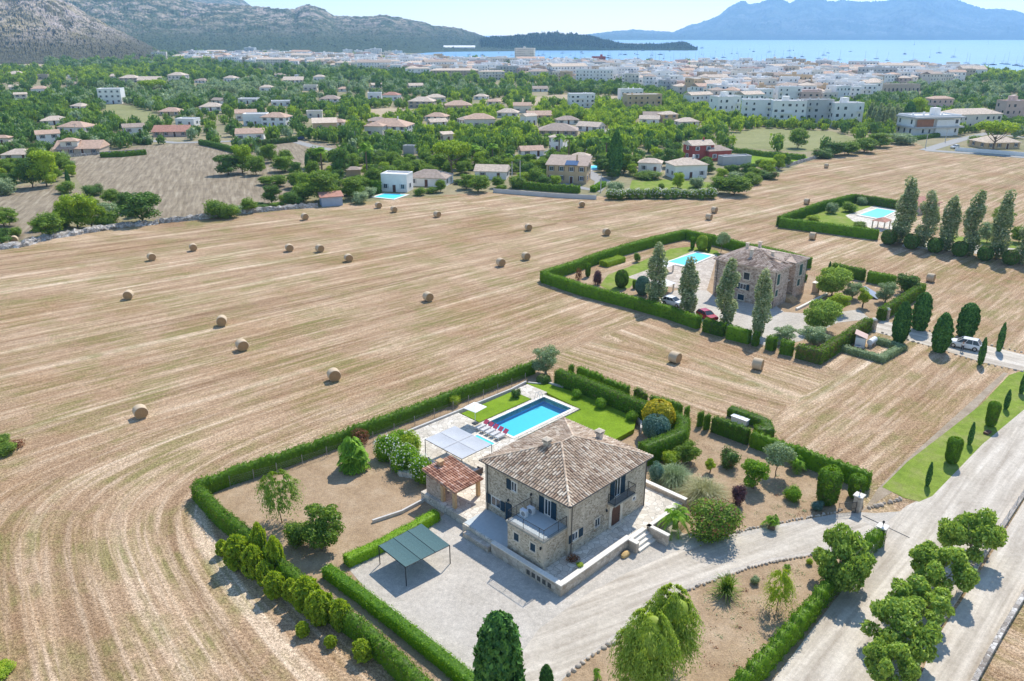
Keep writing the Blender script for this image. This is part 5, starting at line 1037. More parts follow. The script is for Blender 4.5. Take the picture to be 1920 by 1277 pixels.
# right garden
for x, y, t, w_, k, nm, l, c in (
 (1287, 868, 828, 48, "citrus", "tree", "small round dark-leaved tree by tall hedge end", "tree"), (1367, 874, 838, 40, "bush_deep", "dark_shrub", "dense dark conical shrub in the right garden", "shrub"),
 (1262, 905, 852, 66, "pampas_green", "pampas_grass", "large grey-green pampas grass clump nearer the house", "grass plant"), (1318, 938, 876, 84, "pampas", "pampas_grass", "large pale straw pampas grass clump farther from the house", "grass plant"), (1256, 872, 842, 40, "bush_lime", "shrub", "yellow-green shrub behind pampas grass at house corner", "shrub"),
 (1331, 886, 860, 22, "limetree", "small_tree", "small lime-yellow tree behind the pale pampas grass", "tree"), (1411, 915, 864, 58, "citrus2", "tree", "light green round tree in the middle of the right garden", "tree"),
 (1383, 945, 906, 30, "bush_plum", "shrub", "dark reddish shrub in front of the light green garden tree", "shrub"), (1549, 944, 880, 44, "cylinder_clip", "topiary", "tall clipped cylinder topiary near the gate", "topiary"), (1557, 912, 874, 28, "cylinder_clip", "topiary", "clipped topiary hiding behind the tall cylinder topiary", "topiary"),
 (1603, 933, 891, 32, "cylinder_clip", "topiary", "clipped round-topped topiary beside the right gate pillar", "topiary"), (1454, 893, 832, 58, "pale_tree", "tree", "young open-crowned pale green tree on thin trunk by right hedge", "tree"), (1490, 880, 850, 46, "small_palm", "small_palm", "palm spreading in front of the long right hedge", "palm"),
 (1486, 938, 909, 34, "bush_bright", "round_bush", "bright round bush left of the tall cylinder topiary", "bush"), (1531, 955, 938, 24, "bush_blue", "blue_shrub", "small blue-grey shrub at the foot of the cylinder topiary", "shrub"), (1446, 992, 962, 42, "small_palm", "small_palm", "small palm on the stone edging of the gravel drive", "palm"),
 (1340, 1006, 940, 96, "bush_mixed", "large_bush", "big red-tinged bush right of the date palm", "bush"), (1229, 905, 858, 28, "bush_blue", "blue_tree", "small silvery blue bush at the far corner of the house", "bush"),
 (1361, 1116, 1074, 38, "cycad", "cycad", "dark spiky cycad on the bare front garden", "plant"), (1456, 1146, 1068, 44, "wispy", "wispy_tree", "wispy lime-green drooping sapling in the front garden", "tree"), (1475, 1070, 1056, 20, "small_palm", "small_palm", "tiny palm beside the wispy sapling", "palm"), (1118, 1273, 1250, 22, "small_palm", "small_palm", "tiny palm at the bottom edge near the stones", "palm"),
 (1415, 1094, 1080, 18, "bush_olive", "shrub", "tiny grey shrub between cycad and stone edging", "shrub"), (1517, 1058, 1046, 14, "bush_lime", "shrub", "tiny yellow-green shrub left of the big tree by the gate", "shrub"),
 (1572, 1096, 980, 98, "fig", "tree", "big leafy tree standing beside the gravel drive near the gate", "tree"), (1024, 1300, 1247, 26, "cypress", "small_cypress", "small dark cypress right of the big dark cypress", "cypress"), (936, 1345, 1150, 84, "cypress2", "cypress", "big dark dense cypress at the bottom edge of the gravel court", "cypress")): pp(k, x, y, t, w_, nm, l, c)
pp("date_palm", 1266, 990, 940, 92, "date_palm", "date palm with wide arching fronds beside the entrance steps", "palm", z=.4)
pp("pepper_tree", 1248, 1262, 1105, 110, "pepper_tree", "feathery drooping bright green tree in the front garden, the taller of two", rot=1); pp("pepper_tree", 1205, 1330, 1150, 118, "pepper_tree", "feathery drooping bright green tree at the bottom edge, the nearer of two", rot=2.6)
CT = "fig-like trees along the road fence"
for i, (x, y, t, w_, l) in enumerate(((1815, 1043, 946, 96, "dark leafy roadside tree farthest up the road fence"), (1756, 1112, 1016, 108, "leafy roadside tree second from the far end of fence row"), (1716, 1168, 1084, 104, "leafy roadside tree in the middle of the fence row"), (1678, 1218, 1124, 116, "wide leafy roadside tree second from the near end"), (1660, 1290, 1198, 90, "leafy roadside tree nearest the bottom edge of photo"))):
    pp(("fig", "fig2", "fig3")[i % 3], x, y, t, w_, "roadside_tree", l, "tree", CT)
for x, y, t, w_, k, nm, l, c in ((1738, 911, 866, 10, "thin_cypress", "thin_cypress", "thin young cypress on the verge nearest the gate", "cypress"), (1783, 868, 820, 28, "cylinder_clip", "topiary", "clipped cylinder bush on the grass verge nearer the gate", "topiary"), (1817, 834, 791, 10, "thin_cypress", "thin_cypress", "thin young cypress between the two verge topiaries", "cypress"), (1856, 799, 753, 23, "cylinder_clip", "topiary", "clipped cylinder bush on the grass verge farther up the road", "topiary"), (1885, 768, 730, 10, "thin_cypress", "thin_cypress", "thin young cypress just beyond the farther verge topiary", "cypress"), (1914, 738, 697, 10, "thin_cypress", "thin_cypress", "thin young cypress at the right edge of the photo", "cypress"),
 (1685, 641, 565, 29, "cypress", "cypress", "tall cypress beside the small tank enclosure", "cypress"), (1723, 618, 548, 29, "cypress2", "cypress", "tall cypress on the far side of the track next to gate", "cypress"), (1760, 659, 587, 33, "cypress", "cypress", "thick cypress on the near side of the track left of the white car", "cypress"), (1809, 631, 568, 33, "cypress2", "cypress", "thick cypress rising behind the white car", "cypress"), (1837, 684, 632, 12, "thin_cypress", "thin_cypress", "slim cypress on the near side of the track right of the white car", "cypress"), (1872, 659, 604, 12, "thin_cypress", "thin_cypress", "slim cypress on the far side of the track beyond the white car", "cypress")): pp(k, x, y, t, w_, nm, l, c)
o = MB().box(-.5, -.25, 0, .5, .25, .3).obj("trough", ["brown_wood"], None, at(1851, 813), .6); tag(o, "small brown trough lying on the grass verge", "trough")
# stones edging the drive
EG = "edging stones along the gravel drive"
Vi, Fi = ICO2; STN = [mesh_np("edging_stone", Vi*(1+.25*wob(Vi[:, 0]*2.2+k, Vi[:, 1]*2.2, Vi[:, 2]*2.2+k, 1, k))[:, None], Fi, [M["rock_pale"]]) for k in range(4)]
def stones(pix, step, s, label, grp):
    pts = [at(*q)[:2] for q in smoothline(pix, 5)]; acc = 0
    for p_, q in zip(pts[:-1], pts[1:]):
        L = math.dist(p_, q); d = step-acc
        while d < L:
            t = d/L; k = random.uniform(.7, 1.35)*s; o = link("edging_stone", random.choice(STN), None, (p_[0]+(q[0]-p_[0])*t+random.gauss(0, .05), p_[1]+(q[1]-p_[1])*t+random.gauss(0, .05), .07), random.uniform(0, 6), (k, k*.7, k*.7)); tag(o, label, "stone", grp); d += step
        acc = (acc+L) % step
stones([(1366, 1002), (1445, 984), (1510, 972), (1563, 962), (1578, 955)], .36, .17, "pale edging stone on the far side of the gravel drive", "stones on the far side of the drive")
stones([(1058, 1272), (1098, 1238), (1140, 1211), (1160, 1197)], .55, .22, "rough loose edging stone at the bottom edge of the drive", "loose stones at the bottom of the drive")
stones([(1275, 1113), (1331, 1091), (1375, 1076), (1445, 1055), (1524, 1042)], .36, .16, "brown edging stone on the near side of the gravel drive", "stones on the near side of the drive")
stones([(1622, 955), (1660, 945), (1690, 937)], .42, .24, "chunky pale stone between the gate and grass verge", "stones between gate and verge")
# weeds and litter on the bare soil
def tufts():
    rng = np.random.default_rng(77); V, Q, Mi = [], [], []; zones = [((-16, 26), (-18, 10), 150), ((-16, 33), (0, 14), 60), ((14, 28), (-14, 6), 110), ((0, 26), (-19, -9.5), 230)]
    for (a0, b1), (b0, a1), n in zones:
        for _ in range(n):
            a = rng.uniform(min(a0, b1), max(a0, b1)); b = rng.uniform(min(b0, a1), max(b0, a1)); X, Y, _z = HL(a, b)
            if -4.5 < a < 15.5 and -6.5 < b < 13: continue
            p = px(X, Y)
            if not (inside(np.array([X]), np.array([Y]), SOILZ[0])[0] or inside(np.array([X]), np.array([Y]), SOILZ[1])[0] or inside(np.array([X]), np.array([Y]), SOILZ[2])[0]): continue
            r = rng.uniform(.1, .38); k = rng.integers(6, 22); pt = np.stack([X+rng.normal(0, r, k), Y+rng.normal(0, r*.8, k), .02+rng.uniform(0, .12, k)], 1); v, q = cards(pt, np.tile([0, 0, 1.], (k, 1)), .12, .5, rng, .6); Q.append(q+len(V)*0+sum(len(x) for x in V)); V.append(v); Mi.append(np.full(k, rng.choice([0, 0, 1, 2])))
    me = mesh_np("weeds", np.concatenate(V), np.concatenate(Q), [M["leaf_olive"], M["leaf_straw"], M["leaf_rust"]], np.concatenate(Mi)); tag(link("weeds", me), "low grey-green weeds and dry litter on the bare garden soil", "weeds", None, "stuff")
SOILZ = [[at(*q)[:2] for q in z_] for z_ in ([(390, 925), (640, 840), (780, 860), (800, 950), (650, 1040), (560, 1060)], [(1240, 850), (1320, 800), (1620, 915), (1560, 955), (1380, 990), (1330, 960)], [(1080, 1270), (1160, 1200), (1340, 1098), (1510, 1052), (1540, 1070), (1380, 1270)])]
tufts()
# gate
G1, G2 = at(1602, 962), at(1652, 1020)
for nm, p_, l in (("gate_pillar", at(1606, 958), "stone gate pillar with white cap beside the topiaries"), ("gate_pillar", at(1649, 1018), "stone gate pillar with white cap beside the wire fence")):
    e = empty(nm, (p_[0], p_[1], 0), TH, l, "gate pillar"); MB().box(-.35, -.35, 0, .35, .35, 1.75).obj("shaft", ["block_wall"], e); MB().box(-.46, -.46, 1.753, .46, .46, 1.87).obj("cap", ["coping"], e)
    b = MB(); b.tube((0, 0, 1.87), (0, 0, 2.12), .03); b.lathe([(.05, 2.12), (.12, 2.3), (.11, 2.36), (.02, 2.46)], 6); b.obj("lantern", ["iron"], e)
def gate(p_, q, h, label):
    L = math.dist(p_[:2], q[:2]); e = empty("iron_gate", (p_[0], p_[1], 0), math.atan2(q[1]-p_[1], q[0]-p_[0]), label, "gate"); b = MB()
    for z in (.1, h*.45, h): b.tube((0, 0, z), (L, 0, z), .022, n=6)
    for x in (0, L): b.tube((x, 0, 0), (x, 0, h+.04), .035, n=6)
    b.obj("frame", ["iron"], e); b = MB(); n = int(L/.14)
    for i in range(1, n): b.tube((L*i/n, 0, .1), (L*i/n, 0, h), .012, n=5)
    b.obj("bars", ["iron"], e)
gate(at(1571, 964), at(1603, 962), 1.25, "open iron gate leaf beside the far stone gate pillar"); gate(at(1645, 1015), at(1620, 1040), 1.25, "open iron gate leaf beside the near stone gate pillar")
o = tag(MB().box(-.04, -.04, 0, 4.6, .04, .03).obj("gate_rail", ["iron"], None, at(1618, 967, .03), -.9), "dark rail set in the driveway concrete across the gateway", "rail")
def fence(name, pix, h, label, base=None, step=2.4, mesh=.3, mat="wire"):
    pts = [np.array(at(*q)[:2]) for q in pix]; o = pts[0]; e = empty(name, (o[0], o[1], 0), 0, label, "fence"); net = MB(); bs = MB()
    for p_, q in zip(pts[:-1], pts[1:]):
        L = np.linalg.norm(q-p_); n = max(1, int(L/step)); d = (q-p_)/L
        for i in range(n+(q is pts[-1])):
            c = p_-o+d*L*i/n; MB().tube((0, 0, 0), (0, 0, h+.08), .035, n=6).obj("post", ["wire"], e, (c[0], c[1], 0))
        a = p_-o; c = q-o
        for z in np.arange(.08, h+.01, mesh): net.tube((*a, z), (*c, z), .006, n=3)
        for i in range(int(L/mesh)):
            s_ = a+d*i*mesh; s2 = a+d*min(L, i*mesh+h*.6); net.tube((*s_, .08), (*s2, h), .004, n=3); s2 = a+d*max(0, i*mesh-h*.6); net.tube((*s_, .08), (*s2, h), .004, n=3)
        if base:
            nx, ny = -d[1]*.14, d[0]*.14; bs.prism([(a[0]-nx, a[1]-ny), (c[0]-nx, c[1]-ny), (c[0]+nx, c[1]+ny), (a[0]+nx, a[1]+ny)], 0, base)
    net.obj("netting", [mat], e)
    if base: bs.obj("kerb", ["block_wall"], e)
fence("wire_fence", [(386, 925), (520, 888), (700, 828), (850, 770), (985, 716)], 1.2, "wire mesh fence inside the long jagged hedge at back of the left garden", mesh=.25)
fence("wire_fence", [(1655, 1022), (1586, 1098), (1500, 1188), (1425, 1268), (1370, 1330)], 1.3, "wire mesh fence between the bumpy hedge and the dirt road", mesh=.25)
fence("wire_fence", [(1935, 905), (1853, 1030), (1788, 1131), (1739, 1206), (1705, 1275), (1680, 1330)], 1.2, "wire mesh fence on a low kerb between the two pale roads", .3, 3, .25)
e = empty("lane_wall", (0, 0, 0), 0, "low dark stone wall along the right side of the country lane", "wall"); b = MB(); pw = [at(*q) for q in ((1935, 1095), (1920, 1117), (1875, 1192), (1832, 1270), (1805, 1325))]
for p_, q in zip(pw[:-1], pw[1:]):
    d = Vector((q[0]-p_[0], q[1]-p_[1])).normalized()*.18; b.prism([(p_[0]+d.y, p_[1]-d.x), (q[0]+d.y, q[1]-d.x), (q[0]-d.y, q[1]+d.x), (p_[0]-d.y, p_[1]+d.x)], 0, .45)
b.obj("wall", ["dry_stone"], e)
for x, y, k in ((12, 850, 1.2), (32, 838, .9), (2, 832, 1.1)): plant("bush_green" if k > 1 else "bush_rust", at(x, y), k*1.1, k*2.2, "scrub_bush", None, "bush", "scrub bushes at the left edge of stubble")["lab"] = "@wild scrub bush on the left edge of the stubble"
plant("bush_lime", at(-2, 1262), .6, 2.4, "scrub_bush", None, "bush", "scrub bushes at the left edge of stubble")["lab"] = "@low scrub bush in the bottom left corner of the stubble"

# bales
BALES = [(265, 782, 27), (627, 713, 26), (455, 656, 22), (417, 610, 20), (242, 560, 18), (803, 564, 19), (1265, 679, 24), (1420, 692, 23), (28, 456, 16), (1523, 449, 15), (285, 488, 15), (363, 470, 15), (543, 471, 16), (600, 472, 16), (654, 490, 17), (939, 499, 17), (986, 487, 17), (572, 412, 13), (710, 390, 13), (739, 398, 13), (820, 407, 14), (991, 432, 14), (1137, 441, 14), (1091, 388, 12), (1329, 412, 14), (1339, 399, 12), (1512, 383, 12), (1744, 528, 18), (1549, 315, 13), (1512, 350, 0)]
def bale_mesh():
    R_, Wd = .83, 1.3; b = MB(); n = 28; rings = [(-Wd/2, R_*.93), (-Wd/2+.05, R_), (-Wd/4, R_*1.01), (0, R_), (Wd/4, R_*1.01), (Wd/2-.05, R_), (Wd/2, R_*.93)]
    vs = [(x, r*math.cos(2*math.pi*i/n), R_*.97+r*math.sin(2*math.pi*i/n)*(1 if math.sin(2*math.pi*i/n) > -.8 else .97)) for x, r in rings for i in range(n)]
    b.add(vs, [(j*n+i, j*n+(i+1) % n, (j+1)*n+(i+1) % n, (j+1)*n+i) for j in range(len(rings)-1) for i in range(n)], 0)
    body = b.mesh("wrap", ["net_wrap"], True); e = MB()
    for s_ in (-1, 1):
        vs = [(s_*(Wd/2+.02*k), R_*.93*q*math.cos(2*math.pi*i/n), R_*.97+R_*.93*q*math.sin(2*math.pi*i/n)) for k, q in enumerate((1, .75, .45, .15)) for i in range(n)]
        e.add(vs, [(j*n+i, j*n+(i+1) % n, (j+1)*n+(i+1) % n, (j+1)*n+i) for j in range(3) for i in range(n)]+[tuple(3*n+i for i in range(n))])
    return body, e.mesh("end_face", ["straw_end"])
BM, EM = bale_mesh()
for i, (x, y, w_) in enumerate(BALES[:-1]):
    e = empty("straw_bale", at(x, y), TH+math.pi/2+random.gauss(0, .18)-(.3 if x < 1200 else -.1), None, "straw bale", "round straw bales on the stubble field"); e["lab"] = "round straw bale"; e.scale = (random.uniform(.92, 1.06), random.uniform(.95, 1.03), random.uniform(.93, 1.03))
    link("wrap", BM, e); link("end_face", EM, e)

# ================================================================ PLOT 2 : second stone house
H2 = (44.5, 126.7)
E2 = empty("stone_house", (*H2, 0), TH, "far stone house with recessed entrance behind four poplars", "house")
b = MB(); b.box(0, 0, -.1, 5.2, 11.4, 6.7); b.box(5.2, 2.2, -.1, 7.6, 11.4, 6.7); b.box(7.6, 0, -.1, 11.9, 11.4, 6.7); b.obj("wall", ["rubble_warm"], E2)
# the three wall blocks share inner faces; roof in two hipped parts
hip_roof(E2, -.3, -.3, 5.5, 11.7, 6.75, 8.2, (2.6, 3.2), (2.6, 8.4), "roof_tile_brown", pitch=.32, tl=.6) if False else None
b = MB()
A = [(-.35, -.35, 6.72), (5.5, -.35, 6.72), (5.5, 2.0, 6.72+.0), (7.3, 2.0, 6.72), (7.3, -.35, 6.72), (12.2, -.35, 6.72), (12.2, 11.75, 6.72), (-.35, 11.75, 6.72)]
top = (5.9, 5.8, 8.2); L_ = (2.6, 2.6, 7.5); R_ = (9.8, 2.1, 7.38)
vs = A+[top, L_, R_, (5.9, 7.0, 8.2)]
b.add(vs, [(0, 1, 9), (1, 2, 8, 9), (2, 3, 8), (3, 4, 10, 8), (4, 5, 10), (5, 6, 11, 8), (5, 8, 10), (6, 7, 11), (7, 0, 9, 8, 11)])
b.add([(x, y, z-.12) for x, y, z in A]+A, [(i, (i+1) % 8, 8+(i+1) % 8, 8+i) for i in range(8)]+[(7, 6, 5, 4, 3, 2, 1, 0)])
P3 = [Vector(v) for v in vs]; col = b
def tile_poly(b, pts, pitch=.32, tl=.65, r=.1):
    """tiles over any planar polygon, columns running down the slope"""
    n = Vector((0, 0, 0))
    for i in range(1, len(pts)-1): n += (pts[i]-pts[0]).cross(pts[i+1]-pts[0])
    n.normalize(); n = n if n.z > 0 else -n; up = Vector((0, 0, 1))-n*n.z; up.normalize(); e = up.cross(n).normalized(); o = pts[0]
    q = [((p_-o).dot(e), (p_-o).dot(up)) for p_ in pts]; x0, x1 = min(a for a, c in q), max(a for a, c in q); x = x0+pitch/2
    while x < x1:
        ys = []
        for i in range(len(q)):
            (a, c), (a2, c2) = q[i], q[(i+1) % len(q)]
            if (a-x)*(a2-x) < 0: ys.append(c+(c2-c)*(x-a)/(a2-a))
        ys.sort()
        for k in range(0, len(ys)-1, 2):
            roof_tiles(b, o+e*(x-.001), e, up, .002, lambda t, y=ys[k]: y, lambda t, y=ys[k+1]: y, .3, tl, r)
        x += pitch
for f in ((0, 1, 9), (1, 2, 8, 9), (3, 4, 10, 8), (4, 5, 10), (5, 6, 11, 8), (6, 7, 11), (7, 0, 9, 8, 11)): tile_poly(b, [P3[i] for i in f])
r2 = b.obj("roof", ["roof_tile_brown"], E2)
for x, y, z in ((2.9, 6.2, 7.9), (5.2, 3.4, 7.6), (7.6, 9.6, 7.6), (9.6, 8.2, 7.7)):
    c = MB().box(x-.22, y-.22, z-.6, x+.22, y+.22, z+.85).obj("chimney", ["cut_stone"], r2); MB().box(x-.34, y-.34, z+.853, x+.34, y+.34, z+.97).obj("cap", ["quoin"], c)
window('L', 4.6, 5.7, 4.2, 5.4, E2, frame=False); window('L', 5.0, 6.2, 2.3, 3.3, E2, shutters=[(4.4, 4.98), (6.22, 6.8)]); window('L', 5.2, 6.4, .3, 1.3, E2, frame=False, glassmat="navy_shutter")
window('R', 1.0, 2.0, 4.0, 5.9, E2, frame=False, glassmat="green_shutter"); window('R', .9, 1.8, 2.0, 3.1, E2, frame=False, glassmat="green_shutter"); window('R', 9.2, 10.4, 4.0, 6.0, E2, frame=False, glassmat="green_shutter"); window('R', 9.0, 10.0, 2.1, 3.3, E2, frame=False, glassmat="green_shutter")
MB().box(5.9, 2.1, .9, 7.0, 2.2, 3.0).obj("door", ["brown_wood"], E2); MB().box(5.203, .6, 3.3, 7.597, 2.2, 3.45).obj("porch_slab", ["cut_stone"], E2)
b = MB(); [b.box(5.3, -1.4+i*.3, -.02, 7.5, -1.1+i*.3, .2*(i+1)) for i in range(4)]; b.box(5.3, -.2, -.02, 7.5, 2.1, .85); b.obj("steps", ["orange_stone"], E2)
b = MB(); [b.tube((x, y, 0), (x, y, 6.6), .05, n=6) for x, y in ((-.08, 10.9), (11.98, -.05), (.3, -.08))]; b.obj("downpipe", ["zinc"], E2)
kerb2 = MB().box(2.5, -3.6, 0, 14.5, -3.2, .35).obj("terrace_kerb", ["coping"], None, (*H2, 0), TH); tag(kerb2, "white kerb between far stone house and its gravel court", "kerb")
e = empty("meter_hut", HL(14.6, -1.2, 0, H2), TH, "small stone meter hut with flat cap beside the far stone house", "hut"); MB().box(-.5, -.5, 0, .5, .5, 1.7).obj("wall", ["render_stone"], e); MB().box(-.65, -.65, 1.703, .65, .65, 1.85).obj("roof", ["coping"], e); MB().box(-.3, -.53, .1, .35, -.5, 1.5).obj("door", ["iron"], e)
hk = dict(dens=40, size=.24, bul=.03)
for i, (p_, l) in enumerate((([(1017, 508), (1073, 491), (1146, 466), (1229, 443), (1285, 431)], "tall clipped hedge on the far left side of the poplar house garden"), ([(1286, 431), (1333, 440), (1396, 455), (1460, 468), (1520, 484)], "tall clipped hedge behind the roof of the poplar house"), ([(1019, 509), (1094, 533), (1187, 556), (1250, 573), (1312, 593)], "long clipped hedge in front of the poplar house pool garden"), ([(1322, 597), (1360, 607)], "short hedge block under the third poplar"), ([(1366, 610), (1408, 620)], "short hedge block between third and fourth poplar"), ([(1414, 622), (1424, 624)], "narrow hedge block under the fourth poplar"),
  ([(1441, 629), (1455, 633)], "square hedge block right of the fourth poplar"), ([(1466, 637), (1489, 641)], "hedge block left of the court hedge corner"), ([(1497, 645), (1538, 655), (1580, 628), (1630, 596)], "clipped hedge turning the corner between court and tank enclosure"), ([(1653, 578), (1690, 557), (1731, 531)], "clipped hedge on the right side of the poplar house garden"), ([(1563, 493), (1622, 506)], "clipped hedge block behind the poplar house trees, left"), ([(1630, 508), (1680, 518)], "clipped hedge block behind the poplar house trees, right"))):
    hedge("hedge", p_, 2.1, 1.3, l, jag=.05, seed=40+i, **hk)
hedge("hedge", [(1132, 490), (1166, 480)], 1.1, 2.2, "yellow-green clipped hedge block on the lawn of poplar house", "leaf_lime", 40, .2, .05, .05, seed=60)
hedge("hedge", [(1580, 647), (1653, 667), (1691, 646), (1644, 632)], .9, 1.2, "low pale hedge round the tank enclosure", "leaf_olive", 50, .2, .08, .06, seed=61)
for i, (x, y, t, w_, l) in enumerate(((1227, 570, 456, 50, "leftmost of the four poplars in front of the far stone house"), (1289, 584, 476, 50, "second poplar from left in front of the far stone house"), (1360, 606, 486, 48, "third poplar from left in front of the far stone house"), (1424, 628, 499, 42, "rightmost of the four poplars in front of far stone house"))): pp("poplar" if i % 2 else "poplar2", x, y, t, w_, "poplar", l, "poplar", "poplars in front of far stone house")
for i, (x, y, t, w_, l) in enumerate(((1687, 455, 326, 52, "tallest poplar, leftmost of the row by the third pool"), (1729, 462, 358, 44, "second poplar from left in the row by the third pool"), (1774, 469, 362, 44, "third poplar from left in the row by the third pool"), (1815, 477, 358, 46, "fourth poplar from left in the row by the third pool"), (1867, 484, 350, 46, "fifth poplar from left in the row by the third pool"), (1914, 494, 412, 40, "last poplar of the row at the right edge of photo"))): pp("poplar2" if i % 2 else "poplar", x, y, t, w_, "poplar", l, "poplar", "poplars in a row by the third pool")
for i, (x, y, o_) in enumerate(((1665, 458, "leftmost"), (1707, 466, "second from left"), (1751, 473, "third from left"), (1797, 480, "fourth from left"), (1845, 488, "fifth from left"), (1892, 496, "rightmost"))): pp("egg_deep", x, y, y-27, 26, "round_bush", o_+" of the dark round bushes between the row of poplars", "bush", "dark round bushes between the poplars")
for x, y, t, w_, k, nm, l, c in ((1102, 519, 493, 11, "cylinder_clip", "topiary", "slim clipped cylinder in left corner of the poplar house garden", "topiary"), (1120, 534, 504, 18, "bush_plum", "plum_shrub", "purple-leaved shrub in the poplar house garden", "shrub"), (1085, 526, 500, 14, "bush_rust", "shrub", "sparse reddish shrub left of the slim clipped cylinder", "shrub"), (1165, 539, 506, 25, "egg_clip", "topiary", "egg-shaped dark topiary in front of the lawn", "topiary"), (1204, 553, 518, 26, "egg_blue", "topiary", "round blue-green topiary left of the first poplar", "topiary"), (1190, 541, 525, 10, "cylinder_clip", "topiary", "small square clipped shrub beside the round blue-green topiary", "topiary"), (1194, 491, 472, 14, "bush_green", "shrub", "small grey-green bush on lawn behind the yellow hedge block", "shrub"),
 (1298, 467, 444, 9, "cylinder_clip", "topiary", "slim cylinder left of the golden egg topiary", "topiary"), (1316, 469, 441, 22, "egg_lime", "topiary", "golden-green egg topiary by the far hedge corner", "topiary"), (1329, 470, 445, 9, "cylinder_clip", "topiary", "slim cylinder right of the golden egg topiary", "topiary"), (1352, 473, 434, 28, "pale_tree", "tree", "feathery pale tree behind the far stone house roof", "tree"),
 (1559, 556, 500, 64, "walnut", "tree", "large round bright-leaved tree right of far stone house", "tree"), (1538, 622, 561, 68, "walnut", "tree", "large round tree in the middle of the poplar house court", "tree"), (1567, 588, 548, 46, "limetree", "tree", "lime-green tree behind the round court tree", "tree"), (1470, 644, 612, 50, "olive", "olive_tree", "grey olive tree beside the court hedge, left one", "tree"), (1526, 650, 613, 62, "olive", "olive_tree", "wide grey olive tree in the court hedge corner", "tree"), (1617, 576, 538, 26, "limetree", "tree", "small yellow-green tree near the leaning panel", "tree"), (1598, 560, 530, 40, "olive", "olive_tree", "pale olive tree behind the small yellow-green tree", "tree"), (1660, 568, 529, 42, "olive", "olive_tree", "pale olive tree by the right garden hedge", "tree"), (1698, 549, 512, 46, "mid_d", "tree", "dark bushy tree at the right hedge corner of poplar house", "tree"), (1554, 512, 490, 6, "thin_cypress", "thin_cypress", "tiny thin cypress left of the back hedge block", "cypress"),
 (1508, 527, 514, 10, "cylinder_clip", "shrub", "small dark pot shrub right of the far stone house", "shrub"), (1559, 400, 378, 24, "bush_olive", "shrub", "grey round bush on the third pool lawn, left one", "shrub"), (1592, 397, 377, 30, "bush_green", "shrub", "large round green bush on the third pool lawn", "shrub"), (1616, 384, 368, 20, "bush_olive", "shrub", "grey bush by the far hedge of third pool lawn", "shrub"), (1525, 413, 402, 26, "bush_lime", "shrub", "low yellowish shrub in left corner of third pool garden", "shrub"), (1612, 426, 415, 28, "bush_green", "shrub", "low green bush in front of the pavilion", "shrub"),
 (1880, 420, 385, 40, "mid_g", "tree", "bright green tree behind the poplar row", "tree"), (1850, 455, 415, 34, "mid_o", "tree", "grey-green tree behind the fifth poplar", "tree"), (1910, 455, 420, 38, "mid_g", "tree", "leafy tree behind the last poplar", "tree")): pp(k, x, y, t, w_, nm, l, c)
def smallpool(name, pix, label, z=.12):
    e = empty(name, (0, 0, 0), 0, label, "pool"); P_ = [at(*q)[:2] for q in pix]; c = np.mean(P_, 0)
    MB().prism(P_, .03, z).obj("water", ["pool_floor"], e); out = [tuple(c+(np.array(q)-c)*(1+1.1/np.linalg.norm(np.array(q)-c))) for q in P_]; b = MB(); n = len(P_)
    for i in range(n):
        j = (i+1) % n; b.prism([out[i], out[j], P_[j], P_[i]], .03, z+.06)
    b.obj("coping", ["coping"], e)
smallpool("swimming_pool", [(1253, 492), (1306, 475), (1334, 481), (1290, 500)], "bright blue pool beside the far stone house")
smallpool("swimming_pool", [(1612, 404), (1645, 392), (1678, 397), (1650, 411)], "blue pool with parasol pavilion on third lawn")
sheet("paving", [(1175, 520), (1235, 498), (1300, 470), (1345, 478), (1325, 545), (1265, 540)], .034, "block_wall"); sheet("paving", [(1585, 404), (1640, 385), (1700, 396), (1675, 430), (1650, 435), (1600, 415)], .026, "flagstone")
def pavilion(x, y, w_, d, h, rot, roof, label, name="pavilion", posts=True):
    e = empty(name, at(x, y), rot, label, "pavilion"); 
    for sx in (-1, 1):
        for sy in (-1, 1): MB().box(sx*w_/2-.12, sy*d/2-.12, 0, sx*w_/2+.12, sy*d/2+.12, h).obj("post", ["cut_stone"], e)
    b = MB(); a, c = w_/2+.3, d/2+.3; b.add([(-a, -c, h+.003), (a, -c, h+.003), (a, c, h+.003), (-a, c, h+.003), (-a*.3, 0, h+.7), (a*.3, 0, h+.7)], [(3, 2, 1, 0), (0, 1, 5, 4), (1, 2, 5), (2, 3, 4, 5), (3, 0, 4)]); b.obj("roof", [roof], e); return e
pavilion(1651, 428, 3.6, 2.8, 2.0, TH, "roof_rose", "small tiled open pavilion beside the third pool")
pavilion(1243, 547, 3.0, 2.4, 1.6, TH, "white_cloth", "white awning shelter beside the first poplar"); pavilion(1240, 510, 3.6, 3.0, 1.5, TH, "white_cloth", "white canopy beside the far stone house pool")
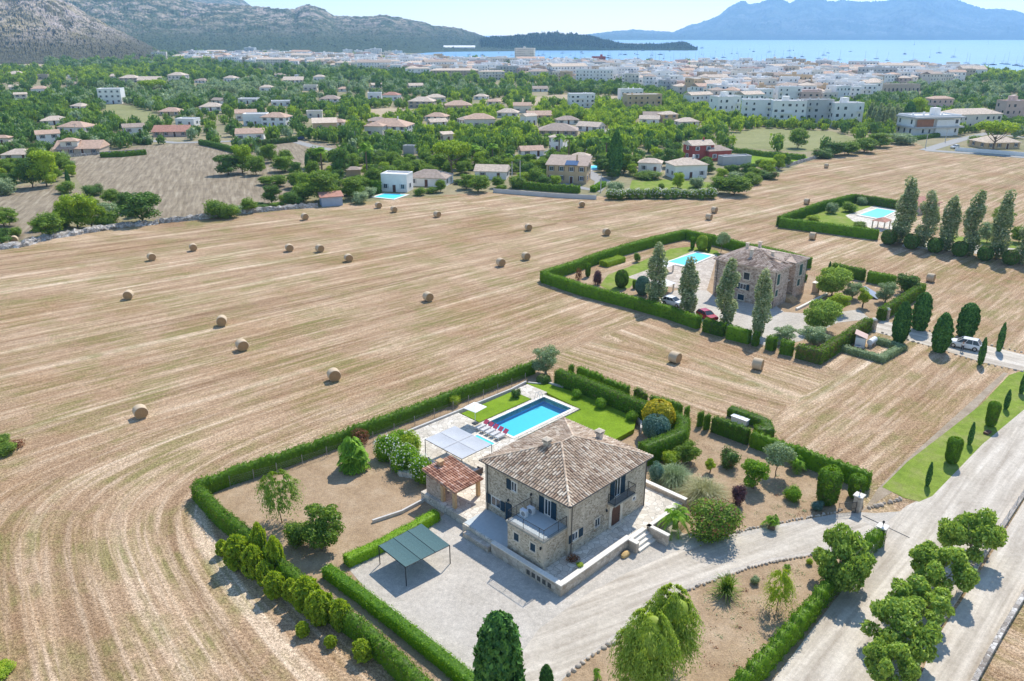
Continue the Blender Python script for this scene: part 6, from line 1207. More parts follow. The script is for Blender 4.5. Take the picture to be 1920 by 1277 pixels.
# tank enclosure
e = empty("pump_house", at(1612, 648), TH+.3, "small white pump house with sloping roof beside the court hedge", "shed"); MB().box(-.9, -.7, 0, .9, .7, 1.5).obj("wall", ["render_white"], e); b = MB(); b.add([(-1.1, -.9, 1.5), (1.1, -.9, 1.5), (1.1, .9, 2.1), (-1.1, .9, 2.1), (-1.1, -.9, 1.58), (1.1, -.9, 1.58), (1.1, .9, 2.18), (-1.1, .9, 2.18)], [(3, 2, 1, 0), (4, 5, 6, 7), (0, 1, 5, 4), (1, 2, 6, 5), (2, 3, 7, 6), (3, 0, 4, 7)]); b.obj("roof", ["render_pink"], e); MB().box(-.5, -.73, .1, .5, -.7, 1.3).obj("door", ["green_shutter"], e)
e = empty("water_tank", at(1634, 648), TH, "white horizontal gas tank on legs inside the low hedge", "tank"); b = MB(); b.tube((-1, 0, .8), (1, 0, .8), .42, n=18); b.obj("shell", ["white_paint"], e); [MB().box(x-.08, -.3, 0, x+.08, .3, .45).obj("support", ["concrete"], e) for x in (-.7, .7)]
e = empty("satellite_dish", at(1608, 656), TH, "round grey dish in the tank enclosure", "dish"); b = MB(); b.lathe([(.05, .5), (.5, .62), (.52, .64), (.05, .54)], 18); b.obj("dish", ["lounger_grey"], e); MB().tube((0, 0, 0), (0, 0, .5), .05).obj("stand", ["iron"], e)
o = MB().add([(-1.1, -1.6, .1), (1.1, -1.6, .1), (1.1, 1.6, 1.3), (-1.1, 1.6, 1.3), (-1.1, -1.6, .2), (1.1, -1.6, .2), (1.1, 1.6, 1.4), (-1.1, 1.6, 1.4)], [(3, 2, 1, 0), (4, 5, 6, 7), (0, 1, 5, 4), (1, 2, 6, 5), (2, 3, 7, 6), (3, 0, 4, 7)]).obj("solar_panel", ["render_bluegrey"], None, at(1632, 556), TH); tag(o, "grey leaning panel lying among the olive trees", "panel")
for x, y, l in ((1661, 598, "white stone pillar on the far side of the track entrance"), (1636, 618, "stone pillar with rounded cap on the near side of track entrance")):
    e = empty("gate_pillar", at(x, y), TH, l, "gate pillar"); MB().box(-.4, -.4, 0, .4, .4, 1.7).obj("shaft", ["rubble"], e); b = MB(); b.lathe([(.55, 1.703), (.5, 1.8), (.3, 1.95), (.05, 2.0)], 4); b.obj("cap", ["coping"], e)
stones([(1645, 622), (1750, 652), (1842, 681), (1925, 699)], .8, .2, "brown edging stone on the near side of the cypress track", "stones on the near side of the cypress track"); stones([(1670, 601), (1701, 611), (1842, 644), (1925, 663)], .8, .2, "brown edging stone on the far side of the cypress track", "stones on the far side of the cypress track")
# cars
def car_meshes(kind="suv"):
    hz = {"suv": 1.62, "hatch": 1.45, "van": 1.95}[kind]; L = {"suv": 4.6, "hatch": 4.0, "van": 4.7}[kind]; W = .9; belt = .98 if kind != "van" else 1.1
    prof = [(-L/2, .45, .78), (-L/2+.08, .3, .9), (-L/2+.9, .27, belt-.02), (-L*.18, .25, belt), (L*.2, .25, belt), (L/2-.15, .3, belt), (L/2, .45, .85)]
    b = MB(); n = 8; vs = []
    for x, z0, z1 in prof:
        e_ = .88 if abs(x) > L/2-.2 else 1; w2 = W*e_
        vs += [(x, -w2*.9, z0), (x, -w2, z0+.12), (x, -w2, (z0+z1)/2+.1), (x, -w2*.92, z1), (x, w2*.92, z1), (x, w2, (z0+z1)/2+.1), (x, w2, z0+.12), (x, w2*.9, z0)]
    k = len(prof); b.add(vs, [(j*n+i, j*n+(i+1) % n, (j+1)*n+(i+1) % n, (j+1)*n+i) for j in range(k-1) for i in range(n)]+[tuple(range(n-1, -1, -1)), tuple(range((k-1)*n, k*n))])
    f0 = -L/2+(1.15 if kind != "van" else .75); r1 = L/2-(.25 if kind != "van" else .1); t0 = f0+(.75 if kind != "van" else .5); t1 = r1-(.45 if kind == "suv" else .35)
    b.box(t0+.05, -W*.7, hz-.05, t1-.05, W*.7, hz); body = b.mesh("body", ["car_white"]); g = MB()
    g.add([(f0, -W*.88, belt-.02), (r1, -W*.88, belt-.02), (r1, W*.88, belt-.02), (f0, W*.88, belt-.02), (t0, -W*.72, hz-.053), (t1, -W*.72, hz-.053), (t1, W*.72, hz-.053), (t0, W*.72, hz-.053)], [(4, 5, 6, 7), (0, 1, 5, 4), (1, 2, 6, 5), (2, 3, 7, 6), (3, 0, 4, 7)])
    gl = g.mesh("windows", ["dark_glass"]); p_ = MB()
    for sy in (-1, 1):
        for q in (.36, .68):
            x0 = f0+(r1-f0)*q; x1 = t0+(t1-t0)*q; p_.tube((x0, sy*W*.885, belt), (x1, sy*W*.725, hz-.04), .035, n=5)
        p_.tube((f0+.02, sy*W*.885, belt), (t0, sy*W*.725, hz-.05), .04, n=5); p_.tube((r1-.02, sy*W*.885, belt), (t1, sy*W*.725, hz-.05), .06, n=5)
    pil = p_.mesh("pillars", ["car_white"]); wh = MB().tube((0, -.1, 0), (0, .1, 0), .34, n=20).mesh("tyre", ["tyre"]); rm = MB().tube((0, -.108, 0), (0, .108, 0), .2, n=12).mesh("rim", ["rim"])
    hd = MB().box(-.06, -.18, -.07, .06, .18, .07).mesh("headlight", ["lamp_glass"]); return body, gl, pil, wh, rm, hd, L, W
CARM = {k: car_meshes(k) for k in ("suv", "hatch", "van")}
def car(x, y, rot, kind, mat, label, z=0, pix=True, group=None):
    body, gl, pil, wh, rm, hd, L, W = CARM[kind]; p_ = at(x, y, z) if pix else (x, y, z); e = empty("parked_car", p_, rot, label, "car" if kind != "van" else "van", group)
    bo = link("body", body, e); bo.material_slots[0].link = 'OBJECT'; bo.material_slots[0].material = M[mat]; link("windows", gl, bo); pl = link("pillars", pil, bo); pl.material_slots[0].link = 'OBJECT'; pl.material_slots[0].material = M[mat]
    for sx in (-L*.31, L*.31):
        for sy in (-W+.1, W-.1): t = link("wheel", wh, e, (sx, sy, .34)); link("rim", rm, t)
    for sy in (-.62, .62): link("headlight", hd, e, (-L/2+.08, sy, .72)); 
    return e
car(1808, 652, math.radians(-37), "suv", "car_white", "white suv parked on the cypress track with person beside it", .03)
car(1262, 572, TH+math.pi/2, "hatch", "car_white", "white car parked between the first and second poplar", .03); car(1325, 598, TH+1.2, "hatch", "car_red", "red car parked behind the third poplar hedge", .03)
# person
def person(loc, rot, label):
    s = 1.0; J = dict(pel=(0, 0, .93), wai=(0, 0, 1.08), che=(0, .01, 1.32), neck=(0, .01, 1.47), head=(0, -.01, 1.6), top=(0, -.01, 1.7), hl=(.1, 0, .88), kl=(.12, -.03, .5), al=(.12, .02, .09), tl=(.13, -.14, .04), hr=(-.1, 0, .88), kr=(-.13, -.06, .5), ar=(-.15, -.02, .09), tr=(-.17, -.17, .04), sl=(.19, .01, 1.4), el=(.26, -.02, 1.13), wl=(.22, -.2, .98), sr=(-.19, .01, 1.4), er=(-.27, -.04, 1.14), wr=(-.2, -.26, 1.1), ful=(.2, -.28, .95), fur=(-.17, -.33, 1.1))
    R_ = dict(pel=.14, wai=.125, che=.15, neck=.055, head=.095, top=.07, hl=.09, kl=.058, al=.04, tl=.035, hr=.09, kr=.058, ar=.04, tr=.035, sl=.06, el=.042, wl=.03, sr=.06, er=.042, wr=.03, ful=.03, fur=.03)
    E_ = [("pel", "wai"), ("wai", "che"), ("che", "neck"), ("neck", "head"), ("head", "top"), ("pel", "hl"), ("hl", "kl"), ("kl", "al"), ("al", "tl"), ("pel", "hr"), ("hr", "kr"), ("kr", "ar"), ("ar", "tr"), ("che", "sl"), ("sl", "el"), ("el", "wl"), ("wl", "ful"), ("che", "sr"), ("sr", "er"), ("er", "wr"), ("wr", "fur")]
    def skin(name, keys, grow, mat, parent, root):
        ks = [k for k in J if k in keys]; me = bpy.data.meshes.new(name); me.from_pydata([J[k] for k in ks], [(ks.index(a), ks.index(c)) for a, c in E_ if a in ks and c in ks], []); me.materials.append(M[mat])
        o = link(name, me, parent, loc if parent is None else (0, 0, 0), rot if parent is None else 0); me.attributes.new("x", 'FLOAT', 'POINT'); sk = o.modifiers.new("skin", 'SKIN')
        for i, k in enumerate(ks):
            v = me.skin_vertices[0].data[i]; v.radius = (R_[k]*grow, R_[k]*grow*(.8 if k in ("pel", "wai", "che") else 1)); v.use_root = (k == root)
        o.modifiers.new("sub", 'SUBSURF').render_levels = 2; return o
    body = skin("person", set(J), 1, "skin", None, "pel"); tag(body, label, "person")
    skin("shirt", {"pel", "wai", "che", "sl", "el", "sr", "er"}, 1.14, "shirt", body, "che"); skin("trousers", {"pel", "hl", "kl", "al", "hr", "kr", "ar"}, 1.16, "trousers", body, "pel")
    h = MB(); h.lathe([(.1, 1.6), (.112, 1.66), (.09, 1.73), (.03, 1.765)], 12, (0, .015)); h.obj("hair", ["hair"], body, smooth=True)
    f = MB(); f.box(-.04, -.112, 1.63, -.02, -.1, 1.645); f.box(.02, -.112, 1.63, .04, -.1, 1.645); f.box(-.02, -.11, 1.555, .02, -.098, 1.565); f.obj("face", ["hair"], body); f = MB().add([(-.012, -.1, 1.6), (.012, -.1, 1.6), (0, -.125, 1.6), (0, -.1, 1.64)], [(0, 2, 1), (0, 3, 2), (1, 2, 3)]).obj("nose", ["skin"], body)
person(at(1803, 659, .03), 2.6, "person in pale shirt and dark trousers standing beside the white car on the track")
for i, (p_, l) in enumerate((([(1462, 406), (1540, 379), (1602, 364)], "clipped hedge along the far left side of the third pool lawn"), ([(1603, 364), (1640, 369), (1690, 377)], "clipped hedge behind the third pool lawn"), ([(1463, 408), (1540, 417), (1648, 431)], "clipped hedge in front of the third pool lawn"))): hedge("hedge", p_, 2.3, 1.4, l, jag=.06, seed=70+i, dens=26, size=.3, bul=.04)

# ================================================================ DRY-STONE WALL, VILLAS, LANES BEYOND THE STUBBLE
def rough_wall(name, pix, h, wd, label, mat="dry_stone", rgh=.35, seed=0):
    rng = np.random.default_rng(seed); pts = [np.array(at(*q)[:2]) for q in pix]; o = pts[0]; P_ = []
    for p_, q in zip(pts[:-1], pts[1:]):
        n = max(2, int(np.linalg.norm(q-p_)/.7)); P_ += [p_+(q-p_)*i/n for i in range(n)]
    P_.append(pts[-1]); P_ = np.array(P_)-o; d = np.gradient(P_, axis=0); d /= np.linalg.norm(d, axis=1, keepdims=True); nn = np.stack([-d[:, 1], d[:, 0]], 1); k = len(P_); V = []
    for f, z in ((-.5, 0), (-.42, .6), (-.25, 1), (.25, 1), (.42, .6), (.5, 0)):
        V.append(np.concatenate([P_+nn*wd*(f+rng.normal(0, rgh*.18, k)[:, None]), (z*h*(1+rng.normal(0, rgh*.4, k)))[:, None]], 1))
    V = np.concatenate(V); Fc = [[j*k+i, j*k+i+1, (j+1)*k+i+1, (j+1)*k+i] for j in range(5) for i in range(k-1)]+[[0, k, 2*k, 3*k], [0, 3*k, 4*k, 5*k]]
    o_ = link(name, mesh_np(name, V, np.array(Fc), [M[mat]]), None, (o[0], o[1], 0)); return tag(o_, label, "wall")
rough_wall("dry_stone_wall", [(-60, 470), (0, 466), (40, 461), (87, 448), (215, 427), (297, 419)], .9, 2.6, "tumbled wide dry-stone wall at the left edge of the stubble field", rgh=.6)
rough_wall("dry_stone_wall", [(299, 418), (375, 411), (450, 401), (540, 392), (596, 388)], 1.1, 1.3, "dry-stone wall between dry field and stubble, left of the grey shed", rgh=.35, seed=3)
rough_wall("garden_wall", [(925, 361), (985, 366), (1050, 371), (1118, 374)], 1.2, .4, "grey garden wall in front of the ochre villa", "render_grey", .03, 4)
rough_wall("garden_wall", [(1450, 320), (1492, 308), (1530, 297)], 1.1, .5, "dark wall along the bright green lawn beside the stubble", "dry_stone", .15, 5)
rough_wall("garden_wall", [(122, 296), (200, 288), (272, 284)], .9, .4, "low wall in front of the stone villa with a small tower", "dry_stone", .1, 6)
rough_wall("garden_wall", [(1790, 283), (1860, 288), (1930, 294)], 1.5, .35, "white wall around the villa with the big umbrella pine", "render_white", .02, 7)

WM = MB(); WM.box(-.62, -.05, -.75, .62, .02, .75, 1); WM.box(-.5, -.055, -.62, -.03, .0, .62, 0); WM.box(.03, -.055, -.62, .5, .0, .62, 0); WM.box(-.95, -.06, -.7, -.63, .0, .7, 2); WM.box(.63, -.06, -.7, .95, .0, .7, 2)
WIN = {k: WM.mesh("window", ["dark_glass", f, s_]) for k, f, s_ in (("b", "white_paint", "brown_wood"), ("g", "white_paint", "green_shutter"), ("n", "white_paint", "render_grey"))}
DM = MB(); DM.box(-.6, -.05, 0, .6, .02, 2.2, 1); DM.box(-.48, -.06, 0, .48, 0, 2.1, 0); DOORM = DM.mesh("door", ["brown_wood", "white_paint"])
LAND = []
FOOT = []
def roofmesh(kind, W, D, h, ov=.4, pitch=.42, mat="roof_sand"):
    b = MB(); x, y = W/2+ov, D/2+ov; r = min(x, y)*pitch
    if kind == 'hip':
        a = max(0.01, x-y) if x > y else 0.01; c = max(0.01, y-x) if y > x else .01
        b.add([(-x, -y, h), (x, -y, h), (x, y, h), (-x, y, h), (-a, -c if y > x else 0, h+r), (a, c if y > x else 0, h+r)], [(0, 1, 5, 4), (1, 2, 5), (2, 3, 4, 5), (3, 0, 4)])
    elif kind == 'gable': b.add([(-x, -y, h), (x, -y, h), (x, y, h), (-x, y, h), (-x, 0, h+r), (x, 0, h+r)], [(0, 1, 5, 4), (2, 3, 4, 5), (1, 2, 5), (3, 0, 4)])
    elif kind == 'shed': b.add([(-x, -y, h), (x, -y, h), (x, y, h+r*.9), (-x, y, h+r*.9)], [(0, 1, 2, 3)])
    if kind != 'flat': b.add([(-x, -y, h-.15), (x, -y, h-.15), (x, y, h-.15), (-x, y, h-.15), (-x, -y, h), (x, -y, h), (x, y, h), (-x, y, h)], [(3, 2, 1, 0), (0, 1, 5, 4), (1, 2, 6, 5), (2, 3, 7, 6), (3, 0, 4, 7)])
    else:
        t = .25; b.box(-W/2-.05, -D/2-.05, h+.003, W/2+.05, -D/2+t, h+.5, 1); b.box(-W/2-.05, D/2-t, h+.003, W/2+.05, D/2+.05, h+.5, 1); b.box(-W/2-.05, -D/2+t, h+.003, -W/2+t, D/2-t, h+.5, 1); b.box(W/2-t, -D/2+t, h+.003, W/2+.05, D/2-t, h+.5, 1)
        b.box(-W/2+t, -D/2+t, h+.003, W/2-t, D/2-t, h+.08, 0)
    return b, r
def villa(x0, x1, yt, yb, wall, roof, kind, yaw, label, fl=None, win="b", door=True, chim=False, ratio=.7, nw=None, cat="house", name=None, lm=None, z=0, nowin=False):
    xm = (x0+x1)/2; X, Y, _ = at(xm, yb, z); th = math.radians(yaw); k = ppm(X, Y, z); Wt = (x1-x0)/k; a = abs(th); W = Wt/(math.cos(a)+ratio*math.sin(a)); D = W*ratio
    dep = (D*math.cos(a)+W*math.sin(a))/2; Ht = max(2.4, hgt(xm, yb, yt, z)-dep*44/max(Y, 1)*.9); rr = (min(W, D)/2+.4)*.42 if kind in ('hip', 'gable') else (.5 if kind == 'flat' else 0)
    if kind == 'shed': rr = (D/2+.4)*.38
    h = max(2.3, Ht-rr); fl = fl or max(1, round(h/2.9)); cen = (X, Y+dep, z); e = empty(name or "villa", cen, th, label, cat)
    MB().box(-W/2, -D/2, -.1, W/2, D/2, h-(.0 if kind == 'flat' else .004)).obj("wall", [wall], e); b, r = roofmesh(kind, W, D, h); ro = b.obj("roof", [roof, wall], e)
    if kind == 'gable':
        g = MB(); g.add([(-W/2-.001, -D/2, h), (-W/2-.001, D/2, h), (-W/2-.001, 0, h+r*.9)], [(0, 2, 1)]); 
    if chim:
        c = MB().box(W*.2-.25, -.25, h, W*.2+.25, .25, h+rr+.9).obj("chimney", [wall], ro)
    if not nowin:
        fh = h/fl; nw = nw or max(1, int(W/3.6)); ns = max(1, int(D/3.8))
        for f in range(fl):
            for i in range(nw):
                xx = -W/2+W*(i+.5)/nw; zz = f*fh+min(fh*.58, 1.7)
                if f == 0 and door and i == nw//2: link("door", DOORM, e, (xx, -D/2, 0)); continue
                link("window", WIN[win], e, (xx, -D/2, zz))
            s_ = 1 if yaw < 0 else -1
            for i in range(ns): link("window", WIN[win], e, (s_*W/2, -D/2+D*(i+.5)/ns, f*fh+min(fh*.58, 1.7)), s_*math.pi/2)
    FOOT.append((xm, (yt+yb)/2, x0-4, x1+4, yt, yb+3, cen[0], cen[1], max(W, D)*.62+1.5, yt+(yb-yt)*.35)); LAND.append((lm or label or "", xm, (yt+yb)/2)); return e, W, D, h
V = villa
e, W, D, h = V(1025, 1112, 294, 345, "render_ochre", "roof_old", 'shed', -14, "ochre two-storey villa with solar panels behind the grey garden wall", chim=True, lm="the ochre villa", win="b", nw=4)
MB().box(-.5, -D/2+1, h+1.2, 3.5, -D/2+4.5, h+1.3).obj("solar_panel", ["solar"], e).rotation_euler = (.25, 0, 0)
V(1072, 1108, 290, 305, "render_tan", "roof_sand", 'hip', -14, "small tiled annex behind the ochre villa", fl=1, lm="the ochre villa annex")
V(714, 771, 323, 361, "render_white", "roof_flat", 'flat', -12, "white cubic pool villa with flat roof next to the stubble", fl=1, win="n", nw=3, lm="the white pool villa")
V(762, 846, 317, 351, "render_white", "roof_old", 'hip', -12, "wide villa with old tiled roof beside the white pool villa", fl=1, win="n", lm="the old tiled villa")
V(595, 640, 361, 388, "render_bluegrey", "roof_rose", 'shed', 22, "plain grey shed with pinkish roof at the edge of the stubble", fl=1, lm="the grey shed", cat="shed", name="shed", nowin=True, ratio=.6)
V(646, 676, 314, 332, "render_tan", "roof_old", 'hip', 10, "small thatched-looking garden shelter left of the white pool villa", cat="shelter", name="garden_shelter", fl=1, nowin=True, lm="the garden shelter")
V(1286, 1340, 262, 302, "render_red", "roof_sand", 'gable', 18, "tall red villa with sand-coloured gabled roof", fl=2, win="n", lm="the red villa", chim=True)
V(1318, 1374, 272, 302, "render_red", "roof_old", 'hip', 18, "low red wing right of the tall red villa", fl=1, win="n", lm="the red villa wing")
V(1350, 1412, 291, 310, "render_grey", "roof_flat", 'flat', 14, "long grey flat-roofed garage beside the green lawn", fl=1, nowin=True, lm="the grey garage", cat="garage", name="garage", ratio=.35)
V(1255, 1328, 295, 336, "render_white", "roof_sand", 'hip', 12, "white single-storey villa with hipped tile roof behind the round lawn tree", fl=1, win="n", chim=True, lm="the white lawn villa")
V(1198, 1246, 296, 325, "render_white", "roof_sand", 'hip', -16, "small white villa with rooftop solar heater left of the lawn villa", fl=1, win="n", lm="the solar heater villa")
V(890, 955, 308, 337, "render_white", "roof_sand", 'gable', -8, "white low villa with long sand tiled roof right of the big umbrella pine", fl=1, lm="the long sand-roofed villa", win="b")
V(684, 771, 221, 254, "render_white", "roof_terracotta", 'hip', -10, "white two-storey villa with terracotta roof and porch in the middle distance", fl=2, lm="the white terracotta villa", chim=True)
V(683, 722, 229, 256, "render_cream", "roof_terracotta", 'hip', -10, "cream garage wing of the white terracotta villa", fl=1, lm="the cream garage wing")
V(580, 630, 222, 246, "render_ochre", "roof_sand", 'shed', 14, "plain ochre house among trees left of the white terracotta villa", fl=1, lm="the plain ochre house", win="b", nw=2)
V(825, 851, 247, 266, "render_cream", "roof_sand", 'shed', 25, "tiny cream house between dense trees right of terracotta villa", fl=1, lm="the tiny cream house", nw=1)
V(868, 928, 212, 240, "render_cream", "roof_terracotta", 'hip', 8, "rambling tiled house right of the tiny cream house", fl=1, lm="the rambling tiled house"); V(930, 974, 203, 221, "render_white", "roof_sand", 'hip', -8, "white bungalow with pale hip roof above the rambling house", fl=1, lm="the pale-roofed bungalow")
V(975, 1007, 212, 235, "render_white", "roof_sand", 'gable', 38, "white gabled house in front of the dark cypress wood", lm="the white gabled house", fl=1); V(1010, 1087, 236, 255, "render_tan", "roof_old", 'hip', -5, "wide brown-roofed house beside the tall palms", fl=1, lm="the brown-roofed house")
V(1030, 1055, 252, 284, "render_white", "roof_sand", 'hip', 10, "narrow white tower house behind two tall palms", fl=2, nw=1, lm="the white tower house"); V(972, 1020, 274, 294, "render_white", "roof_terracotta", 'gable', 12, "low house with terracotta gable left of the tower house", fl=1, lm="the low terracotta gable")
V(1236, 1272, 208, 232, "render_ochre", "roof_sand", 'hip', 15, "ochre house with pale hip roof near the white town blocks", fl=2, lm="the pale ochre house"); V(1268, 1312, 220, 238, "render_cream", "roof_sand", 'hip', 12, "low sand-roofed house right of pale ochre house", fl=1, lm="the low sand roof"); V(1200, 1240, 216, 234, "render_white", "roof_sand", 'gable', -12, "white house with sand roof left of the pale ochre house", fl=1, lm="the white sand-roofed house")
V(755, 782, 272, 290, "render_grey", "roof_flat", 'flat', -20, "small open grey outbuilding in the trees above the white pool villa", fl=1, nowin=True, lm="the grey outbuilding", cat="outbuilding", name="outbuilding")
V(105, 165, 227, 251, "render_white", "roof_terracotta", 'hip', -8, "white bungalow with terracotta hip roof at the far end of dry field", fl=1, lm="the terracotta bungalow"); V(58, 105, 243, 275, "render_white", "roof_terracotta", 'gable', 32, "white gabled two-storey house left of the dry field", fl=2, lm="the white gabled house on the left")
V(113, 146, 258, 290, "render_cream", "roof_terracotta", 'hip', 10, "small tower of the stone villa at the dry field corner", fl=2, lm="the little stone tower", nw=1); V(95, 182, 268, 291, "render_stone", "roof_terracotta", 'gable', 8, "low stone villa with arcade at the dry field corner", fl=1, lm="the low stone villa", win="b")
V(0, 56, 281, 302, "render_white", "roof_sand", 'hip', 6, "low white villa at the left edge of the photo", fl=1, lm="the left edge villa"); V(-10, 16, 253, 272, "render_cream", "roof_terracotta", 'hip', 6, "small tiled house at the far left edge", fl=1, lm="the far left tiled house")
V(220, 265, 231, 252, "render_white", "roof_old", 'gable', 30, "white house with long old tiled roof above the dry field", fl=1, lm="the old-roofed white house"); V(282, 350, 235, 257, "render_pink", "roof_rose", 'gable', 6, "pink farmhouse with broad rose tiled roof beyond the dry field", fl=1, lm="the rose-roofed farmhouse")
V(453, 500, 212, 236, "render_white", "roof_flat", 'flat', 8, "white flat-roofed house beside dark trees, left middle distance", fl=1, win="n", lm="the flat-roofed white house"); V(436, 492, 240, 265, "render_white", "roof_terracotta", 'gable', 12, "white villa with terracotta roof behind the long field hedge", fl=1, lm="the hedge-side villa"); V(488, 541, 210, 238, "render_white", "roof_terracotta", 'hip', -8, "white villa with stepped terracotta roofs, upper middle left", fl=2, lm="the stepped-roof villa")
V(181, 226, 165, 195, "render_white", "roof_flat", 'flat', 10, "white three-level villa standing alone in the meadow", fl=3, win="n", lm="the white meadow villa"); V(370, 415, 192, 208, "render_white", "roof_sand", 'hip', 8, "low white house with pale roof right of the meadow villa", fl=1, lm="the low white meadow house")
V(222, 258, 140, 155, "render_stone", "roof_sand", 'hip', 5, "pale stone manor left part, behind the dark tree row", fl=2, lm="the stone manor"); V(255, 298, 143, 157, "render_cream", "roof_sand", 'gable', 5, "pale stone manor right part, beside the big round pine", fl=1, lm="the manor wing"); V(314, 348, 135, 156, "render_cream", "roof_sand", 'hip', -8, "cream house right of the stone manor", fl=2, lm="the cream manor-side house"); V(9, 42, 133, 147, "render_cream", "roof_sand", 'hip', 6, "sand-roofed house under the rocky hill at far left", fl=1, lm="the hillfoot house"); V(70, 90, 139, 149, "render_stone", "roof_flat", 'flat', 4, "small square stone house under the rocky hill", fl=1, lm="the square hillfoot house")
V(765, 815, 181, 203, "render_stone", "roof_sand", 'hip', -6, "two-storey house with balcony beside tall palms, centre distance", fl=2, lm="the balcony house"); V(797, 835, 176, 192, "render_cream", "roof_sand", 'hip', 10, "cream house behind the balcony house", fl=1, lm="the cream house behind"); V(832, 884, 188, 208, "render_ochre", "roof_terracotta", 'hip', 6, "orange house with terracotta roof right of the balcony house", fl=1, lm="the orange house")
V(688, 715, 173, 186, "render_white", "roof_flat", 'flat', 6, "white flat house in the central woods", fl=1, lm="the white wood house"); V(716, 750, 172, 189, "render_white", "roof_rose", 'hip', -10, "white house with rose roof in the central woods", fl=1, lm="the rose-roofed wood house"); V(485, 511, 159, 172, "render_white", "roof_sand", 'hip', 6, "small white house deep in the left woods", fl=1, lm="the small wood house"); V(528, 568, 144, 155, "render_white", "roof_sand", 'gable', 6, "pale long house in the left woods near town", fl=1, lm="the pale long house"); V(568, 594, 159, 170, "render_cream", "roof_flat", 'flat', 4, "low cream house among the left woods", fl=1, lm="the low cream wood house")
V(1842, 1917, 253, 280, "render_ochre", "roof_sand", 'hip', 8, "villa with broad pale roof under the big umbrella pine", fl=1, lm="the umbrella pine villa"); V(1700, 1776, 372, 402, "render_pink", "roof_rose", 'hip', 30, "pink villa with tiled roof hidden behind the poplar row", fl=1, lm="the villa behind poplars")
smallpool("swimming_pool", [(702, 370), (722, 364), (762, 366), (738, 374)], "narrow blue pool in front of white pool villa"); smallpool("swimming_pool", [(1106, 312), (1140, 308), (1142, 315), (1110, 320)], "turquoise pool right of the ochre villa"); smallpool("swimming_pool", [(1095, 280), (1112, 274), (1132, 276), (1122, 282)], "round-cornered turquoise pool beyond the tall palms")
for p_, l, m_, h_ in (([(962, 340), (1022, 345), (1087, 349)], "dense hedge in front of the ochre villa", "leaf_hedge", 2.0), ([(966, 333), (995, 325), (1020, 318)], "hedge on the left side of the ochre villa", "leaf_hedge", 2.0), ([(1112, 350), (1132, 340)], "bright hedge right of the ochre villa door", "leaf_bright", 1.6), ([(656, 338), (712, 341)], "tall dark hedge left of white pool villa", "leaf_hedge", 3.4), ([(452, 268), (500, 262), (555, 256)], "long hedge between dry field and hedge-side villa", "leaf_deep", 2.2), ([(143, 250), (200, 250)], "dark hedge right of terracotta bungalow", "leaf_deep", 2), ([(245, 254), (278, 261)], "rounded dark hedge left of rose-roofed farmhouse", "leaf_deep", 2.4), ([(188, 286), (230, 285), (272, 281)], "trimmed hedge right of the low stone villa", "leaf_hedge", 1.8), ([(375, 262), (405, 268), (440, 277)], "overgrown hedge at top right of the dry field", "leaf_deep", 2.0), ([(1375, 277), (1440, 285), (1510, 291)], "hedge between grey-brown field and bright lawn", "leaf_green", 1.8), ([(1700, 258), (1760, 250)], "hedge in front of the modern villa", "leaf_deep", 1.6), ([(800, 190), (815, 194)], "short hedge near the balcony house", "leaf_deep", 2)):
    hedge("hedge", p_, h_, 1.8, l, m_, 14, .5, .15, .08, 1.6, seed=90)
for i, x in enumerate(range(1146, 1335, 17)): pp("oleander_far", x, 371+random.uniform(-1.5, 1.5)+(2 if x < 1200 else 0), 352+random.uniform(-2, 3), 24, "oleander", None, "oleander", "oleander bushes between lawn villa and stubble")["lab"] = "@white-flowering oleander bush in the row before the lawn villa"

# ---- town
def block_mesh(W, D, fl, roof, bal, seed):
    rng = random.Random(seed); h = fl*3.0+.4; b = MB(); b.box(-W/2, -D/2, -1, W/2, D/2, h); nx = max(2, int(W/3.2)); ny = max(2, int(D/3.4))
    for f in range(fl):
        z = f*3+1.0
        for i in range(nx):
            x = -W/2+W*(i+.5)/nx; w2 = .42 if rng.random() < .75 else .75
            if rng.random() < .9: b.box(x-w2, -D/2-.04, z, x+w2, -D/2+.02, z+1.25, 1)
            if bal and f and rng.random() < .5: b.box(x-1.4, -D/2-1.1, z-.95, x+1.4, -D/2-.05, z-.8); b.box(x-1.4, -D/2-1.1, z-.797, x+1.4, -D/2-1.0, z+.1)
        for i in range(ny):
            y = -D/2+D*(i+.5)/ny
            for s_ in (-1, 1):
                if rng.random() < .75: xa, xb = sorted((s_*(W/2-.02), s_*(W/2+.04))); b.box(xa, y-.5, z, xb, y+.5, z+1.4, 1)
    r, rr = roofmesh(roof, W, D, h, .35, .34)
    if roof == 'flat':
        if rng.random() < .7: q = rng.uniform(-.25, .25)*W; b.box(q-1.6, -1.5, h, q+1.6, 1.8, h+2.5)
        for _ in range(rng.randint(1, 4)): q, q2 = rng.uniform(-.4, .4)*W, rng.uniform(-.35, .35)*D; b.box(q-.4, q2-.3, h+.1, q+.4, q2+.3, h+rng.uniform(.8, 1.4))
    return b.mesh("wall", ["render_white", "dark_glass"]), r.mesh("roof", ["roof_flat", "render_white"]), W, D, h, roof
BL = [block_mesh(*a) for a in ((11, 9, 2, 'flat', 0, 1), (13, 10, 3, 'flat', 1, 2), (12, 10, 2, 'hip', 0, 3), (16, 11, 3, 'flat', 1, 4), (15, 10, 3, 'gable', 0, 5), (20, 12, 3, 'flat', 1, 6), (10, 10, 3, 'hip', 0, 7), (24, 12, 4, 'flat', 1, 8), (34, 12, 4, 'flat', 1, 9), (28, 12, 3, 'hip', 1, 10), (14, 12, 4, 'flat', 1, 11), (40, 13, 4, 'gable', 1, 12))]
WN = {"render_white": "white", "render_cream": "cream", "render_tan": "tan", "render_pink": "pink", "render_grey": "grey", "render_ochre": "ochre", "render_red": "red"}
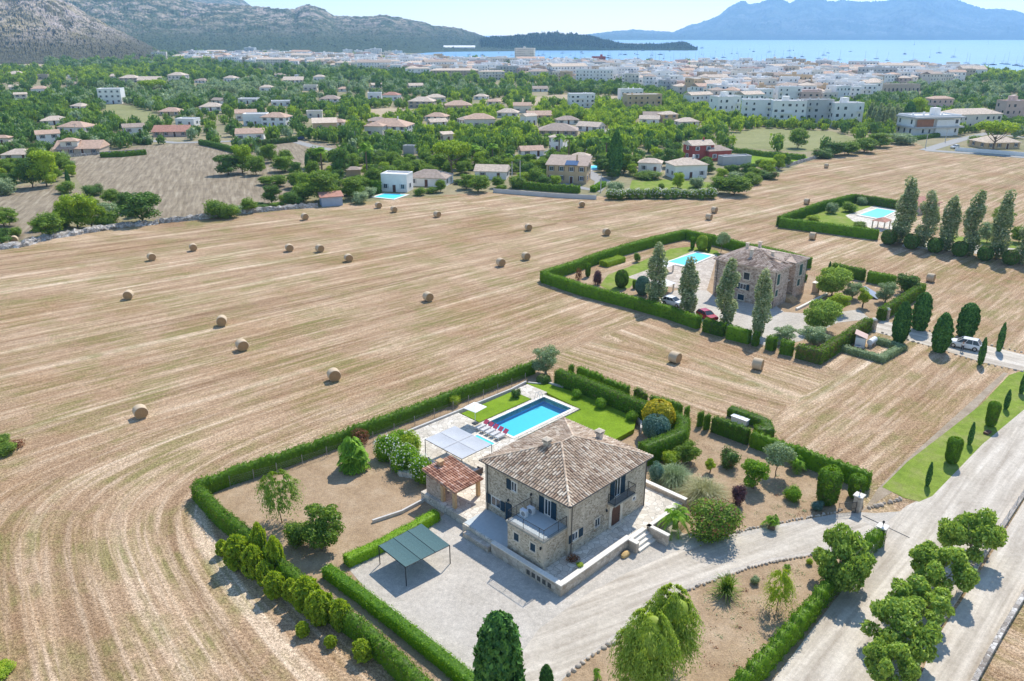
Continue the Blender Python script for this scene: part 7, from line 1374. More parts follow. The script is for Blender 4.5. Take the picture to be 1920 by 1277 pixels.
RN = {'flat': "flat-roofed", 'hip': "tile-roofed", 'gable': "gabled"}
FW = {2: "low", 3: "mid-height", 4: "tall"}
def block(i, X, Y, yaw, wall, roofm, label=None, s=1.0, sz=1.0, grp=None, lm=None):
    wm, rm, W, D, h, k = BL[i]; e = empty("town_building", (X, Y, 0), yaw, label, "building", grp); e.scale = (s, s, sz)
    a = link("wall", wm, e); a.material_slots[0].link = 'OBJECT'; a.material_slots[0].material = M[wall]; c = link("roof", rm, e); c.material_slots[0].link = 'OBJECT'; c.material_slots[0].material = M[roofm if k != 'flat' else "roof_flat"]
    c.material_slots[1].link = 'OBJECT'; c.material_slots[1].material = M[wall]
    if not label: e["lab"] = f"{WN[wall]} {RN[k]} {'long block' if W > 22 else 'house' if h < 8 else 'block'}"
    q = px(X, Y, h/2); FOOT.append((q[0], q[1], q[0]-9, q[0]+9, q[1]-5, q[1]+5, X, Y, max(W, D)*.6*s, px(X, Y, 0)[1]-4)); TB.append((X, Y, max(W, D)*s*.5+3))
    if lm: LAND.append((lm, *q))
    return e
TB = []
def bx(x0, x1, yt, yb, wall, label, fl, kind='flat', roofm="roof_sand", yaw=0, ratio=.5, lm=None, bal=1, seed=3, name="town_building"):
    """a particular building of the town from its outline"""
    xm = (x0+x1)/2; X, Y, _ = at(xm, yb); th = math.radians(yaw); a = abs(th); W = (x1-x0)/ppm(X, Y)/(math.cos(a)+ratio*math.sin(a)); D = W*ratio; dep = (D*math.cos(a)+W*math.sin(a))/2
    Ht = max(3, hgt(xm, yb, yt)-dep*44/Y*.9); w_, r_, _, _, h, _ = block_mesh(W, D, fl, kind, bal, seed); e = empty(name, (X, Y+dep, 0), th, label, "building"); e.scale = (1, 1, Ht/(h+(min(W, D)*.17 if kind != 'flat' else .3)))
    w_.materials[0] = M[wall]; r_.materials[0] = M[roofm if kind != 'flat' else "roof_flat"]; r_.materials[1] = M[wall]; link("wall", w_, e); link("roof", r_, e)
    FOOT.append((xm, (yt+yb)/2, x0-3, x1+3, yt-2, yb+2, X, Y+dep, max(W, D)*.55, yt+(yb-yt)*.4)); TB.append((X, Y+dep, max(W, D)*.5+4)); LAND.append((lm or label, xm, (yt+yb)/2)); return e, W, D
bx(1110, 1135, 106, 124, "render_red", "bright red town block rising above the white roofs", 3, lm="the bright red block", bal=0)
bx(965, 1004, 90, 122, "render_cream", "tall pale apartment tower at the waterfront", 8, lm="the pale waterfront tower", yaw=-10)
bx(1080, 1152, 130, 157, "render_white", "white apartment block behind the round pines", 4, lm="the white pine-side apartments", yaw=-8, ratio=.3); bx(1011, 1033, 132, 147, "render_red", "small brick-red house in front of the town", 2, 'hip', "roof_rose", lm="the brick-red house")
bx(1065, 1116, 175, 202, "render_white", "white stepped apartment house in front of tan field", 3, lm="the white stepped house", yaw=10); bx(1160, 1206, 167, 192, "render_white", "white house with upper terrace left of tan apartments", 2, lm="the white terrace house", yaw=8); bx(1170, 1242, 176, 207, "render_ochre", "tan apartment building with central balconies", 3, lm="the tan apartments", yaw=10, ratio=.45)
bx(1285, 1340, 172, 199, "render_white", "white building with gabled end right of tan apartments", 2, 'gable', lm="the white gable building", yaw=24); bx(1334, 1391, 180, 220, "render_white", "white three-storey building with shaded green side", 3, lm="the three-storey white building", yaw=20, ratio=.6)
bx(1392, 1450, 186, 232, "render_white", "left wing of the big pale apartment complex", 4, lm="the apartment complex left wing", yaw=-10); bx(1448, 1512, 188, 236, "render_white", "middle wing of the big pale apartment complex", 4, lm="the apartment complex middle", yaw=-8); bx(1505, 1560, 186, 236, "render_grey", "right wing of the big pale apartment complex", 4, lm="the apartment complex right wing", yaw=6); bx(1556, 1618, 192, 237, "render_white", "far right wing of the pale apartment complex by the poplars", 3, lm="the far right apartment wing", yaw=8)
bx(1456, 1500, 162, 199, "render_white", "white block with small square windows behind the apartment complex", 4, lm="the small-windowed block"); bx(1500, 1535, 172, 200, "render_pink", "pinkish block beside the small-windowed block", 3, lm="the pinkish block"); bx(1499, 1572, 142, 168, "render_grey", "plain pale warehouse with gabled end", 1, 'gable', "roof_flat", lm="the pale warehouse", yaw=-14, bal=0, ratio=.8); bx(1580, 1628, 148, 178, "render_white", "white terraced building right of the warehouse", 3, lm="the white terraced building", yaw=10)
bx(1628, 1728, 158, 176, "render_stone", "long low sports hall with pink awning at its end", 1, lm="the long sports hall", ratio=.3, bal=0, yaw=6); bx(1800, 1852, 123, 148, "render_white", "white waterfront club building right of town", 2, 'gable', lm="the white club building", yaw=8, bal=0); bx(1742, 1788, 180, 206, "render_pink", "peach villa with two little roof turrets", 2, 'hip', "roof_terracotta", lm="the peach turret villa", yaw=8)
bx(1770, 1890, 203, 243, "render_cream", "long cream building with broad tiled roof above modern villa", 2, 'hip', "roof_sand", lm="the long cream building", yaw=14, bal=0, ratio=.4); bx(1875, 1930, 188, 230, "render_pink", "pink apartment building at the right edge", 3, lm="the pink edge apartments", yaw=12)
e, W, D = bx(1700, 1806, 214, 256, "render_white", "modern white villa with horizontal terraces and brown panel", 2, lm="the modern villa", yaw=12, bal=0, seed=8, ratio=.5)
b = MB(); [b.box(-W/2-1.2, -D/2-2.2, z, W/2+1, D/2, z+.5) for z in (2.7, 5.9)]; b.obj("terrace_slab", ["render_grey"], e); MB().box(-W/2+.5, -D/2-1.2, 3.2, -W*.12, -D/2-1.0, 5.6).obj("panel", ["brown_panel"], e); MB().box(-W*.05, -D/2-1.3, 0, W*.35, -D/2-.1, 5.4).obj("bay", ["render_white"], e)
for a in ((480, 552, 108, 127, "render_cream", "long cream terrace block at left end of town", 4, "the left terrace block"), (552, 628, 109, 127, "render_tan", "long tan terrace block second from the town's left end", 4, "the second terrace block"), (628, 676, 115, 131, "render_cream", "terrace block with sand roof left of the white tank", 3, "the third terrace block"), (704, 750, 112, 132, "render_white", "white terrace block with hipped roof above the pine wood", 3, "the white hipped block"), (760, 806, 126, 146, "render_white", "white-windowed terrace block in front of the harbour", 3, "the white-windowed block"), (806, 897, 128, 147, "render_tan", "very long tan terrace block facing the woods", 3, "the very long tan block"), (898, 946, 132, 150, "render_cream", "cream terrace block right of the very long tan block", 3, "the cream end block")): bx(a[0], a[1], a[2], a[3], a[4], a[5], a[6], 'hip', "roof_sand", lm=a[7], ratio=.25, yaw=3)
hg = empty("hangar", (*at(861, 94.6)[:2], -.6), 0, "long white-roofed seaplane hangar across the harbour", "hangar"); k = ppm(*at(861, 94.6)[:2]); w_ = 58/k; MB().box(-w_/2, 0, -.5, w_/2, 30, 9).obj("wall", ["render_cream"], hg); b = MB(); b.add([(-w_/2-1, -1, 9.003), (w_/2+1, -1, 9.003), (w_/2+1, 31, 9.003), (-w_/2-1, 31, 9.003), (-w_/2-1, 15, 14), (w_/2+1, 15, 14)], [(0, 1, 5, 4), (2, 3, 4, 5), (1, 2, 5), (3, 0, 4), (3, 2, 1, 0)]); b.obj("roof", ["render_white"], hg); LAND.append(("the seaplane hangar", 861, 88))
TOWN = [(340, 118), (345, 108), (480, 106), (560, 109), (640, 111), (740, 113.5), (800, 116.5), (900, 120.5), (1000, 123.5), (1200, 127.5), (1400, 129), (1700, 136.5), (1800, 139), (1835, 143), (1790, 158), (1640, 160), (1640, 178), (1625, 184), (1400, 205), (1330, 196), (1240, 168), (1150, 158), (1080, 156), (950, 146), (760, 142), (640, 131), (480, 126)]
TW = [at(*q)[:2] for q in TOWN]; rr = random.Random(11); bxs = [p_[0] for p_ in TW]; bys = [p_[1] for p_ in TW]; nb = 0
gr = np.random.default_rng(11); CXY = np.stack([gr.uniform(min(bxs), max(bxs), 60000), gr.uniform(min(bys), max(bys), 60000)], 1); CXY = CXY[inside(CXY[:, 0], CXY[:, 1], TW)][:7000]; ta = np.array(TB); ok = []
for X, Y in CXY:
    big = rr.random() < (.10 if Y < 750 else .22); i = rr.choice([7, 8, 9, 5, 11] if big else [0, 1, 2, 3, 4, 5, 6, 10, 1, 3]); R_ = max(BL[i][2], BL[i][3])*.5+1
    if np.any((ta[:, 0]-X)**2+(ta[:, 1]-Y)**2 < ((R_+ta[:, 2])*.7)**2): continue
    ta = np.vstack([ta, (X, Y, R_)]); wall = rr.choices(["render_white", "render_cream", "render_tan", "render_pink", "render_grey", "render_ochre"], [14, 4, 1.6, 1.6, 1, .5])[0]
    ok.append((Y, X, i, wall, math.radians(rr.choice([8, -12, 22, -25, 4, 98])), rr.choice(["roof_sand", "roof_terracotta", "roof_sand", "roof_old"]), rr.uniform(.9, 1.12)))
ok.sort(); nb = len(ok)
for Y, X, i, wall, yw, rf, sz in ok[:222]: block(i, X, Y, yw, wall, rf, None, 1, sz, "buildings of the port town")
mats_ = ["render_white", "render_cream", "render_tan", "render_pink", "render_grey", "render_ochre", "dark_glass", "roof_flat", "roof_sand", "roof_terracotta", "roof_old"]; b = MB()
for Y, X, i, wall, yw, rf, sz in ok[222:]:
    wm, rm, W, D, h, k = BL[i]; c_, s_ = math.cos(yw), math.sin(yw); mw = mats_.index(wall)
    for me_, mp in ((wm, (mw, 6)), (rm, (7 if k == 'flat' else mats_.index(rf), mw))):
        n0 = len(b.v); b.v += [(X+v.co.x*c_-v.co.y*s_, Y+v.co.x*s_+v.co.y*c_, v.co.z*sz) for v in me_.vertices]
        for p_ in me_.polygons: b.f.append(tuple(n0+j for j in p_.vertices)); b.m.append(mp[min(p_.material_index, 1)])
if b.v: tag(b.obj("distant_town", mats_), "packed pale buildings of the port farthest back, behind the counted ones", "buildings", None, "stuff")
# white houses below the rocky hill
for i, (x, y) in enumerate(((92, 84), (112, 86), (150, 92), (176, 86), (196, 84), (214, 85), (236, 85), (262, 86), (280, 105), (300, 108), (352, 108), (372, 104), (392, 112), (412, 108), (430, 113), (385, 92), (402, 91), (424, 92), (448, 94), (470, 96), (130, 97), (182, 108), (652, 98), (690, 98), (705, 99), (730, 99), (672, 100), (745, 101))):
    X, Y, _ = at(x, max(y, 84)+8 if y < 90 else y+3); block([0, 3, 5, 1, 7][i % 5], X, Y, math.radians(rr.choice([5, -10, 15])), rr.choice(["render_white", "render_white", "render_cream"]), "roof_sand", None, 1.1, 1.0, "white houses below the hills")
# sails and hulls
hb = MB(); hs = []
for x, w_, z0 in ((-6, .9, .3), (-4.5, 1.5, 0), (0, 1.9, -.2), (3.5, 1.3, 0), (6.5, .08, .5)): hs += [(x, -w_, 1.3), (x, -w_*.6, z0-.3), (x, w_*.6, z0-.3), (x, w_, 1.3)]
hb.add(hs, [(j*4+i, j*4+(i+1) % 4, (j+1)*4+(i+1) % 4, (j+1)*4+i) for j in range(4) for i in range(4)]+[(3, 2, 1, 0)]); hb.box(-2.5, -.9, 1.3, 2.2, .9, 1.9)
HULL = [hb.mesh("hull", [m_]) for m_ in ("hull_white", "hull_navy")]; mb = MB(); mb.tube((.6, 0, 1.3), (.6, 0, 17), .16, .1, n=5); mb.tube((.6, 0, 3), (-5, 0, 3.1), .1, n=5); MAST = mb.mesh("mast", ["mast_metal"]); sb = MB(); sb.tube((.4, 0, 3.3), (-4.8, 0, 3.4), .3, .22, n=6); FURL = sb.mesh("furled_sail", ["sail_cloth"]); SAIL = MB().add([(.4, .03, 3.4), (-4.8, .5, 3.3), (.5, 0, 16.5), (.4, -.03, 3.4), (-4.8, .44, 3.3)], [(0, 1, 2), (2, 4, 3), (0, 3, 4, 1)]).mesh("sail", ["sail_cloth"])
BOATS = [(1316, 90.5, 1), (1342, 97, 0), (1372, 101, 0), (1406, 93, 1), (1442, 98, 0), (1480, 96, 0), (1504, 107, 1), (1545, 104, 0), (1189, 92, 0), (1205, 95, 1), (1222, 104, 0), (1129, 108, 1), (1140, 109, 0), (1145, 110, 1), (1160, 104, 0), (1172, 103, 1), (1190, 101, 0), (1195, 103, 1), (1238, 103, 0), (1055, 100, 0), (1070, 104, 1), (1090, 98, 0), (1092, 101, 1), (1106, 96, 0), (1125, 94, 1), (1075, 90.7, 0), (1452, 109, 1), (1467, 111, 0), (1276, 90.6, 0), (1283, 92, 1), (1714, 84, 1), (1853, 83, 1), (1847, 121, 0), (1862, 122, 1), (1880, 120, 0), (1888, 121, 1), (1905, 123, 0), (1915, 125, 1), (1810, 122, 0), (1815, 121.5, 1), (1032, 108, 0), (1010, 105, 1), (985, 99, 0), (960, 104, 1), (935, 100, 0), (905, 104, 1), (880, 103, 0), (855, 106, 1), (830, 104, 0), (1541, 114, 1), (1552, 114.5, 0), (1488, 95, 1)]
for i in range(34): BOATS.append((1000+i*24+rr.uniform(-9, 9), rr.uniform(96, 116), i % 2))
for i in range(34): BOATS.append((1210+i*9+rr.uniform(-3, 3), 118+rr.uniform(-2, 2.5)+i*.12, i % 2))
for i, (x, y, s_) in enumerate(BOATS):
    e = empty("sailboat", (*at(x, y, -1.5)[:2], -1.5), rr.uniform(0, 6.28), None, "sailboat", "sailboats in the bay"); k = rr.uniform(.75, 1.15); e.scale = (k, k, k); e["lab"] = ("white" if i % 3 else "dark")+"-hulled sailboat"; link("hull", HULL[0 if i % 3 else 1], e); link("mast", MAST, e); (link("sail", SAIL, e) if (x in (1714, 1853)) else link("furled_sail", FURL, e))
# utility poles
for x, y, t, l in ((667, 276, 246, "pale utility pole standing left of the big palm tree"), (734, 278, 260, "short pale utility pole between trees right of tall palm"), (960, 353, 303, "left of the two poles in front of long sand-roofed villa"), (975, 353, 301, "right of the two poles by the ochre villa hedge"), (1126, 362, 326, "grey pole by the oleander end of garden wall"), (1735, 277, 252, "dark utility pole at the field corner near the lane"), (1772, 266, 240, "dark utility pole in front of the modern villa"), (143, 253, 232, "thin pole beside terracotta bungalow"), (127, 84, 62, "dark pylon on the slope of rocky hill")):
    X, Y, _ = at(x, y); h = hgt(x, y, t); e = empty("utility_pole", (X, Y, 0), .3, l, "pole"); MB().tube((0, 0, 0), (0, 0, h), .16, .11, n=7).obj("post", ["concrete"], e); b = MB(); b.box(-.9, -.06, h-.5, .9, .06, h-.38); b.obj("crossarm", ["bark"], e)
for x, y, k, m_, r_, l in ((1330, 244, "van", "car_white", .2, "white van on the lane by the low sand-roofed house"), (1306, 248, "hatch", "car_blue", .1, "dark blue car on the lane left of the white van"), (915, 303, "van", "car_white", .4, "white van parked above the long sand-roofed villa"), (962, 298, "hatch", "car_white", .2, "white car on the lane below the low terracotta gable"), (563, 262, "hatch", "car_blue", .3, "dark car at the end of the long field hedge"), (1790, 278, "hatch", "car_white", .5, "white car by the lane corner under the pole")): car(x, y, r_, k, m_, l, .08)
PK = "cars parked in the far parking lot"
for i in range(8): car(1876+i*7, 184+(i % 2)*3, .3+i*.05, "hatch", ["car_white", "car_blue", "car_white", "car_red"][i % 4], None, .1, group=PK)["lab"] = "@"+["white", "dark blue", "white", "red"][i % 4]+" car in the far parking lot by the right edge"

# ================================================================ TREES BEYOND THE FIELD
KINDS = {"mid_g": "leafy green tree", "mid_d": "dark round tree", "mid_p": "yellow-green pine tree", "mid_o": "grey-green olive tree", "mid_g2": "broad green tree", "mid_d2": "dense dark tree", "umbrella": "flat-topped umbrella pine", "cypress": "pointed dark cypress", "tall_palm": "tall fan palm", "bush_green": "rounded green bush", "bush_deep": "dark green bush", "bush_olive": "grey-green bush", "far_g": "leafy green tree", "far_d": "dark green tree", "far_p": "yellow-green pine", "far_o": "grey-green tree", "far_g2": "broad green tree", "far_d2": "dense dark tree"}
def bt(kind, x, y, top, wpx, label=None):
    o = pp(kind, x, y, top, wpx, "palm_tree" if "palm" in kind else "pine_tree" if kind in ("umbrella", "mid_p") else "cypress" if kind == "cypress" else "bush" if "bush" in kind else "tree", label, "palm" if "palm" in kind else "bush" if "bush" in kind else "tree", None if label else "trees beyond the stubble field")
    if not label: o["lab"] = KINDS[kind]
    X, Y = at(x, y)[:2]; TREES.append((X, Y, (wpx or 20)/ppm(X, Y)*.42)); return o
TREES = []
for a in (("mid_p", 146, 427, 360, 62), ("mid_p", 172, 426, 366, 52), ("mid_p", 128, 424, 372, 40), ("mid_d", 268, 417, 358, 78, "big dark dome-shaped tree by the dry-stone wall"), ("bush_green", 205, 424, 395, 42), ("bush_deep", 118, 428, 400, 26), ("bush_green", 78, 432, 405, 34), ("bush_green", 30, 443, 424, 26), ("mid_g", 8, 425, 386, 58), ("bush_green", 410, 408, 372, 54, "bright shrubby tree on the dry-stone wall, left one"), ("bush_green", 432, 408, 382, 42, "bright shrubby tree on the dry-stone wall, right one"), ("mid_p", 88, 350, 278, 60, "large yellow-green tree at the left corner of dry field"), ("mid_d", 62, 352, 290, 46), ("mid_d", 20, 355, 322, 36), ("bush_olive", 10, 365, 330, 40), ("bush_green", 125, 362, 338, 36), ("cypress", 130, 352, 318, 8), ("bush_olive", 460, 392, 384, 40), ("bush_deep", 490, 389, 381, 44), ("bush_green", 520, 388, 378, 30),
 ("mid_p", 455, 324, 268, 44, "yellow-green tree in the group of three in the dry field"), ("mid_d2", 428, 328, 288, 54, "dark olive tree on the left of group of three in dry field"), ("mid_g", 480, 328, 288, 38, "small green tree on right of the group of three in dry field"), ("mid_g2", 535, 322, 292, 50), ("mid_g", 560, 352, 318, 44), ("mid_g2", 602, 378, 318, 66, "large leafy tree beside the grey shed"), ("mid_g", 570, 378, 342, 44), ("mid_g", 520, 350, 326, 40), ("mid_g", 500, 346, 328, 34), ("tall_palm", 690, 345, 266, 30, "very tall palm tree left of the white pool villa"), ("tall_palm", 604, 322, 275, 30), ("mid_d2", 640, 338, 276, 40, "tall dark araucaria-like tree left of the tall palm"), ("bush_olive", 676, 381, 358, 34, "greyish round bush between the shed and narrow pool"), ("mid_g", 655, 366, 345, 30),
 ("umbrella", 847, 334, 266, 78, "big umbrella pine right of the white pool villa"), ("mid_g", 897, 360, 325, 44, "round green tree where dirt wall starts, next to long sand-roofed villa"), ("mid_d", 862, 345, 336, 26), ("bush_green", 810, 362, 350, 28), ("mid_g", 826, 360, 334, 22), ("mid_g", 934, 352, 328, 26), ("cypress", 1153, 330, 245, 26, "tall dark conifer right of the ochre villa"), ("tall_palm", 1048, 300, 250, 26, "palm tree left of the pair in front of the tower house"), ("tall_palm", 1066, 305, 252, 26, "palm tree right of the pair in front of the tower house"), ("tall_palm", 1136, 300, 254, 24), ("bush_olive", 1152, 366, 338, 36, "pale flowering bush at the end of the garden wall"), ("mid_p", 1270, 352, 322, 26, "small round lawn tree in front of the white lawn villa"), ("bush_green", 1240, 353, 343, 14), ("bush_olive", 1306, 352, 330, 30), ("bush_green", 1215, 335, 320, 60), ("mid_g", 1376, 365, 326, 62), ("mid_g2", 1345, 362, 330, 46), ("bush_green", 1410, 345, 322, 40), ("bush_deep", 1440, 335, 318, 40),
 ("mid_g", 1496, 278, 236, 38, "single round tree in the grey-brown field"), ("umbrella2", 1862, 284, 228, 80, "big umbrella pine right of the modern villa"), ("bush_green", 1826, 272, 252, 28), ("mid_d", 1565, 292, 264, 46), ("mid_g", 1590, 290, 262, 40), ("mid_g", 1620, 286, 256, 50), ("mid_g2", 1650, 276, 248, 50), ("bush_olive", 1690, 270, 248, 50), ("bush_deep", 1540, 296, 276, 40), ("cypress", 1700, 240, 190, 22, "dark pointed cypress beside the poplar thicket"), ("mid_p", 1715, 232, 180, 44, "tall yellow-green tree beside the dark cypress"), ("umbrella", 290, 180, 150, 56, "flat-topped pine above the white meadow villa")):
    k = list(a)+[None]*(6-len(a))
    if k[0] == "umbrella2": KINDS["umbrella2"] = KINDS["umbrella"]
    bt(*k)
for i, x in enumerate(range(1628, 1690, 8)): bt("poplar" if i % 2 else "poplar2", x, 243+(i % 3)*3, 192+(i*5) % 9, 16, None) if False else pp("poplar" if i % 2 else "poplar2", x, 243+(i % 3)*3, 192+(i*5) % 9, 17, "poplar", None, "poplar", "poplar thicket beside the apartment complex").__setitem__("lab", "@poplar in the thicket beside the apartment complex")
# random fill
rv = random.Random(21); nv = 0
VREG = [(10, 176), (340, 150), (560, 150), (760, 160), (950, 165), (1160, 206), (1200, 250), (1300, 262), (1180, 300), (960, 300), (640, 300), (560, 256), (380, 262), (150, 262), (10, 262)]
for _ in range(900):
    if nv >= 46: break
    x, y = rv.uniform(10, 1300), rv.uniform(118, 262)
    if y > 262-max(0, 300-x)*.1 or (x < 300 and y < 135): continue
    X, Y, _z = at(x, y); k = ppm(X, Y); wm = rv.uniform(9, 15); hm = rv.choice([3.6, 3.8, 4.2, 6.2]); 
    if any(inside(np.array([X]), np.array([Y]), [at(*q)[:2] for q in p_])[0] for _a, _b, p_ in FIELDS): continue
    if any(abs(x-f[0]) < (f[3]-f[2])*.5+wm*k*.6 and abs(y-f[5]) < 9 for f in FOOT): continue
    yt = px(X, Y, hm)[1]; wl = rv.choices(["render_white", "render_cream", "render_ochre"], [7, 2, 1])[0]; kd = rv.choice(['hip', 'gable', 'flat', 'hip']); rf = rv.choice(["roof_sand", "roof_terracotta", "roof_old"]) if kd != 'flat' else "roof_flat"
    e, *_r = villa(x-wm*k/2, x+wm*k/2, yt, y, wl, rf, kd, rv.uniform(-30, 30), None, win=rv.choice("bgn")); LAND.pop(); nv += 1
    e["lab"] = f"{WN[wl]} {RN[kd]} {'two-storey ' if hm > 5 else 'low '}villa"; e["group"] = "small villas scattered among the trees"; TREES.append((X, Y, 1))
FP = [[at(*q)[:2] for q in p_] for _, _, p_ in FIELDS]
WOOD = [at(*q)[:2] for q in [(-200, 500), (0, 464), (40, 460), (87, 446), (215, 424), (297, 416), (375, 408), (600, 386), (700, 372), (860, 362), (925, 358), (1120, 350), (1180, 330), (1330, 335), (1400, 348), (1440, 332), (1500, 304), (1560, 286), (1700, 250), (1800, 255), (1960, 262), (1960, 143), (1800, 138), (1400, 128), (1000, 122), (740, 113), (600, 110), (300, 103), (-200, 90)]]
LW = [[np.array(at(*q)[:2]) for q in l] for l in LANES]
def seg_d(p_, a, c):
    d = c-a; t = max(0, min(1, float(np.dot(p_-a, d)/np.dot(d, d)))); return np.linalg.norm(p_-a-d*t)
FTA = np.array([(f[6], f[7], f[8]) for f in FOOT]); TWn = TW
# sight boxes: keep trees from standing in front of the houses
SB = np.array([(f[2]+5, f[3]-5, f[4], f[9]) for f in FOOT if f[5] > 150]); SBb = np.array([f[5] for f in FOOT if f[5] > 150])
rn = random.Random(5); pts = []; grid = {}
def free(X, Y, R):
    g = int(X//20), int(Y//20)
    for i in range(-2, 3):
        for j in range(-2, 3):
            for a, c, q in grid.get((g[0]+i, g[1]+j), ()):
                if (X-a)**2+(Y-c)**2 < (R+q)**2: return False
    return True
def put(X, Y, R): grid.setdefault((int(X//20), int(Y//20)), []).append((X, Y, R))
for t in TREES: put(*t)
gr = np.random.default_rng(5); n1 = 42000; xx = gr.uniform(-60, 1980, n1); yy = gr.triangular(88, 130, 466, n1); A1 = np.array([at(x, y)[:2] for x, y in zip(xx, yy)]); Y2 = gr.uniform(190, 700, n1); A2 = np.stack([gr.uniform(-.72, .72, n1)*Y2, Y2], 1); A = np.concatenate([A1, A2])
Q = H-0; q = A[:, 1]*math.cos(P)+H*math.sin(P); PX_ = np.stack([CX+F*A[:, 0]/q, CY-F*(A[:, 1]*math.sin(P)-H*math.cos(P))/q], 1)
kp_ = inside(A[:, 0], A[:, 1], WOOD) & (PX_[:, 1] > 86) & (PX_[:, 0] > -80) & (PX_[:, 0] < 2000)
for f in FP: kp_ &= ~inside(A[:, 0], A[:, 1], f)
it_ = inside(A[:, 0], A[:, 1], TWn); kp_ &= ~(it_ & (gr.random(len(A)) > .10)); A, PX_ = A[kp_], PX_[kp_]
Rr = gr.uniform(2.0, 3.7, len(A))*np.where(A[:, 1] < 500, 1, 1+.45*(A[:, 1]-500)/500)
kp_ = np.ones(len(A), bool)
for fx, fy, fr in FTA: kp_ &= (A[:, 0]-fx)**2+(A[:, 1]-fy)**2 > (fr+Rr)**2
for l in LW:
    for a, c in zip(l[:-1], l[1:]):
        d = c-a; t = np.clip(((A-a)@d)/(d@d), 0, 1); kp_ &= (np.linalg.norm(A-a-t[:, None]*d, axis=1) > Rr+2.2) | (A[:, 1] > 600)
A, PX_, Rr = A[kp_], PX_[kp_], Rr[kp_]; Hh_ = Rr*gr.uniform(1.5, 2.2, len(A)); pm_ = F/(A[:, 1]*math.cos(P)+H*math.sin(P)); wp_ = Rr*pm_; ty_ = PX_[:, 1]-Hh_*pm_*.95; kp_ = np.ones(len(A), bool)
for (x0, x1, yt, ym), yb in zip(SB, SBb): kp_ &= ~((PX_[:, 0]+wp_*.8 > x0) & (PX_[:, 0]-wp_*.8 < x1) & (ty_ < ym+(yb-ym)*.45) & (PX_[:, 1] > yb-2))
for (X, Y), R, h in zip(A[kp_], Rr[kp_], Hh_[kp_]):
    cl_ = math.sin(X*.021+2*math.sin(Y*.011))*math.cos(Y*.017+X*.006)
    k_ = .78 if cl_ < .25 else 1.25 if cl_ < .6 else 2.1
    if free(X, Y, R*k_): put(X, Y, R*k_); pts.append((Y, X, Y, R, h))
pts.sort(); NI = 215
for i, (_, X, Y, R, h) in enumerate(pts[:NI]):
    s_ = math.sin(X*.02)+math.cos(Y*.025)+rn.uniform(-1.2, 1.2); k = "mid_o" if s_ < -1.5 else "mid_d" if s_ < -.6 else "mid_g" if s_ < .4 else "mid_g2" if s_ < 1.1 else "mid_p" if s_ < 1.6 else "mid_d2"
    u = rn.random()
    if u < .05 and Y > 270: k = "cypress"; R *= .42; h *= 1.3
    elif .05 < u < .075 and Y > 270: k = "tall_palm"; R *= .7; h *= 1.2
    elif u < .22: k = rn.choice(["bush_green", "bush_deep", "bush_olive"]); h *= .6
    o = plant(k, (X, Y, 0), h, 2*R, "palm_tree" if "palm" in k else "cypress" if k == "cypress" else "bush" if "bush" in k else "tree", None, "bush" if "bush" in k else "palm" if "palm" in k else "tree", "trees beyond the stubble field"); o["lab"] = KINDS[k]
# the rest: one wooded mass
def woods(P_):
    mats = ["leaf_green", "leaf_deep", "leaf_pine", "leaf_olive"]; rng = np.random.default_rng(3); tm = []
    for v in range(6):
        L = [(0, 0, .55, .62, .62, .45)]+[(math.cos(a)*.55, math.sin(a)*.55, rng.uniform(.35, .75), .42, .42, .3) for a in rng.uniform(0, 6.28, 5)]
        V_, Fs = lobes_crown(rng, L, 170, .30, .85, .7); V_[:, 2] = np.maximum(V_[:, 2], 0); keep = [Fs[0], Fs[1]]+[f for f in Fs[2:4]]; tm.append((V_, keep))
    VV, F4, F3, M4, M3, n = [], [], [], [], [], 0
    for (_, X, Y, R, h) in P_:
        V_, Fs = tm[rng.integers(6)]; a = rng.uniform(0, 6.28); c, s_ = math.cos(a), math.sin(a); q = math.sin(X*.012+1)+math.cos(Y*.014)+rng.uniform(-1.3, 1.3); m_ = 3 if q < -1.1 else 1 if q < .35 else 0 if q < 1.5 else 2
        W_ = np.stack([X+R*(V_[:, 0]*c-V_[:, 1]*s_), Y+R*(V_[:, 0]*s_+V_[:, 1]*c), V_[:, 2]*h], 1)
        VV.append(W_); F4.append(Fs[0]+n); M4.append(np.full(len(Fs[0]), m_))
        for f in Fs[1:]: F3.append(f+n); M3.append(np.full(len(f), m_))
        n += len(V_)
    V_ = np.concatenate(VV); f4 = np.concatenate(F4); f3 = np.concatenate(F3); me = mesh_mixed("woods", V_, [f4, f3], mats); me.polygons.foreach_set("material_index", np.concatenate(M4+M3).astype(np.int32)); o = link("woods", me)
    tag(o, "mass of green trees and scrub between the villas, town and hills", "trees", None, "stuff")
woods(pts[NI:]); # ---- labels for the many look-alikes: nearest landmark, then order from the left
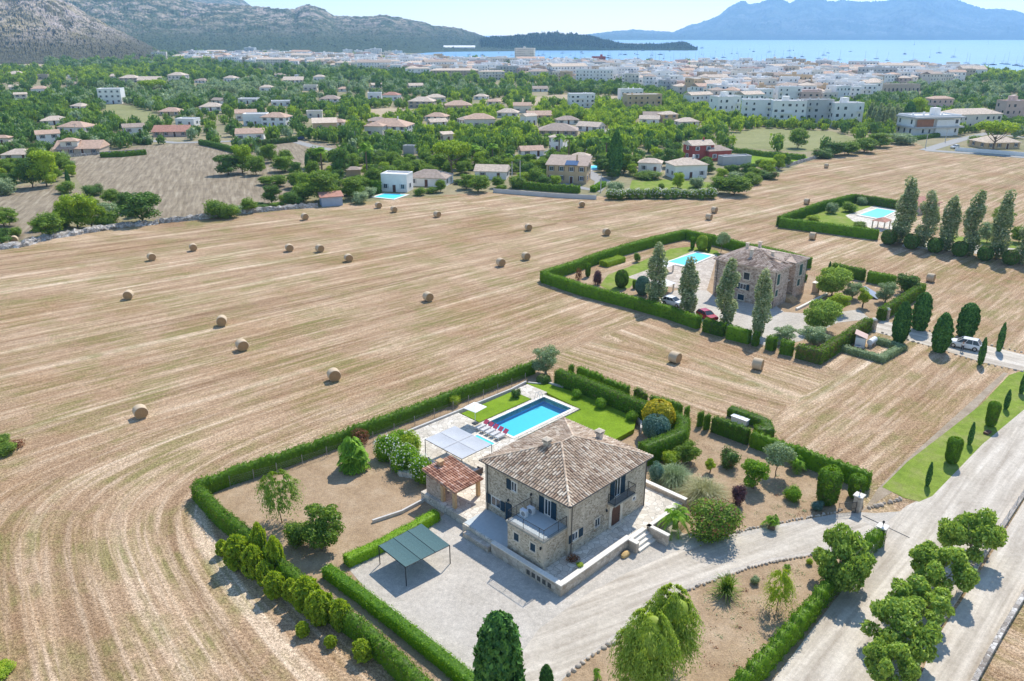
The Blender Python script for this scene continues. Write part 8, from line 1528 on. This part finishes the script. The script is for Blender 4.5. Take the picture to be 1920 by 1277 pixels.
LM2 = LAND+[("the stone house", 1060, 850), ("the barbecue hut", 850, 900), ("the green carport", 775, 1022), ("the near gate", 1625, 990), ("the swimming pool", 990, 780), ("the far stone house", 1420, 520), ("the white box in the hedge", 1390, 790), ("the third pool", 1650, 400), ("the corner olive tree", 1025, 680), ("the far left hedge corner", 370, 910), ("the white car", 1808, 640), ("the grey shed", 617, 375), ("the dry-stone wall", 250, 420), ("the big dark dome tree", 268, 390), ("the headland", 1180, 88), ("the blue mountains", 1600, 72)]
ORD = "first second third fourth fifth sixth seventh eighth ninth tenth eleventh twelfth thirteenth fourteenth fifteenth sixteenth seventeenth eighteenth nineteenth twentieth".split()
bpy.context.view_layer.update(); byl = {}
for o in C.objects:
    if o.parent is None and o.get("lab"):
        x, y = px(*o.location[:2], o.location[2]+1)
        if o["lab"][0] == "@": byl.setdefault((o["lab"], "", ""), []).append((x, o)); continue
        lm = min(LM2, key=lambda l: (l[1]-x)**2+((l[2]-y)*2.2)**2); dx, dy = x-lm[1], (y-lm[2])*2.2
        rel = ("right of" if dx > 0 else "left of") if abs(dx) > abs(dy) else ("beyond" if dy < 0 else "in front of"); byl.setdefault((o["lab"], rel, lm[0]), []).append((x, o))
for (lab, rel, lm), L in byl.items():
    L.sort(key=lambda t: t[0])
    for i, (x, o) in enumerate(L):
        if lab[0] == "@": o["label"] = lab[1:]+(f", {ORD[i]} from left" if len(L) > 1 else ""); del o["lab"]; continue
        o["label"] = f"{lab} {rel} {lm}" if len(L) == 1 else f"{lab}, {ORD[min(i, 19)]} from left of those {rel} {lm}"
        w_ = o["label"].split()
        if len(w_) > 16: o["label"] = " ".join(w_[:16])
        del o["lab"]
# ---------------------------------------------------------------- the air over the bay
hz = MB().box(-9000, -300, -6, 15000, 10600, 640).obj("haze", []); hz["kind"] = "stuff"; tag(hz, "thin blue summer haze over the bay and mountains", "haze")
m = bpy.data.materials.new("haze"); m.use_nodes = True; nt = m.node_tree; nt.nodes.remove(nt.nodes["Principled BSDF"]); pv = nt.nodes.new("ShaderNodeVolumePrincipled"); pv.inputs["Color"].default_value = (.39, .67, 1, 1); pv.inputs["Density"].default_value = 1.05e-4; pv.inputs["Anisotropy"].default_value = .4
nt.links.new(pv.outputs[0], nt.nodes["Material Output"].inputs["Volume"]); hz.data.materials.append(m)
